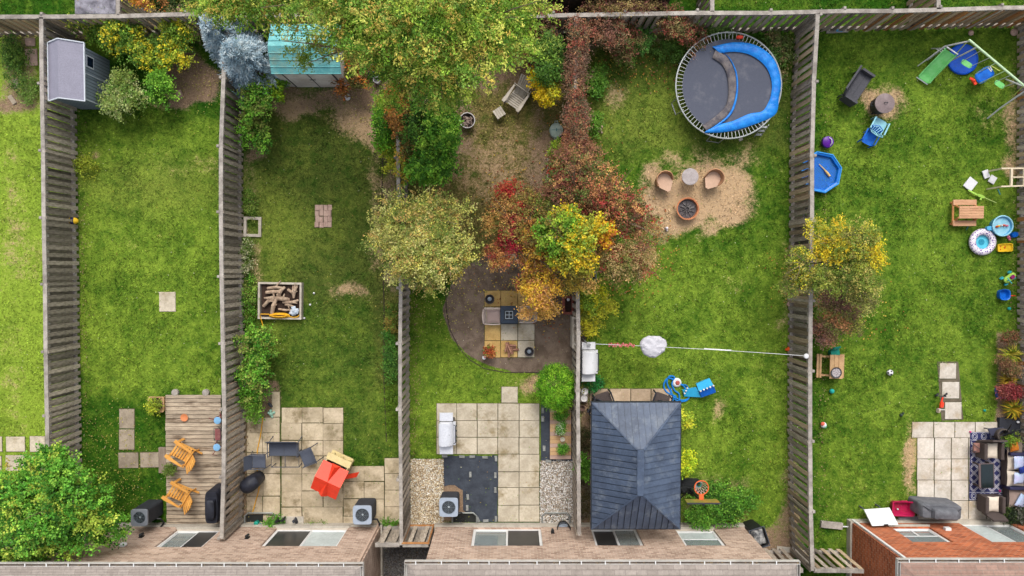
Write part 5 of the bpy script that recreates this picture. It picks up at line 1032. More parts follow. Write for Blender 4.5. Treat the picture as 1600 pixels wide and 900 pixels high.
# mat with boots, sandals, hose reel
TM('door_mat', 'pale slab mat at the foot of the left house wall', 'mat', MB().cbx(-.45, .45, -.16, .16, 0, .03), concrete, *at(456, 813), .037)
def boot(label, px, py, m, rz): TM('boot', label, 'boot', MB().loft([(0, 0, 0, .05, .13, 2.5), (.06, 0, 0, .05, .12, 2.5), (.09, 0, .04, .045, .06, 2.2), (.28, 0, .06, .05, .06, 2.2)], n=12), m, *at(px, py), .067, rz, True)
boot('dark boot nearest the left end of the pale slab mat', 438, 812, blackp, .6); boot('dark boot lying beside another on the pale slab mat', 444, 810, blackp, -.7); boot('grey shoe right of the pair of dark boots on the mat', 464, 812, dark_met, .3)
TM('boot', 'small yellow-green shoe on the pale slab mat', 'boot', MB().loft([(0, 0, 0, .13, .05, 2.5), (.05, 0, 0, .1, .04, 2.5)], n=12), sm('lime', (200, 220, 110)), *at(452, 819), .067)
TM('shoe', 'single dark grey shoe on the narrow paver at top left of the worn patio', 'shoe', MB().loft([(0, 0, 0, .05, .12, 2.4), (.06, 0, 0, .045, .11, 2.4), (.09, 0, .04, .03, .05, 2)], n=12), dark_met, *at(423, 632), .037, R(40), True)
TM('toy', 'pale mint toy lying below the dark shoe on the worn patio', 'toy', MB().ball((0, 0, .06), .08).ball((.1, .05, .04), .05).ball((-.09, .04, .04), .05).ball((.03, -.1, .04), .05).ball((-.03, .12, .04), .05), sm('mint', (170, 214, 190), var=.2), *at(425, 646), .037, 0, True)
def window_well(label, px0, px1, py, m=None):
    a, b_ = G(px0, py), G(px1, py); w_ = b_.x - a.x; r = T('window_well', label, 'window well', (a.x + b_.x) / 2, -9.22)
    P('rim', MB().tube([(-w_/2, 0, .1), (-w_/2, .25, .1), (-w_/2 + .12, .36, .1), (w_/2 - .12, .36, .1), (w_/2, .25, .1), (w_/2, 0, .1)], .03, 7), m or sm('galvanised', (150, 154, 150), var=.1, metal=.4, rough=.5), r, smooth=True)
    P('well_opening', MB().bx(-w_/2 + .03, w_/2 - .03, .0, .33, .0, .03), sm('dark_pit', (40, 42, 40)), r)
window_well('window well with grey metal rim left of the pale slab mat', 384, 432, 817)
window_well('window well with metal rim right of the pale-topped air conditioner by the fabric', 707, 745, 815)
window_well('window well with metal rim below the grey and white gravel', 847, 890, 815)
TM('watering_can', 'small teal can inside the rim of the left window well', 'can', MB().lathe([(.07, 0), (.08, .16), (.05, .18), (1e-5, .18)]).tube([(.06, 0, .04), (.2, 0, .18)], .012), teal_pl, *at(403, 815), .04, 0, True)
# hoses
def hose(label, pts, rad, m, nm='garden_hose', z=.05): 
    q = [G(a, b_, z) for a, b_ in pts]; o_ = q[0].copy(); 
    sm_ = []
    for i in range(len(q) - 1):
        p0, p1, p2, p3 = q[max(0, i-1)], q[i], q[i+1], q[min(len(q)-1, i+2)]
        for k in range(6):
            t_ = k / 6; sm_.append(.5 * ((2*p1) + (p2 - p0) * t_ + (2*p0 - 5*p1 + 4*p2 - p3) * t_**2 + (3*p1 - p0 - 3*p2 + p3) * t_**3) - Vector((o_.x, o_.y, 0)))
    sm_.append(q[-1] - Vector((o_.x, o_.y, 0)))
    return TM(nm, label, 'hose', MB().tube(sm_, rad, 6), m, o_.x, o_.y, smooth=True)
yel = sm('yellow_hose', (238, 176, 40), var=.08, rough=.5)
hose('yellow hose running down the patio left of the grey furniture', [(411, 650), (407, 680), (402, 706), (402, 735), (405, 760), (399, 785), (394, 803)], .018, yel)
# timber square frame
def timber_frame(nm, label, cat, px0, py0, px1, py1, m, h=.08, t_=.1):
    a0, a1, b0, b1 = rectw(px0, py0, px1, py1); cx, cy = (a0+a1)/2, (b0+b1)/2; hx, hy = (a1-a0)/2, (b1-b0)/2; r = T(nm, label, cat, cx, cy, 0, R(-1))
    for s_ in (1, -1):
        P('board', MB().box((0, s_ * (hy - t_/2), h/2), (2*hx, t_, h)), m, r); P('board', MB().box((s_ * (hx - t_/2), 0, h/2), (t_, 2*hy - 2*t_ - .004, h)), m, r)
    return r
timber_frame('timber_frame', 'small square pale timber frame lying against the fence', 'frame', 382, 339, 409, 370, grey_wood)
bed = timber_frame('raised_bed', 'square timber bed filled with driftwood and roots', 'raised bed', 407, 441, 474, 498, grey_wood, .25, .07)
P('soil', MB().bx(-.7, .7, -.58, .58, .02, .12), soil, bed)
drift = sm('driftwood', (206, 182, 156), rgb2=(164, 138, 116), scale=8, rough=.9, bump=.5, rnd=.12); rr = random.Random(3)
for i, (ax, ay, bx_, by_, rd) in enumerate([(-.5,.3,.1,.35,.06),(-.6,-.2,-.1,.12,.06),(-.15,.1,.35,.05,.07),(-.3,-.5,-.12,.1,.07),(.05,.5,.02,.15,.05),(.5,.5,.52,.1,.06),(.1,-.05,.68,.02,.05),(-.05,-.3,.45,-.33,.035),(-.45,.45,.2,.46,.05),(.3,.4,.6,.3,.05),(-.2,.15,-.55,.1,.05),(-.1,.2,.2,.5,.06),(.2,-.15,.5,-.2,.04),(.45,.25,.66,.55,.05)]):
    m_ = ((ax+bx_)/2 + rr.uniform(-.05,.05), (ay+by_)/2 + rr.uniform(-.05,.05), .26 + rr.uniform(0,.08)); TM('driftwood_log', None, None, MB().tube([(ax, ay, .2), m_, (bx_, by_, .2 + rr.uniform(0,.08))], [rd, rd*1.15, rd*.7], 8).tube([m_, (m_[0]+rr.uniform(-.25,.25), m_[1]+rr.uniform(-.25,.25), .3)], [rd*.7, rd*.3], 6), drift, bed.location.x, bed.location.y, 0, 0, True)
LOGS = ['pale driftwood piece along the top left of the timber bed','forked driftwood piece reaching left in the timber bed','thick driftwood piece at the centre of the timber bed','driftwood root pointing down left in the timber bed','short upright driftwood piece at the top middle of the bed','pale driftwood stub in the top right corner of the bed','long driftwood piece crossing the right half of the bed','thin straight driftwood stick low in the bed','driftwood stick lying along the back board of the bed','knotty driftwood piece near the upper right of the bed','small driftwood piece left of the central root','driftwood arm pointing up right from the central root','thin driftwood stick just above the white rags','gnarled driftwood piece against the right board of the bed']
for o_, lb in zip([o for o in C.objects if o.name.startswith('driftwood_log')], LOGS): tag(o_, lb, 'driftwood', 'driftwood pieces in the timber bed')
x, y = at(463, 484); rag = MB()
for i in range(6): rag.cushion((rr.uniform(-.1,.1), rr.uniform(-.12,.14), .2 + i*.015), .2, .16, .06, rr.uniform(0,3))
TM('white_rags', 'crumpled white and pale blue bundle in the lower right corner of the timber bed', 'rag', rag, sm('white_rag', (220, 224, 230), rgb2=(176, 196, 214), scale=8), x, y, .03, 0, True)
mbh = MB(); bx0 = G(435, 493, .25)
for i in range(5):
    hx, hy = .36 - .02 * i, .085 - .012 * i; mbh.tube([(.05 + hx * cos(2*pi*k/28), hy * sin(2*pi*k/28), .1 + .02 * i + .02 * sin(k)) for k in range(28)], .02, 6, True)
mbh.tube([(-.31, .05, .12), (-.6, .06, .2), (-.66, .0, .1), (-.6, -.3, .04), (-.54, -.6, .04), (-.5, -.75, .03)], .018, 6).tube([(.4, -.03, .12), (.55, -.07, .1), (.7, -.05, .12), (.76, .02, .1)], .018, 6)
TM('coiled_hose', 'coiled yellow-orange hose along the front board of the timber bed', 'hose', mbh, yel, bx0.x, bx0.y, .17, 0, True)
for i, (px, py, lb) in enumerate([(491, 458, 'white ball lying right of the timber bed'), (485, 476, 'small white ball below another right of the timber bed'), (476, 497, 'white ball touching the lower right corner of the timber bed')]):
    TM('ball', lb, 'ball', MB().ball((0, 0, .04), .04), white_pl, *at(px, py), 0, 0, True)
TM('round_tray', 'round white lid lying on the bare ground below the teal shed', 'lid', MB().lathe([(.11, 0), (.12, .02), (.105, .035), (1e-5, .03)]), white_pl, *at(543, 152), 0, 0, True)
for nm, lb, px, py, m_, hh, rd in [('toy_bucket','red-orange bucket under the big tree right of the teal shed',587,108,red_pl,.3,.14),('toy_bucket','teal and white tub beside the red bucket under the tree',582,118,teal_pl,.25,.12),('toy_bucket','white bucket with blue inside in front of the red buckets',591,127,white_pl,.28,.14),('toy_bucket','small red-orange bucket at the right of the white bucket',599,119,red_pl,.2,.1)]:
    r = T(nm, lb, 'bucket', *at(px, py)); P('shell', MB().lathe([(rd*.8, 0), (rd, hh), (rd*.9, hh), (rd*.75, .03), (1e-5, .03)]), m_, r, smooth=True)
    P('handle', MB().tube([(rd*cos(a_*pi/8), .05, hh + .02 + .08*sin(a_*pi/8)) for a_ in range(9)], .008, 5), white_pl, r)
# buoy on the fence
r = T('hanging_buoy', 'yellow buoy with navy band hanging on the left fence', 'buoy', *at(113, 345, .3)); 
P('body', MB().tube([(-.17, 0, .3), (-.12, 0, .32), (-.03, 0, .31)], [.05, .1, .12], 12).tube([(.07, 0, .3), (.14, 0, .28), (.2, 0, .27)], [.12, .1, .05], 12), yellow_pl, r, smooth=True)
P('band', MB().tube([(-.03, 0, .31), (.07, 0, .3)], [.125, .125], 12), sm('navy', (36, 36, 96)), r, smooth=True)
P('rope', MB().tube([(-.17, 0, .3), (-.2, 0, .6)], .01), dark_met, r)
# ---- centre yard
r = T('fire_basket', 'round white-rimmed wire fire pit full of cones on the brown lawn', 'fire pit', *at(730, 188, .3))
P('rim', MB().tube([(.27*cos(k*pi/14), .27*sin(k*pi/14), .3) for k in range(28)], .016, 6, True), sm('rim_white', (226, 222, 220)), r)
P('basket', MB().lathe([(.2, 0), (.26, .3), (.25, .3), (.19, .12), (1e-5, .12)], n=24), sm('rust_dark', (86, 72, 66)), r, smooth=True)
cn = MB(); 
for i in range(46): a_ = rr.uniform(0, 6.3); q = .2 * rr.random() ** .5; cn.box((q*cos(a_), q*sin(a_), .17 + rr.random()*.07), (.07, .03, .03), rr.uniform(0, 3), rr.uniform(-.5,.5))
P('pine_cones', cn, sm('pale_cones', (206, 186, 174), rgb2=(120, 90, 74), scale=20), r, kind='stuff')
r = T('round_lid_grill', 'round pale green-grey lid with handles beside the red vine', 'grill lid', *at(869.5, 203, .25))
P('lid', MB().lathe([(.25, 0), (.25, .15), (.24, .2), (.14, .27), (1e-5, .29)], n=26, sy=1.1), sm('pale_green_grey', (172, 188, 178), var=.08, rough=.5), r, smooth=True)
for sg in (1, -1): P('handle', MB().tube([(-.06, sg*.26, .14), (-.05, sg*.34, .15), (.05, sg*.34, .15), (.06, sg*.26, .14)], .016), sm('pale_green_grey', (172, 188, 178)), r)
P('vent', MB().bar((-.17, 0, .28), (.17, 0, .28), .012).bar((0, -.05, .295), (0, .05, .295), .03), sm('teal_vent', (70, 130, 140)), r)
timber_frame('garden_edging', 'thin pale rectangular timber edging under the red vine', 'edging', 855, 234, 882, 300, sm('edge_pale', (190, 180, 168)), .06, .02)
# seating set
r = T('fire_table', 'square black gas fire table with pale grid at the centre of the tiled seating patio', 'fire table', *at(795.5, 492, .6), .035)
P('table_top', MB().cbx(-.32, .32, -.32, .32, .5, .56, .02), sm('slate_top', (44, 56, 72), var=.08, rough=.35), r)
P('base', MB().loft([(0, 0, 0, .3, .3), (.5, 0, 0, .26, .26)], e=14), dark_met, r)
P('burner_tray', MB().bx(-.17, .17, -.17, .17, .565, .575), blackp, r)
gm = MB()
for i in range(3): q = -.13 + .13 * i; gm.bar((q, -.13, .59), (q, .13, .59), .016).bar((-.13, q, .597), (.13, q, .597), .016)
P('burner_grid', gm, sm('grid_grey', (176, 186, 196)), r)
for sx, sy in ((1,1),(1,-1),(-1,1),(-1,-1)): P('corner_seam', MB().bar((sx*.17, sy*.17, .568), (sx*.31, sy*.31, .562), .012, .006), blackp, r)
taupe = sm('taupe_sling', (162, 142, 136), var=.05, rough=.8)
def patio_chair(label, px, py, rz):
    x, y = at(px, py, .45); r = T('patio_chair', label, 'chair', x, y, .035, rz)
    P('seat', MB().cushion((0, -.02, .43), .5, .5, .07), taupe, r, smooth=True)
    P('backrest', MB().tube([(-.26, .26, .5), (-.24, .33, .72), (0, .36, .78), (.24, .33, .72), (.26, .26, .5)], .018).poly([(-.23, .25, .46), (.23, .25, .46), (.22, .33, .76), (-.22, .33, .76)], .02), sm('pale_frame', (196, 180, 172)), r, smooth=False)
    for sg in (1, -1):
        P('armrest', MB().tube([(sg*.28, -.27, .6), (sg*.29, 0, .63), (sg*.27, .3, .62)], .02), sm('pale_frame', (196, 180, 172)), r)
        P('leg', MB().bar((sg*.27, -.26, 0), (sg*.28, -.27, .6), .025), dark_met, r); P('leg', MB().bar((sg*.25, .28, 0), (sg*.27, .3, .6), .025), dark_met, r)
patio_chair('taupe cushioned chair left of the black fire table', 770, 494, R(90))
patio_chair('taupe chair right of the fire table half hidden by orange leaves', 823, 491, R(-90))
def urn(label, px, py, rd=.17):
    r = T('lantern_bowl', label, 'bowl', *at(px, py, .2), .035)
    P('bowl', MB().lathe([(rd*.6, 0), (rd, .14), (rd*1.02, .18), (rd*.88, .17), (rd*.6, .08), (1e-5, .07)], n=22), sm('charcoal_pot', (74, 70, 72), var=.1, rough=.5), r, smooth=True)
    P('glass_globe', MB().ball((0, 0, .14), rd*.5), sm('grey_globe', (150, 160, 170), rough=.2), r, smooth=True)
urn('round charcoal bowl with glass centre at the top left corner of the seating patio', 765, 467.5)
urn('round charcoal bowl at the bottom right corner of the seating patio', 827, 549.5)
pot('red and green potted plant at the bottom left corner of the seating patio', 765, 547, .15, sm('terracotta', (222,140,92)), [(170,70,44),(140,60,40),(110,130,50),(196,110,60)], 83, z=.035)
TM('small_post', 'small round white-topped solar light at the corner of the seating patio', 'garden light', MB().lathe([(.03, 0), (.03, .3), (.07, .31), (.07, .34), (.03, .36), (1e-5, .36)]), white_pl, *at(757, 557), 0, 0, True)
r = T('firewood_stack', 'small heap of split reddish firewood on the bottom tile of the seating patio', 'firewood', *at(797, 545, .1), .035)
for i in range(9):
    a_ = rr.uniform(-.5, .5) + (pi/2 if i % 3 else 0); c_ = Vector((rr.uniform(-.15,.15), rr.uniform(-.16,.16), .05 + .035 * (i // 2))); d_ = Vector((cos(a_), sin(a_), 0)) * .18
    P('split_log', MB().tube([c_ - d_, c_ + d_], .045, 5), sm('split_wood', (190, 142, 116), rgb2=(140, 96, 80), scale=10, rnd=.15), r)
r = T('wooden_planter', 'reddish brown rectangular planter box against the thin fence', 'planter', *at(888, 477, .4))
P('box', MB().loft([(0, 0, 0, .2, .32), (.4, 0, 0, .21, .33), (.41, 0, 0, .21, .33), (.41, 0, 0, .12, .24), (.2, 0, 0, .12, .24)], e=20), sm('redwood', (150, 88, 74), rgb2=(128, 72, 60), scale=4), r)
P('soil', MB().bx(-.12, .12, -.24, .24, .2, .3), soil, r); P('white_cap', MB().lathe([(.05, .3), (.05, .42), (1e-5, .43)], 0, .2), white_pl, r)
TM('plank', 'pale upright plank leaning against the thin fence below the planter', 'plank', MB().bx(-.08, .08, -.56, .56, 0, .9), grey_wood, *at(898, 520, .9))
# barbecue silver
def bbq(label, px, py, rz, z=.035, L=.72):
    x, y = at(px, py, .95); r = T('barbecue', label, 'barbecue', x, y, z, rz)
    P('cart', MB().bx(-.24, .24, -.42, .42, .1, .82), dark_met, r)
    P('hood', MB().loft([(.84, 0, 0, .25, .42), (.98, .0, 0, .26, .42), (1.1, -.04, 0, .2, .415), (1.15, -.06, 0, .1, .4)], e=12, n=32), steel, r, smooth=True)
    for sg in (1, -1): P('side_shelf', MB().cbx(-.24, .24, min(sg*.44, sg*L), max(sg*.44, sg*L), .82, .87), steel, r)
    P('control_panel', MB().bx(.25, .33, -.42, .42, .76, .84), steel, r)
    for k in range(4): P('knob', MB().tube([(.33, -.27 + k*.18, .83), (.37, -.27 + k*.18, .83)], .028, 10), dark_met, r)
    P('hood_handle', MB().tube([(.27, -.33, .98), (.34, -.3, .98), (.34, .3, .98), (.27, .33, .98)], .016), dark_met, r)
    P('thermometer', MB().lathe([(.035, 0), (.035, .01), (1e-5, .012)], .1, 0, 1.105), dark_met, r)
    for a_ in (-.2, .2):
        for b_ in (-.36, .36): P('wheel', MB().tube([(a_ - .02, b_, .05), (a_ + .02, b_, .05)], .05, 12), blackp, r)
    return r
bbq('stainless steel barbecue with open side shelves at the left edge of the beige patio', 697, 678, 0, L=.74)
steel = white_pl
r = bbq('white-topped stainless barbecue standing against the thin fence above the gazebo', 920, 566, 0, 0, L=.70)
P('burner_plant', MB().lathe([(.06, .87), (.07, .97), (1e-5, .97)], 0, .62), sm('pot_grey', (150, 150, 150)), r)
hg2 = MB()
for i in range(9): hg2.box((-.27, -.36 + i * .09, 1.0), (.05, .04, .2))
P('back_vents', hg2, dark_met, r, kind='stuff')
# landscape fabric
fab = sm('landscape_fabric', (72, 78, 88), rgb2=(54, 60, 70), scale=3, rough=.5, bump=.8, bscale=5)
def ragged(x0_, y0_, x1_, y1_, notch=(), j=.03, seed=0):
    q = random.Random(seed); pts = []
    c = [(x0_, y1_), (x1_, y1_), (x1_, y0_), (x0_, y0_)] if not notch else notch
    for i in range(len(c)):
        a, b_ = G(*c[i]), G(*c[(i+1) % len(c)]); n_ = max(2, int((b_ - a).length / .15))
        for k in range(n_): p = a.lerp(b_, k / n_); pts.append((p.x + q.uniform(-j, j), p.y + q.uniform(-j, j)))
    return pts
pts = ragged(0,0,0,0, [(692, 712), (778, 712), (777, 815), (742, 815), (724, 796), (722, 765), (710, 757), (694, 760)], seed=2)
o_ = P('landscape_fabric', MB().prism(pts, .0, .022), fab); tag(o_, kind='structure')
def fabstone(label, x_, y_, rz, big=1): TM('edging_stone', label, 'stone', MB().cbx(-.045*big, .045*big, -.1*big, .1*big, 0, .06), sm('grey_stone', (162, 164, 160), rgb2=(132, 134, 130), scale=6, rough=.9, rnd=.1), *at(x_, y_), .022, rz, group='grey stones weighing down the black fabric')
FS = ['grey block at the upper left corner of the black fabric beside the barbecue', 'grey block second from left along the fabric top edge', 'grey block at the middle of the fabric top edge', 'grey block right of the middle on the fabric top edge', 'grey block at the upper right corner of the black fabric', 'grey block upper on the right edge of the black fabric', 'grey block lower on the right edge of the black fabric', 'lone grey block lying in the upper middle of the black fabric', 'grey block just right of the air conditioner on the fabric', 'grey block beside the lower right of the air conditioner', 'tilted grey block at the bottom left edge of the fabric', 'flat grey block at the bottom middle edge of the fabric', 'grey block at the lower right corner of the black fabric']
for i, (sx, sy, rz) in enumerate([(695,712,1.57),(722,713,1.5),(738,713,1.6),(758,714,1.57),(775,716,.1),(774,742,0),(774,765,.05),(735,741,0),(731,776,.1),(730,793,0),(747,811,.4),(759,813,1.6),(775,810,0)]):
    fabstone(FS[i], sx, sy, rz)
# cedar planter bed
a0, a1, b0, b1 = rectw(845, 632, 904, 721); o_ = P('landscape_fabric', MB().bx(a0, a1, b0, b1, 0, .02), fab); tag(o_, kind='structure')
a0, a1, b0, b1 = rectw(859, 637, 892, 716); r = T('cedar_planter', 'long pinkish cedar planter deck with three green plants', 'planter', (a0+a1)/2, (b0+b1)/2)
n = 13; wd = (b1 - b0) / n
for i in range(n): P('board', MB().bx(-(a1-a0)/2, (a1-a0)/2, -wd/2 + .004, wd/2 - .004, .1, .14), pale_wood if i % 3 else pv_pink, r, loc=(0, b0 + wd*(i+.5) - r.location.y, 0))
P('frame', MB().bx(-(a1-a0)/2 + .02, (a1-a0)/2 - .02, -(b1-b0)/2 + .02, (b1-b0)/2 - .02, .02, .095), soil, r)
for i, (sx, sy, lb) in enumerate([(877, 648, 'uppermost bushy green plant on the cedar planter just below the round cedar'), (876, 667, 'middle green plant with white flecks on the cedar planter'), (879, 698, 'small round green plant at the lower end of the cedar planter')]):
    x, y = at(sx, sy, .2); sp_ = T('small_plant', lb, 'plant', x, y, .1); leaves_ = leaves('foliage', sp_, [dict(c=(0, 0, .2), r=(.19 if i < 2 else .14, .19 if i < 2 else .14, .14), n=60, k=12, L=.06, spray=.1, pal=[(80,140,40),(110,166,56),(60,110,30)] + ([(206,214,190)] if i == 1 else []))], 90 + i)
TM('small_pot', 'tiny pale pot between the lower two plants of the cedar planter', 'pot', MB().lathe([(.06, 0), (.09, .12), (.07, .12), (1e-5, .1)]), grey_wood, *at(879, 686, .2), .14, 0, True)
for i, (sx, sy, rz) in enumerate([(848,641,0),(848,654,.05),(850,700,0),(857,720,1.5),(873,717,1.6),(896,712,.1),(896,690,0)]):
    TM('edging_stone', ['grey block at the top left of the cedar planter','grey block second from top left of the cedar planter','grey block halfway down the fabric left of the cedar planter','grey block below the left corner of the cedar planter','grey block below the middle of the cedar planter','grey block below right corner of the cedar planter','grey block right of the small round plant on the planter'][i], 'stone', MB().cbx(-.05, .05, -.1, .1, 0, .06), sm('grey_stone', (162,164,160)), *at(sx, sy), .02, rz, group='grey stones round the cedar planter')
r = T('wire_basket', 'black wire basket with pale lining below the gravel at the house wall', 'basket', *at(881, 826, .6))
mbw = MB()
for q, z_ in ((.24, .6), (.22, .45), (.19, .3), (.15, .15)): mbw.tube([(q*cos(k*pi/10), q*sin(k*pi/10)*.8, z_) for k in range(20)], .014, 5, True)
for k in range(10): mbw.tube([(.24*cos(k*pi/5), .19*sin(k*pi/5), .6), (.15*cos(k*pi/5), .12*sin(k*pi/5), .1)], .01, 4)
P('wire_frame', mbw, blackp, r); P('liner', MB().lathe([(.12, .12), (.16, .3), (1e-5, .28)], sy=.8), sm('pale_liner', (176, 190, 206)), r, smooth=True)
# ================================================ TRAMPOLINE YARD
import mathutils.noise
x, y = at(1138.5, 133.5, .85); r = T('trampoline', 'big round trampoline with a loose blue safety pad folded across its dark mat', 'trampoline', x, y)
gal = sm('galvanised_pale', (184, 188, 186), var=.06, rough=.4, metal=.3)
mesh_mat = sm('jump_mat', (86, 90, 104), var=.06, scale=30, rough=.85, spots=(104, 106, 116), spotsz=1.2)
RT = 82 * SC(.85)
P('outer_rim', MB().tube([(RT*cos(k*pi/30), RT*sin(k*pi/30), .85) for k in range(60)], .026, 7, True), gal, r, smooth=True)
P('jump_mat', MB().lathe([(1e-5, .80), (RT*.8, .805), (RT*.875, .83), (RT*.875, .84), (RT*.8, .82), (1e-5, .812)], n=64), mesh_mat, r, smooth=True)
spm = MB().bar((RT*.87, 0, .84), (RT - .01, 0, .855), .016, .012).mesh('spring'); spm.materials.append(gal)
for k in range(84): P('spring', spm, gal, r, rot=(0, 0, k * 2 * pi / 84))
for k in range(6):
    a = k * pi / 3 + .35
    P('leg', MB().tube([(RT*.97*cos(a-.14), RT*.97*sin(a-.14), .83), (RT*1.0*cos(a-.12), RT*1.0*sin(a-.12), .04), (RT*1.0*cos(a+.12), RT*1.0*sin(a+.12), .04), (RT*.97*cos(a+.14), RT*.97*sin(a+.14), .83)], .02), gal, r, smooth=True)
def tp(px, py, z=.88): q = G(px, py, z); return (q.x - x, q.y - y, q.z)
padb = sm('pad_blue', (30, 142, 232), rgb2=(16, 116, 210), scale=5, rough=.45, bump=.5, bscale=9); padd = sm('pad_underside', (82, 80, 88), rgb2=(128, 120, 118), scale=4, rough=.8, bump=.4, bscale=10)
def ribbon(inner, outer, z, m, nm, seg=8, th=.05):
    rr_ = random.Random(len(inner)); I, O_ = [], []
    def dens(pp):
        out = []
        for i in range(len(pp) - 1):
            p0, p1, p2, p3 = [Vector(pp[max(0, min(len(pp)-1, k))]) for k in (i-1, i, i+1, i+2)]
            for k in range(seg): t_ = k / seg; out.append(.5 * ((2*p1) + (p2-p0)*t_ + (2*p0-5*p1+4*p2-p3)*t_**2 + (3*p1-p0-3*p2+p3)*t_**3))
        return out + [Vector(pp[-1])]
    I, O_ = dens([tp(*q, z) for q in inner]), dens([tp(*q, z) for q in outer])
    vs = []; nc = 7
    for i, (a_, b_) in enumerate(zip(I, O_)):
        puff = .8 + .45 * abs(sin(i * .8)) + rr_.uniform(-.15, .15)
        for j in range(nc): u = j / (nc-1); p = a_.lerp(b_, u); vs.append((p.x, p.y, p.z + th * puff * (1 - (2*u-1)**4)))
        for j in range(nc): u = 1 - j / (nc-1); p = a_.lerp(b_, u); vs.append((p.x, p.y, p.z - .01))
    k2 = nc * 2
    return P(nm, MB().add(vs, [(i*k2+j, i*k2+(j+1)%k2, (i+1)*k2+(j+1)%k2, (i+1)*k2+j) for i in range(len(I)-1) for j in range(k2)] + [tuple(range(k2))[::-1], tuple(range((len(I)-1)*k2, len(I)*k2))]), m, r, smooth=True)
ribbon([(1124,83),(1150,81),(1175,87),(1197,105),(1206,130),(1203,155),(1196,170)], [(1113,73),(1147,66),(1182,71),(1209,92),(1220,125),(1217,152),(1211,170)], .87, padb, 'safety_pad')
ribbon([(1203,155),(1192,173),(1170,178),(1145,189),(1122,195),(1102,205)], [(1217,152),(1212,178),(1185,192),(1150,203),(1125,207),(1100,208)], .875, padb, 'safety_pad')
ribbon([(1113,90),(1130,103),(1138,128),(1136,160),(1120,180),(1097,196)], [(1118,78),(1136,90),(1149,115),(1149,150),(1137,180),(1104,205)], .872, padd, 'folded_pad')
ribbon([(1126,80),(1138,90),(1149,115),(1149,150),(1137,180),(1104,205)], [(1130,83),(1141,92),(1152,117),(1152,152),(1140,182),(1106,207)], .878, padb, 'pad_edge', th=.03)
TM('toy', 'small red ball-like toy tucked on the springs at the top of the trampoline', 'toy', MB().loft([(0,0,0,.11,.05,3),(.08,0,0,.12,.06,3),(.12,0,0,.08,.03,3)], n=14), red_pl, *at(1155, 59, .86), .86, 0, True)
r2 = T('trampoline_ladder', 'short metal ladder hanging at the lower right edge of the trampoline', 'ladder', *at(1191, 203, .5))
for s in (-.1, .1): P('rail', MB().tube([(s, .1, .85), (s*1.1, -.15, 0)], .016), gal, r2)
for k in range(3): P('rung', MB().box((0, .06 - k*.08, .7 - k*.26), (.22, .07, .02)), gal, r2)
TM('small_grey_block', 'small pale block on the lawn at the foot of the trampoline', 'block', MB().cbx(-.07, .07, -.05, .05, 0, .06), concrete, *at(1157, 218), 0, .5)
# wicker tub chairs
def tub(label, px, py, rz):
    r = T('wicker_tub_chair', label, 'chair', *at(px, py, .45), 0, rz); n = 22; sh = MB(); vs = []
    prof = [(.26, .05), (.30, .42), (.33, .68), (.30, .70), (.255, .45), (.25, .1)]
    for i in range(n + 1):
        a = R(-20) + R(220) * i / n; fall = min(1, 1.25 * sin(max(0, min(pi, pi * i / n))) + .25)
        for (q, z) in prof: zz = z if z < .42 else .42 + (z - .42) * fall; vs.append((q*cos(a)*1.0, q*sin(a)*1.0, zz))
    k = len(prof)
    sh.add(vs, [(i*k+j, (i+1)*k+j, (i+1)*k+(j+1)%k, i*k+(j+1)%k) for i in range(n) for j in range(k)] + [tuple(range(k)), tuple(range(n*k, n*k+k))[::-1]])
    P('wicker_shell', sh, tan_wicker, r, smooth=True)
    cu = MB(); pts = [(.25*cos(a), .25*sin(a)) for a in [R(-10) + R(200)*i/12 for i in range(13)]] + [(-.26, -.16), (-.05, -.42), (.05, -.42), (.26, -.16)]
    P('seat_cushion', cu.prism(pts, .38, .45), sm('tan_cushion', (212, 176, 150), var=.05, rough=.9), r)
    for a in (.7, 2.4, 3.9, 5.5): P('leg', MB().bar((.2*cos(a), .2*sin(a), 0), (.22*cos(a), .22*sin(a), .38), .03), tan_wicker, r)
tub('tan wicker tub chair on the dry patch left of the round table', 1038, 282, R(25))
tub('tan wicker tub chair on the dry patch right of the round table', 1115, 279, R(-35))
r = T('round_side_table', 'small round pale grey table between the tan tub chairs', 'table', *at(1078.5, 276, .5))
P('table_top', MB().lathe([(.28, .46), (.3, .48), (.3, .5), (.28, .51), (1e-5, .51)], n=32), sm('pale_grey_top', (188, 178, 176), rgb2=(164, 154, 152), scale=6, rough=.8), r)
P('pedestal', MB().lathe([(.2, 0), (.1, .06), (.05, .2), (.08, .46)], n=16), tan_wicker, r, smooth=True)
r = T('fire_bowl', 'round rusty-rimmed fire bowl with ash and charred logs on the dry patch', 'fire pit', *at(1074.5, 326, .3))
P('bowl', MB().lathe([(.3, 0), (.4, .3), (.41, .32), (.36, .32), (.33, .12), (1e-5, .1)], n=36), sm('rust_rim', (214, 142, 96), rgb2=(176, 108, 74), scale=8, rough=.8), r, smooth=True)
P('ash_bed', MB().lathe([(.345, .2), (.2, .16), (1e-5, .17)], n=24), sm('ash', (62, 58, 62), rgb2=(100, 94, 96), scale=16), r)
for i in range(11):
    a = i * .62; P('charred_log', MB().tube([(.06*cos(a), .06*sin(a), .24), (.28*cos(a+.3), .28*sin(a+.3), .2)], .028, 6), ember, r)
TM('ember_chunk', None, None, MB().ball((0,0,0), .05), sm('rust_chunk', (196, 120, 90))) if False else None
TM('garden_ornament', 'small white figure on the grass below the fire bowl', 'ornament', MB().lathe([(.05, 0), (.045, .14), (.03, .17), (.05, .2), (.04, .27), (1e-5, .28)]).ball((.04, -.07, .04), .04), sm('ornament_white', (236, 222, 224)), *at(1040, 357), 0, 0, True)
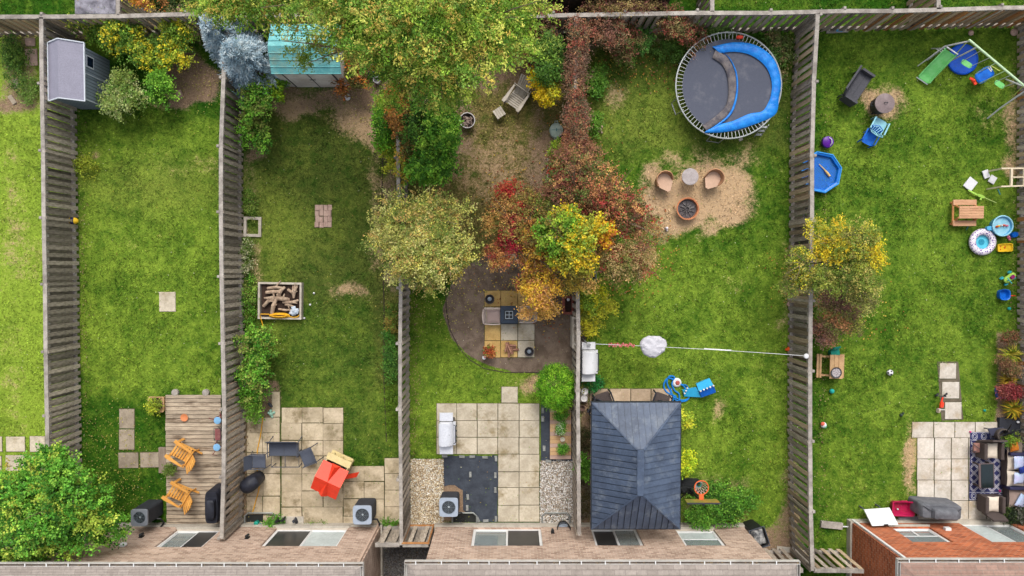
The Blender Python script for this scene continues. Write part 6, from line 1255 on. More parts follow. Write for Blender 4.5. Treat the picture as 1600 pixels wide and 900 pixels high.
TM('soft_toy', 'pale tan soft toy lying on the grass near the red vine', 'toy', MB().ball((0, 0, .05), .07).ball((.07, .1, .05), .05).ball((-.09, .07, .03), .04).ball((-.06, -.1, .03), .04).ball((.07, -.1, .03), .04), sm('plush', (206, 178, 150), var=.1, rough=.95), *at(937, 203), 0, 0, True)
def soccer(label, px, py):
    r = T('soccer_ball', label, 'ball', *at(px, py)); P('ball', MB().ball((0, 0, .11), .11, 20, 12), white_pl, r, smooth=True); g_ = (1 + 5**.5) / 2
    for v in [Vector(p).normalized() for p in [(0,1,g_),(0,-1,g_),(g_,0,1),(-g_,0,1),(1,g_,0),(-1,g_,0),(1,-g_,0),(-1,-g_,0)]]:
        u = v.orthogonal().normalized(); w2_ = v.cross(u); c_ = Vector((0, 0, .11)) + v * .113
        P('black_patch', MB().poly([c_ + (u*cos(k*1.2566) + w2_*sin(k*1.2566)) * .036 for k in range(5)], .012, v), blackp, r)
soccer('soccer ball beside the lime shrub near the thin fence', 945, 468)
soccer('soccer ball in the open grass right of the small picnic table', 1388, 581.5)
# bins under the yellow tree
r = T('storage_tub', 'grey plastic tub with dark contents under the yellow maple by the fence', 'tub', *at(921, 437, .3))
P('tub', MB().loft([(0,0,0,.2,.26),(.35,0,0,.24,.3),(.37,0,0,.25,.31),(.36,0,0,.21,.27),(.1,0,0,.19,.24)], e=7), sm('tub_grey', (150, 150, 158), var=.1), r); P('dark_bag', MB().cushion((0, -.08, .33), .36, .3, .12), sm('dark_green_bag', (50, 66, 56), var=.3, rough=.6), r, smooth=True)
# double planter left of gazebo
r = T('double_bowl_stand', 'narrow grey stand holding two round white-rimmed bowls beside the gazebo corner', 'stand', *at(913, 617, .3), 0, -.1)
P('stand', MB().cbx(-.14, .14, -.27, .27, 0, .3), sm('stone_grey', (128, 120, 112), var=.15), r)
for s in (-1, 1): P('bowl', MB().lathe([(.1, .305), (.12, .34), (.1, .34), (.07, .31), (1e-5, .31)], 0, s*.13), sm('rim_white', (226, 222, 220)), r, smooth=True)
TM('bucket', 'small dark ringed bucket below the double bowl stand', 'bucket', MB().lathe([(.08, 0), (.11, .18), (.09, .18), (.08, .04), (1e-5, .03)]), sm('brown_pot', (130, 104, 92)), *at(909, 636), 0, 0, True)
TM('pointed_stone', 'small triangular tan stone below the white barbecue', 'stone', MB().prism([(-.07, -.09), (.07, -.09), (.01, .1)], 0, .08), pv_E, *at(935, 596))
# dark reclining chairs at gazebo
def lounger(label, px, py, rz):
    r = T('dark_patio_chair', label, 'chair', *at(px, py, .5), .035, rz)
    P('seat', MB().loft([(.34, 0, 0, .27, .27), (.42, 0, 0, .28, .28)], e=6), wicker, r, smooth=True)
    P('backrest', MB().poly([(-.27, .24, .42), (.27, .24, .42), (.25, .4, .95), (-.25, .4, .95)], .05), cover_blk, r)
    for s in (1, -1): P('armrest', MB().tube([(s*.3, -.26, .1), (s*.31, -.22, .6), (s*.31, .28, .62)], .03, 8), cover_blk, r, smooth=True)
    for s in (1, -1): P('leg', MB().bar((s*.26, .3, 0), (s*.27, .28, .6), .04), cover_blk, r)
lounger('dark chair poking out at the top left corner of the gazebo', 944, 626, R(200)); lounger('second dark chair beside the corner chair at the left end of the gazebo', 937, 640, R(60)); lounger('dark chair poking out at the top right corner of the gazebo', 1033, 627, R(160))
# clothes line
pa, pb = G(918, 537, 1.7), G(1258, 556, 1.75)
line_pts = [pa.lerp(pb, k/20) + Vector((0, 0, -.35 * (1 - (k/10 - 1)**2))) for k in range(21)]
lo = Vector((pa.x, pa.y, 0)); r = T('clothes_line', 'white clothes line stretched across the yard to the right fence', 'clothes line', pa.x, pa.y)
P('line', MB().tube([p - lo for p in line_pts], .009, 5), white_pl, r, smooth=True)
P('thick_cord', MB().tube([line_pts[k].lerp(line_pts[k+1], t_) - lo + Vector((0, .012, -.02)) for k in (11, 12, 13) for t_ in (0, .5)], .022, 6), white_pl, r, smooth=True)
P('line_post', MB().tube([(0, 0, 0), (0, 0, 1.75)], .025, 8), gal, r)
P('pulley', MB().lathe([(.07, 0), (.09, .04), (.07, .08), (1e-5, .09)], pb.x - lo.x, pb.y - lo.y, 1.8), white_pl, r, smooth=True)
def online(px): 
    for a_, b_ in zip(line_pts, line_pts[1:]):
        q0, q1 = a_.x, b_.x; xx = G(px, 545, 1.45).x
        if q0 <= xx <= q1: return a_.lerp(b_, (xx - q0) / (q1 - q0))
q = online(972); mbp = MB()
for i in range(13): mbp.box((-.45 + i*.07, .0 + .03*sin(i*2.), -.02), (.05, .1, .09), rz=.4*sin(i*3.), rx=.3*cos(i*2))
TM('red_clothes_pegs', 'row of faded red clothes pegs bunched on the left of the clothes line', 'clothes pegs', mbp, sm('faded_red', (190, 84, 84), rgb2=(210, 130, 120), scale=12), q.x, q.y, q.z)
# white cloth bundle hung on the line
q = online(1022); rs = np.random.RandomState(6); n, mm = 48, 22; vs = []
for j in range(mm):
    for i in range(n):
        a = 2*pi*i/n; ph = pi*(j+.5)/mm; rad = (1 + .05*sin(2*a+1.2) + .06*sin(3*a+.4) + .02*sin(7*a + 4*ph) + .02*sin(13*a+1)) * sin(ph)**.6
        vs.append((.44*rad*cos(a), .40*rad*sin(a), (.16*cos(ph) + .05*mathutils.noise.noise(Vector((3.2*cos(a)*sin(ph), 3.2*sin(a)*sin(ph), 1))) + .05*abs(mathutils.noise.noise(Vector((7*cos(a)*sin(ph), 7*sin(a)*sin(ph), 4))))) - .15))
TM('white_cloth', 'crumpled white cloth hanging on the clothes line above the lawn', 'cloth', MB().add(vs, [(j*n+i, j*n+(i+1)%n, (j+1)*n+(i+1)%n, (j+1)*n+i) for j in range(mm-1) for i in range(n)] + [tuple(range(n)), tuple(range((mm-1)*n, mm*n))]), sm('white_linen', (204, 202, 208), var=.05, rough=.9, bump=1.0, bscale=7), q.x, q.y, q.z, 0, True)
TM('orange_toy', 'orange round toy in the grass at the foot of the right fence', 'toy', MB().ball((0, 0, .1), .1).ball((.1, .05, .06), .05).ball((-.1, -.02, .06), .05), sm('orange_pl', (226, 90, 30)), *at(1232, 545), 0, 0, True)
x, y = at(1262, 338, 1.3); r = T('wire_plant_rack', 'grey wire basket hung on the fence above the yellow-patched tree', 'basket', x, y, 1.3)
mbw = MB()
for q_, z_ in ((.3, 0), (.25, -.06), (.18, -.1)): mbw.tube([(q_*.42*cos(k*pi/10), q_*sin(k*pi/10), z_) for k in range(20)], .012, 5, True)
P('wire', mbw, grey_met, r)
TM('clay_pot', 'small pinkish pot on the grass by the fence near the tree', 'pot', MB().lathe([(.07, 0), (.1, .16), (.08, .16), (1e-5, .13)]), pv_pink, *at(1232, 475), 0, 0, True)
# blue hose coil, toy, water slide chair
bh = sm('blue_hose', (26, 130, 214), var=.1, rough=.4)
hose('blue garden hose loosely looped at the upper right corner of the gazebo', [(1075,615),(1068,603),(1058,598),(1050,592),(1042,592),(1037,602),(1041,612),(1050,617),(1056,620),(1050,626),(1060,628),(1061,616),(1054,610),(1050,600),(1054,590),(1046,588),(1042,598),(1048,612),(1057,626),(1072,626),(1078,618)], .03, bh)
hose('blue hose end looping round the red and white disc', [(1064,601),(1072,602),(1078,611),(1076,622),(1064,625),(1052,618),(1048,606)], .02, bh)
r = T('splash_toy', 'round white toy with red centre inside the blue hose loops', 'toy', *at(1058, 598, .1)); P('disc', MB().lathe([(.14, 0), (.17, .06), (.12, .1), (1e-5, .09)]), white_pl, r, smooth=True); P('red_centre', MB().lathe([(.09, .09), (.05, .13), (1e-5, .13)], .02, -.01), sm('dull_red', (190, 90, 80)), r, smooth=True)
x, y = at(1092, 611, .2); r = T('toddler_slide', 'light and dark blue plastic slide toy lying on the grass by the gazebo', 'slide toy', x, y, 0, R(27)); r.scale = (1.18, 1.18, 1.1)
ltb = sm('aqua_plastic', (60, 184, 236), var=.08, rough=.35)
P('upper_half', MB().poly([(-.02, .02, .3), (.44, .02, .42), (.44, .25, .36), (.02, .25, .24)], .08, (0, 0, 1)), ltb, r)
P('lower_half', MB().poly([(-.02, -.2, .24), (.42, -.22, .38), (.44, .01, .44), (-.02, .01, .31)], .09, (0, 0, 1)), blue_pl, r)
P('slide_foot', MB().poly([(-.46, .02, .05), (-.03, -.2, .2), (-.03, .16, .26), (-.42, .24, .1)], .07, (0, 0, 1)), ltb, r)
for k in range(5): P('white_stud', MB().ball((.02 + k*.1, .02, .36 + k*.03), .032), white_pl, r, smooth=True)
for k in range(3): P('white_stud', MB().ball((-.42 + k*.07, .12 + k * .06, .14 + k*.02), .03), white_pl, r, smooth=True)
# basketball hoop
x, y = at(1096, 762, 1.6); r = T('basketball_hoop', "child's orange basketball hoop seen from above beside the gazebo", 'basketball hoop', x, y)
org = sm('hoop_orange', (232, 110, 60), var=.06)
P('rim', MB().tube([(.24*cos(k*pi/16), .24*sin(k*pi/16), 1.6) for k in range(32)], .02, 7, True), org, r, smooth=True)
P('bracket', MB().bx(-.08, .08, -.42, -.24, 1.58, 1.61), org, r)
P('backboard', MB().bx(-.56, .56, -.46, -.425, 1.5, 1.9), sm('board_face', (176, 136, 56), rgb2=(128, 132, 60), scale=2), r)
P('board_edge', MB().bx(-.57, .57, -.465, -.42, 1.9, 1.93), dark_met, r)
net = MB()
for k in range(12): a = k*pi/6; net.tube([(.23*cos(a), .23*sin(a), 1.6), (.15*cos(a+.26), .15*sin(a+.26), 1.42), (.1*cos(a), .1*sin(a), 1.25)], .007, 4).tube([(.23*cos(a), .23*sin(a), 1.6), (.15*cos(a-.26), .15*sin(a-.26), 1.42), (.1*cos(a), .1*sin(a), 1.25)], .007, 4)
P('net', net, sm('pink_net', (232, 196, 190)), r)
P('teal_ring', MB().tube([(.09*cos(k*pi/8), .09*sin(k*pi/8), 1.25) for k in range(16)], .02, 5, True), sm('teal_net', (70, 150, 150)), r)
P('pole', MB().tube([(0, -.52, 0), (0, -.5, 1.9)], .04, 8), blackp, r, smooth=True); P('base', MB().loft([(0, 0, -.45, .4, .3), (.14, 0, -.45, .3, .22)], e=5), blackp, r, smooth=True)
r = T('folded_stand', 'black folded metal stand between the gazebo and the hoop', 'stand', *at(1075, 768, .5))
P('frame', MB().bar((-.25, .25, .7), (.2, .2, .75), .05).bar((-.1, .2, .7), (.32, -.35, .1), .04).bar((.05, .2, .7), (-.25, -.45, .1), .04).bar((-.28, .2, .7), (-.28, -.5, .02), .04), blackp, r)
x, y = at(1184, 838, .8); r = T('wheelie_bin', 'black bag-lined bin at the right corner of the middle house', 'bin', x, y, 0, R(18))
P('body', MB().loft([(0,0,0,.22,.3),(.9,0,0,.27,.36),(.95,0,0,.28,.37),(.94,0,0,.24,.33),(.6,0,0,.22,.3)], e=6), blackp, r, smooth=True)
P('bag', MB().cushion((0, 0, .86), .46, .6, .3), sm('silver_bag', (60, 62, 66), rgb2=(186, 184, 180), scale=5, rough=.3), r, smooth=True)
P('rim', MB().tube([(.28, .36, .97), (-.28, .36, .97), (-.28, -.36, .97), (.28, -.36, .97)], .02, 6, True), grey_met, r)
TM('white_board', 'pale board lying by the fence at the right corner of the middle house', 'board', MB().cbx(-.28, .28, -.1, .1, 0, .03), concrete, *at(1225, 858), .02, -.1)
TM('barbecue_lid_rack', 'black curved rack against the middle house wall beside the hoop', 'rack', MB().tube([(-.25, 0, 0), (-.25, .2, .2), (.25, .2, .2), (.25, 0, 0)], .02), blackp, *at(1072, 815), 0) if False else None
# ================================================ SWING SET YARD
r = T('garden_bench', 'grey wicker two-seat bench facing the round dark fire pit', 'bench', *at(1342, 135, .5), 0, R(57))
gw = sm('grey_rattan', (92, 92, 98), rgb2=(74, 74, 80), scale=40, rough=.8, bump=.4)
P('seat', MB().cbx(-.52, .52, -.26, .22, .32, .42, .02), gw, r); P('backrest', MB().poly([(-.56, .22, .4), (.56, .22, .4), (.48, .4, .88), (-.48, .4, .88)], .06), gw, r)
for s in (1, -1): P('armrest', MB().bx(s*.56 - .04, s*.56 + .04, -.26, .24, .1, .6), gw, r)
for s in (1, -1):
    for b_ in (-.22, .3): P('leg', MB().bar((s*.5, b_, 0), (s*.5, b_, .34), .04), dark_met, r)
P('seat_seam', MB().bx(-.5, .5, -.02, -.005, .421, .428), dark_met, r)
x, y = at(1379, 163, .5); r = T('fire_drum', 'round brown-grey lidded fire drum on the worn patch', 'fire pit', x, y)
P('drum', MB().lathe([(.26, .15), (.3, .2), (.33, .6), (.34, .62)], n=30), sm('drum_brown', (96, 84, 82), rgb2=(74, 64, 64), scale=6), r, smooth=True)
P('lid', MB().lathe([(.35, .62), (.35, .66), (.2, .71), (1e-5, .72)], n=30), sm('lid_mauve', (146, 130, 130), rgb2=(126, 110, 110), scale=4, rough=.6), r, smooth=True)
P('lid_knob', MB().tube([(-.06, 0, .72), (-.04, 0, .78), (.04, 0, .78), (.06, 0, .72)], .014), dark_met, r, smooth=True)
for k in range(3): P('leg', MB().bar((.26*cos(k*2.1), .26*sin(k*2.1), 0), (.24*cos(k*2.1), .24*sin(k*2.1), .25), .04), dark_met, r)
P('side_handle', MB().tube([(-.33, .06, .5), (-.42, .05, .52), (-.42, -.05, .52), (-.33, -.06, .5)], .015), dark_met, r)
def kidchair(label, px, py, rz, m, s):
    r = T('plastic_chair', label, 'chair', *at(px, py, .35), 0, rz)
    P('seat', MB().loft([(.28*s, 0, -.02, .24*s, .24*s), (.31*s, 0, -.02, .25*s, .25*s)], e=5), m, r, smooth=True)
    for i in range(5): P('back_slat', MB().bar(((i-2)*.075*s, .2*s, .3*s), ((i-2)*.095*s, (.42 - abs(i-2)*.03)*s, .62*s), .055*s, .015, (0, -1, .5)), m, r)
    P('back_rim', MB().tube([(-.22*s, .18*s, .3*s), (-.22*s, .4*s, .6*s), (0, .46*s, .66*s), (.22*s, .4*s, .6*s), (.22*s, .18*s, .3*s)], .018*s), m, r)
    for q in (1, -1): P('armrest', MB().tube([(q*.24*s, -.24*s, .02), (q*.27*s, -.2*s, .45*s), (q*.28*s, .25*s, .48*s)], .03*s, 8), m, r, smooth=True); P('leg', MB().bar((q*.2*s, .2*s, 0), (q*.21*s, .2*s, .3*s), .03), m, r)
    return r
kidchair('pale blue plastic chair just below the round fire drum', 1373, 197, R(152), pale_blue, 1.0)
kidchair('small bright blue plastic chair below the pale blue chair', 1360, 215, R(-28), blue_pl, .9)
r = T('purple_ball_bucket', 'round purple pot with white handle beside the fence above the blue pool', 'bucket', *at(1293, 222, .2)); pur = sm('purple_plastic', (92, 20, 150), var=.15, rough=.35)
P('pot', MB().lathe([(.14, 0), (.21, .14), (.2, .26), (.12, .3), (1e-5, .3)]), pur, r, smooth=True); P('handle', MB().tube([(.02, .14, .3), (.08, .06, .36), (.1, -.06, .34), (.06, -.14, .28)], .016), white_pl, r, smooth=True)
# octagonal blue pool
x, y = at(1279, 270.5); r = T('paddling_pool', 'bright blue octagonal paddling pool tucked against the fence', 'paddling pool', x, y)
def ngon(q, z, n=8, a0=.2): return [(q*cos(a0 + 2*pi*k/n), q*sin(a0 + 2*pi*k/n), z) for k in range(n)]
vs = ngon(.70, 0) + ngon(.78, .2) + ngon(.76, .23) + ngon(.66, .2) + ngon(.62, .05); f_ = [(i*8+k, i*8+(k+1)%8, (i+1)*8+(k+1)%8, (i+1)*8+k) for i in range(4) for k in range(8)]
P('shell', MB().add(vs, f_ + [tuple(range(32, 40))]), sm('pool_blue', (20, 134, 232), rgb2=(12, 108, 206), scale=4, rough=.35), r)
m, t, b = nodes('pool_water'); b.inputs['Base Color'].default_value = (.1, .42, .85, 1); b.inputs['Roughness'].default_value = .06; b.inputs['Transmission Weight'].default_value = .8; b.inputs['IOR'].default_value = 1.2; M_water = m
P('water', MB().prism([(p[0], p[1]) for p in ngon(.635, 0)], .06, .10), M_water, r)
P('rim_fold', MB().tube(ngon(.745, .225), .025, 6, True), sm('rim_blue', (60, 160, 240)), r)
TM('plastic_bat', 'pale wooden toy bat lying in the blue paddling pool', 'bat', MB().tube([(-.26, .2, .0), (-.1, .04, .0), (.04, -.12, .0), (.13, -.24, .0)], [.014, .018, .045, .04], 10), sm('bat_wood', (234, 196, 128), var=.08), *at(1288, 266), .15, 0, True)
# small picnic table with green chair
x, y = at(1301, 573, .45); r = T('small_picnic_table', 'small pine picnic table by the fence with a bowl on it', 'picnic table', x, y, 0, R(-1))
for i in range(3): P('top_board', MB().cbx(-.04 + i*.16 - .075, -.04 + i*.16 + .075, -.43, .43, .46, .49, .006), pale_wood, r)
for sx in (-.46, -.36, .38, .46): P('seat_board', MB().cbx(sx - .04, sx + .04, -.43, .43, .26, .285, .006), pale_wood, r)
for s in (1, -1): P('cross_beam', MB().bx(-.5, .5, s*.34 - .03, s*.34 + .03, .2, .255), pale_wood, r); P('leg', MB().bar((-.3, s*.34, 0), (-.02, s*.34, .45), .05), pale_wood, r); P('leg', MB().bar((.4, s*.34, 0), (.2, s*.34, .45), .05), pale_wood, r)
r = T('metal_bowl', 'round bowl with dark rim on the small pine picnic table', 'bowl', x + .08, y - .2, .49); P('bowl', MB().lathe([(.1, 0), (.19, .06), (.2, .08), (.17, .075), (.1, .03), (1e-5, .025)], n=26), dark_met, r, smooth=True); P('pattern_liner', MB().lathe([(.155, .072), (.1, .05), (1e-5, .045)], n=22), sm('speckled', (120, 110, 116), rgb2=(214, 206, 206), scale=30), r)
TM('green_chair', 'teal-green moulded chair tucked at the top of the small pine table', 'chair', MB().loft([(.0, 0, -.1, .12, .12), (.3, 0, -.08, .15, .14), (.34, 0, -.06, .16, .15), (.34, 0, .08, .15, .06), (.6, 0, .16, .13, .035), (.62, 0, .17, .1, .02)], e=3), teal_pl, *at(1306, 549, .4), 0, R(12), True)
for lb, px, py, m_, q in [('teal ball on the grass below the small pine table', 1298, 610.5, sm('teal_ball', (40, 170, 160)), .09), ('small blue-green ball near the pale pavers at right', 1537, 641, teal_pl, .05), ('pale blue-green ball in the grass right of the blue bucket', 1575, 482, sm('teal_ball', (40,170,160)), .06)]:
    TM('ball', lb, 'ball', MB().ball((0, 0, q), q), m_, *at(px, py), 0, 0, True)
r = T('beach_ball', 'small red white and green ball near the right fence', 'ball', *at(1284.5, 663)); P('ball', MB().ball((0, 0, .11), .11, 18, 10), white_pl, r, smooth=True); P('red_patch', MB().ball((-.03, .03, .13), .088, 14, 8), sm('coral', (232, 110, 90)), r, smooth=True); P('green_patch', MB().ball((.03, -.04, .12), .085, 14, 8), sm('soft_green', (100, 190, 140)), r, smooth=True)
TM('dark_toy', 'small dark toy in the open grass left of the pale pavers', 'toy', MB().ball((0, 0, .05), .06).ball((.08, .06, .04), .04), sm('dark_green_bag', (50,66,56)), *at(1407, 648), 0, 0, True)
# swing set
mint = sm('mint_pole', (206, 234, 190), var=.05, rough=.4); ylime = sm('lime_pole', (214, 224, 110), rough=.4)
b1, b2 = G(1514, 62, 1.8), G(1606, 139, 1.8); r = T('swing_set', 'white and mint metal swing set frame with green swings at upper right', 'swing set', b1.x, b1.y)
o3 = Vector((b1.x, b1.y, 0))
def rl(px, py, z): return G(px, py, z) - o3
P('top_beam', MB().tube([rl(1514, 62, 1.8), rl(1606, 139, 1.8)], .035, 8), mint, r, smooth=True)
for pts_, m_ in (([(1514,62,1.8),(1495,83,.9),(1493,86,.8)], ylime), ([(1528,73,1.8),(1482,97,.0)], white_pl), ([(1606,139,1.8),(1564,168,.6),(1543,185,.02)], white_pl), ([(1600,133,1.75),(1578,155,.5)], ylime), ([(1604,137,1.8),(1572,124,.02)], white_pl), ([(1516,64,1.8),(1478,72,.8),(1449,94,.02)], white_pl)):
    P('frame_leg', MB().tube([rl(*p) for p in pts_], .028 if m_ is white_pl else .016, 7), m_, r, smooth=True)
for (t0, t1, s0, s1, z) in (((1533,79),(1547,90),(1503,96),(1516,104),.45), ((1581,117),(1592,128),(1555,128),(1567,136),.45)):
    a, b_ = rl(*s0, z), rl(*s1, z); d = (b_ - a).normalized(); nv = Vector((-d.y, d.x, 0))
    sw = P('swing_seat', MB().loft([(0, 0, 0, (b_-a).length/2 + .02, .085), (.03, 0, 0, (b_-a).length/2 + .03, .1)], e=3.5), green_pl, r, smooth=True, loc=(a + b_) / 2, rot=(0, 0, math.atan2(d.y, d.x)))
    for tt, ss in ((t0, s0), (t1, s1)): P('swing_rope', MB().tube([rl(*tt, 1.78), rl(*ss, z + .03)], .012, 5), white_pl, r)
P('glider_seat', MB().loft([(.42, 0, 0, .32, .2), (.46, 0, 0, .34, .22), (.5, 0, 0, .3, .17), (.46, 0, 0, .27, .14)], e=4), blue_pl, r, smooth=True, loc=rl(1538, 117, .45) - Vector((0, 0, .45)), rot=(0, 0, R(33)))
for a, b_ in (((1557,98),(1525,115)), ((1572,110),(1531,130))): P('glider_rope', MB().tube([rl(*a, 1.78), rl(*b_, .5)], .016, 5), mint, r)
P('glider_bar', MB().tube([rl(1549, 103, 1.2), rl(1562, 111, 1.2)], .014, 5), ylime, r)
P('glider_handle', MB().tube([rl(1544, 106, .7), rl(1549, 112, .7)], .02, 6).tube([rl(1547, 104, .7), rl(1550, 110, .7)], .02, 6), white_pl, r)
TM('red_toy', 'small red toy hanging at the lower end of the blue glider seat', 'toy', MB().ball((0, 0, 0), .07).box((.05, -.08, 0), (.1, .14, .05), .5).box((-.07, .06, 0), (.14, .08, .05), -.4), red_pl, *at(1521, 126, .4), .4, 0, True)
x, y = at(1502.5, 93.5); TM('blue_disc', 'large round bright blue plastic basin on the grass behind the slide', 'basin', MB().lathe([(.54, 0), (.56, .07), (.54, .1), (.5, .06), (1e-5, .045)], n=48), sm('disc_blue', (14, 92, 214), var=.08, rough=.4), x, y, 0, 0, True)
# green slide
t0, t1 = G(1483, 82, .8), G(1441, 126, .12); d = (t1 - t0); L = Vector((d.x, d.y, 0)).length; r = T('green_slide', 'light green plastic slide attached left of the swing set', 'slide', t0.x, t0.y, 0, math.atan2(d.y, d.x))
vs = []; n = 12
for i in range(n + 1):
    u = i / n; xx = u * L; zz = .85 - .74 * (u * 1.05 if u < .8 else .84 + (u - .8) * .5)
    for (yy, dz) in ((-.24, .09), (-.21, .10), (-.18, .0), (.18, 0), (.21, .10), (.24, .09), (.2, -.03), (-.2, -.03)): vs.append((xx, yy * (1.0 + .05 * u), zz + dz))
P('slide_chute', MB().add(vs, [(i*8+j, i*8+(j+1)%8, (i+1)*8+(j+1)%8, (i+1)*8+j) for i in range(n) for j in range(8)] + [tuple(range(8))[::-1], tuple(range(n*8, n*8+8))]), green_pl, r, smooth=True)
P('end_rim', MB().tube([(L + .01, -.24, .12), (L + .01, .24, .12)], .02), white_pl, r); P('top_rim', MB().tube([(-.02, -.24, .95), (-.02, .24, .95)], .025), white_pl, r)
for s in (1, -1): P('support_leg', MB().tube([(0, s*.24, .85), (-.25, s*.34, 0)], .02), white_pl, r)
P('ladder_rung', MB().bar((-.08, -.26, .55), (-.08, .26, .55), .03).bar((-.16, -.28, .3), (-.16, .28, .3), .03), white_pl, r)
P('side_rail', MB().tube([(-.05, -.28, .9), (.25, -.34, .5), (.55, -.4, .02)], .018), white_pl, r)
for lb, px, py, q in [('pale round stone near the back fence above the swing set', 1516, 52, .1), ('pale pinkish round stone in the far upper right corner', 1583, 51, .14)]:
    TM('stone', lb, 'stone', MB().ball((0, 0, q*.4), q, sz=.6), pv_pink, *at(px, py), 0, 0, True)
r = T('timber_sill', 'pale plank with blue scrap along the foot of the back fence', 'plank', *at(1310, 49)); P('plank', MB().cbx(-.45, .35, -.06, .06, 0, .05), W_cap, r, rot=(0,0,.06)); P('blue_scrap', MB().cbx(-.1, .12, -.03, .05, .052, .06), sky_pl, r)
# white panels, toy shooter
for lb, px, py, a, b_, rz in [('largest of three white panels on the grass at right', 1514.5, 288, .36, .42, R(-38)), ('left of two small white panels near the ladder frame', 1539, 272.5, .22, .3, R(20)), ('right of two small white panels near the ladder frame', 1549, 281, .24, .28, R(-30))]:
    TM('foam_board', lb, 'panel', MB().cbx(-a/2, a/2, -b_/2, b_/2, 0, .03), white_pl, *at(px, py), .05, rz)
r = T('toy_blaster', 'lime green toy blaster with long thin barrel on the grass', 'toy', *at(1529, 307), .08, R(-20))
P('body', MB().loft([(0, 0, 0, .16, .06), (.06, 0, 0, .14, .05)], e=3), sm('lime_pl', (170, 214, 90)), r, smooth=True); P('grip', MB().box((.04, -.09, .03), (.06, .1, .04)), sm('lime_pl', (170,214,90)), r); P('stock', MB().bar((-.14, 0, .03), (-.5, .05, .03), .06, .03), sm('lime_pl', (170,214,90)), r); P('barrel', MB().tube([(.12, 0, .03), (.62, -.03, .03)], .014), sm('pale_lime', (200, 220, 130)), r)
TM('toy_stick', 'small teal stick in the grass below the white panels', 'toy', MB().tube([(-.04, .1, .03), (.05, -.1, .03)], .02), sm('teal_net', (70,150,150)), *at(1560, 300))
TM('toy_stick', 'thin teal stick in the grass below the pine picnic bench table', 'toy', MB().tube([(.05, .1, .03), (-.05, -.08, .03)], .015), sm('teal_net', (70,150,150)), *at(1511, 356))
# kids picnic table
x, y = at(1513, 332, .45); pkw = sm('pinkish_pine', (216, 168, 130), rgb2=(190, 142, 108), scale=3, st=(.6, 3, 1), rnd=.08, rough=.8)
r = T('picnic_table', 'pinkish wood kids picnic table with two bench seats near the right fence', 'picnic table', x, y)
for i in range(5): P('top_board', MB().cbx(-.36, .52, -.22 + i*.09 + .003, -.22 + (i+1)*.09 - .003, .48, .51, .005), pkw, r)
for s in (1, -1):
    P('seat_board', MB().cbx(-.44, .4, s*.375 - .1, s*.375 + .1, .27, .3, .006), pkw, r)
    P('end_rail', MB().bar((-.42 if s > 0 else .34, -.44, .24), (-.42 if s > 0 else .34, .44, .24), .06, .05), sm('orange_pine', (206, 142, 88)), r)
    for q in (-.36, .34): P('leg', MB().bar((q, s*.4, 0), (q, s*.18, .48), .05), sm('orange_pine', (206, 142, 88)), r)
# white ladder frame at right fence
r = T('wooden_ladder_frame', 'pale cream wooden frame leaning on the right edge fence', 'frame', *at(1588, 277, .8)); crm = sm('cream_wood', (230, 214, 184), var=.06)
P('rail', MB().bar((-.5, .32, .75), (.5, .3, .9), .05), crm, r); P('rail', MB().bar((-.5, -.32, .75), (.5, -.3, .9), .05), crm, r)
P('rung', MB().bar((-.18, -.31, .8), (-.18, .31, .8), .07), crm, r); P('rung', MB().bar((.22, -.31, .86), (.22, .31, .86), .05), crm, r); P('rung', MB().bar((-.16, 0, .83), (.22, 0, .86), .04), crm, r)
for s in (1, -1): P('leg', MB().bar((-.48, s*.32, .0), (-.45, s*.32, .76), .05), crm, r)
# splash pools
x, y = at(1567, 353, .3); r = T('water_table', 'round pale blue toddler water tub with toys near the right fence', 'paddling pool', x, y)
P('tub', MB().lathe([(.3, 0), (.37, .26), (.38, .3), (.34, .3), (.32, .2), (1e-5, .18)], n=34), sky_pl, r, smooth=True); P('lip', MB().tube([(.36*cos(k*pi/16), .36*sin(k*pi/16), .3) for k in range(32)], .025, 7, True), sm('pale_cyan', (160, 216, 236)), r, smooth=True)
P('water', MB().lathe([(.325, .22), (1e-5, .22)], n=28), sm('water_cyan', (132, 200, 226), rgb2=(170, 218, 236), scale=6, rough=.15), r); P('spout', MB().loft([(.12, -.42, -.08, .11, .07), (.26, -.42, -.08, .12, .08)], e=3), sky_pl, r, smooth=True)
for i, (q, p, m_) in enumerate([(-.12, 0, yellow_pl), (-.02, .02, white_pl), (.08, .02, sm('coral', (232,110,90))), (.18, .01, sm('pink_pl', (226, 120, 150))), (-.18, -.02, sm('orange_pl', (226,90,30)))]):
    TM('bath_toy', ['yellow bath toy in the round water tub','white bath toy in the round water tub','coral bath toy in the round water tub','pink bath toy at the right of the round water tub','orange bath toy at the left of the round water tub'][i], 'toy', MB().loft([(0,0,0,.045,.03,2.5),(.06,0,0,.04,.035,2.5),(.09,0,0,.02,.02,2)], n=12), m_, x + q, y + p, .22, i, True)
x, y = at(1536, 378, .15); r = T('patterned_pool', 'round inflatable pool with purple and white patterned ring', 'paddling pool', x, y)
m, t, b = nodes('patterned_ring'); v = vec_(t, 'obj', (1, 1, 1)); vo = t.nodes.new('ShaderNodeTexVoronoi'); vo.feature = 'DISTANCE_TO_EDGE'; vo.inputs['Scale'].default_value = 14; t.links.new(v, vo.inputs['Vector'])
t.links.new(mix_(t, ss_(t, vo.outputs['Distance'], .14, .2), col((244, 236, 240)), col((112, 80, 160))), b.inputs['Base Color']); b.inputs['Roughness'].default_value = .35
n, k = 44, 12; vs = [((.37 + .12*cos(j*2*pi/k))*cos(i*2*pi/n), (.37 + .12*cos(j*2*pi/k))*sin(i*2*pi/n), .12 + .1*sin(j*2*pi/k)) for i in range(n) for j in range(k)]
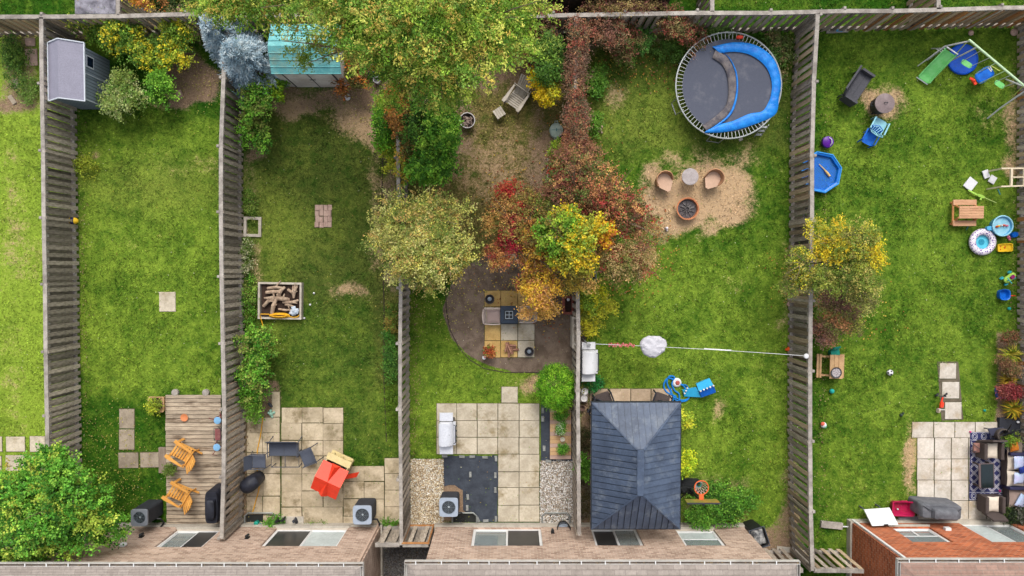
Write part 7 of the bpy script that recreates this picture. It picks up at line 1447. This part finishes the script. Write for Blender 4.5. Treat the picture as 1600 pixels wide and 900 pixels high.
P('inflatable_ring', MB().add(vs, [(i*k+j, ((i+1)%n)*k+j, ((i+1)%n)*k+(j+1)%k, i*k+(j+1)%k) for i in range(n) for j in range(k)]), m, r, smooth=True)
P('pool_floor', MB().lathe([(.34, .0), (.34, .06), (1e-5, .06)], n=36), sm('cyan_floor', (96, 204, 230), var=.05, rough=.3), r)
P('floor_print', MB().lathe([(.12, .065), (1e-5, .066)], n=9), sm('teal_print', (30, 130, 160), rgb2=(60, 170, 200), scale=20), r)
r = T('toy_tray', 'yellow plastic toy tray with orange marks beside the patterned pool', 'toy', *at(1568, 387), 0, R(3)); P('tray', MB().loft([(0,0,0,.27,.14),(.1,0,0,.28,.15),(.1,0,0,.25,.12),(.05,0,0,.24,.11)], e=7), yellow_pl, r, smooth=True)
P('orange_mark', MB().ball((0, 0, .06), .03).ball((-.15, .05, .06), .02).ball((-.15, -.05, .06), .02).ball((.02, .05, .05), .02), sm('orange_pl', (226,90,30)), r)
TM('toy', 'pink and purple doll-like toy between the pools and the yellow tray', 'toy', MB().ball((0, 0, .06), .06).ball((.05, -.08, .05), .045).ball((-.03, .09, .05), .04), sm('pink_pl', (226,120,150)), *at(1574, 371), 0, 0, True)
TM('toy', 'small blue toy between the round water tub and the fence', 'toy', MB().loft([(0,0,0,.13,.1,3),(.12,0,0,.11,.08,3)], n=14), blue_pl, *at(1583, 367), 0, .4, True)
x, y = at(1573, 434); r = T('ride_on_toy', 'green and teal ride-on toy with purple seat near the right fence', 'ride-on toy', x, y, 0, R(38))
P('body', MB().loft([(.08, 0, 0, .22, .1), (.18, 0, 0, .24, .12), (.22, 0, 0, .18, .09)], e=3), sm('lime_pl', (170,214,90)), r, smooth=True); P('seat', MB().loft([(.2, .05, 0, .09, .06), (.27, .05, 0, .08, .055)], e=4), sm('magenta_pl', (150, 40, 110)), r, smooth=True)
for a in (-.2, .16):
    for s in (1, -1): P('wheel', MB().tube([(a, s*.11, .07), (a, s*.16, .07)], .07, 12), sm('teal_wheel', (60, 180, 190)), r)
P('handlebar', MB().tube([(-.16, -.13, .32), (-.16, .13, .32)], .018).tube([(-.16, 0, .2), (-.16, 0, .32)], .02), sm('teal_wheel', (60,180,190)), r)
TM('blue_bucket', 'bright blue toy tub on the grass above the right border', 'bucket', MB().loft([(0,0,0,.16,.17,3),(.22,0,0,.2,.2,3),(.2,0,0,.17,.17,3),(.06,0,0,.15,.15,3)], n=18), blue_pl, *at(1564, 460), 0, 0, True)
TM('red_spade', 'red toy spade poking out beside the blue tub', 'toy', MB().poly([(-.1, -.05, .06), (.02, -.06, .06), (.02, .06, .06), (-.1, .05, .06)], .02, (0, 0, 1)).tube([(0, 0, .06), (.2, 0, .05)], .018), red_pl, *at(1575, 462), .05, 0)
# tricycle
x, y = at(1466, 628); r = T('tricycle', 'red kids tricycle lying on its side beside the pale pavers', 'tricycle', x, y, 0, R(80))
P('frame', MB().tube([(-.3, 0, .12), (-.1, .02, .2), (.22, 0, .2)], .028, 7), red_pl, r, smooth=True); P('seat', MB().loft([(.2, -.06, 0, .12, .07), (.26, -.06, 0, .1, .06)], e=3), red_pl, r, smooth=True)
for px_w, py_w in ((.24, .15), (.3, -.16)): P('wheel', MB().tube([(px_w, py_w, .12), (px_w + .03, py_w + .04, .1)], .085, 14), blackp, r, smooth=False)
P('front_wheel', MB().tube([(-.3, -.03, .1), (-.3, .03, .1)], .09, 14), sm('cream_wheel', (222, 206, 180)), r); P('rear_axle', MB().tube([(.22, .16, .14), (.26, -.16, .14)], .018), dark_met, r); P('handlebar', MB().tube([(-.22, -.12, .26), (-.24, 0, .28), (-.22, .12, .26)], .014), white_pl, r)
# ---- right border box and stand
TM('blue_storage_box', 'small blue box with pale lid among the right border plants', 'box', MB().loft([(0,0,0,.11,.17,6),(.22,0,0,.12,.18,6),(.24,0,0,.13,.19,6),(.25,0,0,.08,.13,6)], n=20), sm('box_blue', (22, 90, 190), var=.1, rough=.4), *at(1559, 613), 0, .15, True)
r = T('black_fabric_box', 'black planter sheet at the foot of the golden grassy plant', 'planter', *at(1575, 662)); P('box', MB().cbx(-.42, .45, -.42, .24, 0, .16), sm('black_sheet', (52, 54, 62), var=.1), r); P('white_cap', MB().ball((.22, .1, .2), .05), white_pl, r, smooth=True)
# ---- rug
x, y = at(1543, 732, .04); a0, a1, b0, b1 = rectw(1513, 674.5, 1571.5, 781); a0, a1 = a0 - x, a1 - x; b0, b1 = b0 - y, b1 - y
r = T('patterned_rug', 'navy rug with white lattice pattern under the black glass table', 'rug', x, y, .042)
P('rug_base', MB().bx(a0, a1, b0, b1, 0, .008), sm('rug_navy', (52, 56, 102), var=.08, scale=40, rough=.95), r)
lat = MB(); zz = .0095
def seg(p, q, w_=.018): 
    lat.bar((p[0], p[1], zz), (q[0], q[1], zz), w_, .002)
sp = (a1 - a0) / 4.0
def clipseg(x0_, y0_, dx, dy):
    ts = []
    for t_ in np.linspace(-4, 4, 1601):
        X_, Y_ = x0_ + dx*t_, y0_ + dy*t_
        if a0 + .03 < X_ < a1 - .03 and b0 + .33 < Y_ < b1 - .33: ts.append(t_)
    if len(ts) > 4: seg((x0_ + dx*ts[0], y0_ + dy*ts[0]), (x0_ + dx*ts[-1], y0_ + dy*ts[-1]), .02)
for i in range(-8, 9):
    for off in (-.03, .03):
        clipseg(i*sp + off, 0, .7071, .7071); clipseg(i*sp + off, 0, .7071, -.7071)
for yy in (b0 + .16, b1 - .16):
    for i in range(4):
        c_ = a0 + sp*(i + .5)
        for q in (.1, .055): lat.tube([(c_ + q*cos(k*pi/8)*1.0, yy + q*1.25*sin(k*pi/8), zz - .002) for k in range(16)], .009, 4, True)
        for s in (1, -1): seg((c_ - sp/2, yy + s*.13), (c_, yy + s*.15), .014); seg((c_, yy + s*.15), (c_ + sp/2, yy + s*.13), .014)
P('lattice_pattern', lat, sm('rug_white', (222, 220, 228), var=.03, rough=.95), r, kind='stuff')
TM('flower_clip', 'tiny pink flower on the rug near the lower right table corner', 'flower', MB().ball((0, 0, 0), .04), sm('hot_pink', (232, 70, 150)), *at(1560, 766), .08, 0, True)
TM('flower_clip', 'tiny pink flower at the upper left corner of the navy rug', 'flower', MB().ball((0, 0, 0), .035), sm('hot_pink', (232, 70, 150)), *at(1514, 674), .08, 0, True)
# black glass table
x, y = at(1541, 743, .4); r = T('black_glass_table', 'rectangular black glass coffee table on the navy rug', 'table', x, y, .05, R(2))
P('frame', MB().cbx(-.29, .27, -.45, .45, .36, .4), sm('taupe_frame', (112, 96, 96), var=.1), r); P('table_top', MB().bx(-.225, .225, -.43, .43, .402, .412), sm('black_glass', (18, 36, 40), var=.1, rough=.12, spec=.7), r)
for a in (-.24, .22):
    for b_ in (-.4, .4): P('leg', MB().bx(a-.025, a+.025, b_-.025, b_+.025, 0, .36), wicker, r)
def wchair(label, px, py, rz, z=.05):
    r = T('wicker_armchair', label, 'chair', *at(px, py, .45), z, rz)
    P('seat_frame', MB().cbx(-.32, .32, -.3, .3, .1, .34), wicker, r); P('cushion', MB().cushion((0, -.03, .4), .46, .56, .15), cream_cush, r, smooth=True)
    for s in (1, -1): P('armrest', MB().cbx(s*.3 - .06, s*.3 + .06, -.32, .26, .1, .58, .02), wicker, r)
    P('backrest', MB().poly([(-.34, .26, .34), (.34, .26, .34), (.26, .4, .85), (-.26, .4, .85)], .06), wicker, r)
    for s in (1, -1): P('leg', MB().bx(s*.28-.03, s*.28+.03, -.28, -.22, 0, .1), wicker, r)
    return r
wchair('dark wicker armchair with cream cushion at the top of the rug', 1549, 703, R(0))
wchair('dark wicker armchair with cream cushion at the bottom of the rug', 1551, 789, R(180))
r = T('magazine_basket', 'small patterned side seat at the upper left of the rug', 'stool', *at(1527, 699, .3), .05); P('seat', MB().cbx(-.17, .17, -.17, .17, .26, .32), sm('brown_cushion', (176, 130, 116), rgb2=(126, 90, 84), scale=9), r); P('side_frame', MB().bx(.17, .21, -.2, .2, 0, .45), wicker, r); P('toy_hammer', MB().tube([(-.3, .2, .35), (.1, -.1, .4)], .014).tube([(-.3, -.1, .35), (-.1, -.12, .36)], .014), dark_met, r)
# sofa
x, y = at(1592, 735, .45); r = T('wicker_sofa', 'wicker sofa with cream seat cushions at the right edge of the rug', 'sofa', x, y, .05)
P('seat_frame', MB().cbx(-.42, .5, -.62, .62, .08, .34), wicker, r)
for s in (1, -1): P('seat_cushion', MB().cushion((-.12, s*.29, .4), .62, .57, .15), cream_cush, r, smooth=True); P('armrest', MB().cbx(-.42, .5, s*.62 - .05, s*.62 + .05, .1, .58, .02), sm('navy_wicker', (52, 52, 84), var=.1), r)
P('backrest', MB().bx(.42, .54, -.6, .6, .3, .85), wicker, r)
plb = sm('ice_blue_pillow', (186, 212, 242), rgb2=(206, 206, 246), scale=3, rough=.85); nvy = sm('navy_pillow', (36, 56, 140), var=.15, rough=.85)
def pillow(label, px, py, sx, sy, rz, m, z=.6, ry=.3): TM('pillow', label, 'pillow', MB().cushion((0, 0, 0), sx, sy, .16, 0, 0, ry), m, *at(px, py, z), z, rz, True)
pillow('pale ice-blue pillow at the upper end of the wicker sofa', 1592, 722, .46, .46, .05, plb); pillow('pale ice-blue pillow at the lower middle of the wicker sofa', 1592, 747, .46, .42, -.05, plb); pillow('navy pillow tucked between the two ice-blue pillows', 1598, 734, .3, .22, .2, nvy, .66)
pillow('pale blue pillow on the low seat below the sofa', 1596, 783, .42, .5, -.5, plb, .5)
r = T('corner_ottoman', 'brown cushioned seat below the wicker sofa at the frame edge', 'ottoman', *at(1588, 779, .4), .036); P('base', MB().cbx(-.28, .5, -.34, .34, .05, .32), wicker, r); P('cushion', MB().cushion((.1, 0, .36), .74, .64, .13), sm('taupe_cushion', (166, 146, 136), var=.06), r, smooth=True)
r = T('side_table', 'grey side table with an orange-brown bag above the sofa', 'table', *at(1584, 699, .45), .036); P('table_top', MB().cbx(-.24, .3, -.28, .26, .4, .44), sm('taupe_top', (150, 134, 120), var=.08), r)
for a in (-.2, .26):
    for b_ in (-.24, .22): P('leg', MB().bx(a-.02, a+.02, b_-.02, b_+.02, 0, .4), wicker, r)
TM('orange_bag', 'orange-brown bag on the grey side table above the sofa', 'bag', MB().cushion((0, 0, .07), .32, .36, .16), sm('bag_orange', (214, 132, 40), rgb2=(176, 96, 24), scale=5), *at(1583, 697, .5), .48, .2, True)
# dark chair, fan-like wire stand, cables
r = T('folded_umbrella_stand', 'tangled dark stand with round woven base at the top right of the patio', 'stand', *at(1571, 681, .6), .036)
P('woven_basket', MB().lathe([(.12, .0), (.22, .2), (.24, .5), (.2, .52), (.16, .3), (1e-5, .25)], n=22), sm('woven_dark', (60, 56, 54), rgb2=(110, 100, 92), scale=50, rough=.9), r, smooth=True)
P('tube_arm', MB().tube([(-.05, 0, .5), (.2, .25, .8), (.45, .3, .8), (.7, .1, .7)], .03, 7).tube([(0, 0, .5), (-.02, .5, .9)], .02, 6).tube([(.1, .1, .6), (.55, -.05, .6)], .03, 7), blackp, r, smooth=True)
r = T('dark_recliner', 'flat dark grey folding seat at the top edge of the pale patio', 'chair', *at(1557, 672, .4), .036); P('seat', MB().poly([(-.3, .05, .35), (.25, .1, .38), (.3, -.02, .36), (.1, -.22, .3), (-.14, -.22, .3)], .04, (0, 0, 1)), sm('slate_fabric', (74, 76, 96), var=.08), r); P('leg', MB().bar((-.2, 0, 0), (-.18, 0, .33), .03).bar((.2, 0, 0), (.2, 0, .33), .03), dark_met, r)
hose('dark green hose coiled beside the lower wicker chair', [(1568, 783), (1578, 784), (1585, 792), (1583, 802), (1574, 808), (1570, 802), (1578, 796), (1590, 800), (1600, 806)], .022, sm('dark_hose', (48, 58, 44)), z=.08)
plant('potted_plant', 'dark leafy plant beside the hose at the right house door', 'plant', (1578, 805), [bl(1578, 805, .3, 14, 9, .2, 50, [(50,66,40),(80,100,50),(40,50,36)], L=.09, spray=.2), bl(1596, 800, .4, 9, 10, .2, 36, [(110,110,100),(70,84,60)], spray=.2)], 95)
plant('potted_plant', 'small green and orange plant next to the side table', 'plant', (1578, 690), [bl(1580, 686, .5, 8, 6, .15, 26, [(90,130,40),(130,150,50)], L=.08, spray=.15)], 96)
# red tub, grey covered bbq, white panel
r = T('red_storage_tub', 'translucent crimson plastic tub between the white panel and the grey cover', 'tub', *at(1412, 795, .3), 0, R(-2))
P('tub', MB().loft([(0,0,0,.33,.2),(.3,0,0,.4,.26),(.31,0,0,.42,.28),(.3,0,0,.36,.23),(.05,0,0,.3,.18)], e=9), sm('crimson', (172, 22, 72), rgb2=(196, 40, 90), scale=4, rough=.3), r, smooth=True); P('handle', MB().bx(-.12, .12, .27, .3, .28, .33), sm('crimson', (172,22,72)), r)
TM('toy', 'tiny white toy inside the crimson tub', 'toy', MB().ball((0, 0, 0), .035), white_pl, *at(1405, 797, .2), .1, 0, True)
r = T('covered_barbecue', 'large barbecue under a dark grey fabric cover against the orange brick house', 'barbecue', *at(1471, 800, .8), 0, R(-3))
P('cover', MB().loft([(0, 0, .02, .74, .27), (.55, 0, .02, .73, .26), (.78, 0, 0, .72, .25), (.84, 0, 0, .68, .22)], e=9, n=36), cover_gry, r, smooth=True)
P('hood_cover', MB().loft([(.8, .06, -.03, .46, .22), (1.02, .06, -.05, .42, .17), (1.08, .06, -.06, .34, .1)], e=6, n=32), cover_gry, r, smooth=True)
P('piping', MB().tube([(-.7, .2, .84), (-.4, .04, .9), (.4, .06, 1.0), (.66, .16, .86)], .014), sm('piping', (60, 62, 68)), r, smooth=True)
r = T('white_lid_panel', 'flat white cooler-like lid standing against the orange brick house', 'panel', *at(1376, 807, .9), 0, R(6)); q_ = [G(*p) - Vector((r.location.x, r.location.y, 0)) for p in ((1350,796,.3),(1390,793,.3),(1404,820,.85),(1363,822,.85))]; q_ = [Matrix.Rotation(-R(6), 3, 'Z') @ p for p in q_]
P('panel_board', MB().poly(q_, .06, (0, .3, .9)), white_pl, r); P('latch', MB().bar(q_[3].lerp(q_[2], .45) + Vector((0, .03, .015)), q_[3].lerp(q_[2], .6) + Vector((0, .03, .015)), .03), blackp, r)
P('prop_leg', MB().bar((-.3, .1, 0), (-.3, .1, .3), .04).bar((.3, .1, 0), (.3, .1, .3), .04), grey_met, r)
r = T('basement_window_well', 'grey triangular flap below the crimson tub', 'cover', *at(1415, 813, .1)); P('flap', MB().poly([(-.3, .1, .12), (.4, .16, .12), (.6, -.1, .05), (-.1, -.1, .05)], .03, (0, 0, 1)), sm('mauve_grey', (140, 134, 142)), r)
r = T('wood_post_block', 'short grey timber block with a pipe left of the orange brick house', 'timber', *at(1300, 821, .1), 0, R(-6)); P('timber', MB().cbx(-.4, .4, -.12, .12, 0, .12), W_cap, r); P('pipe', MB().tube([(.4, 0, .1), (.7, .02, .1)], .025), white_pl, r)
TM('planter_on_sill', 'small grey plant stub on the orange house wall by the door', 'plant', MB().ball((0, 0, 0), .1, 8, 5), sm('dry_plant', (120, 116, 90), var=.3), *at(1535, 845, 1.0), 1.0, 0) if False else None
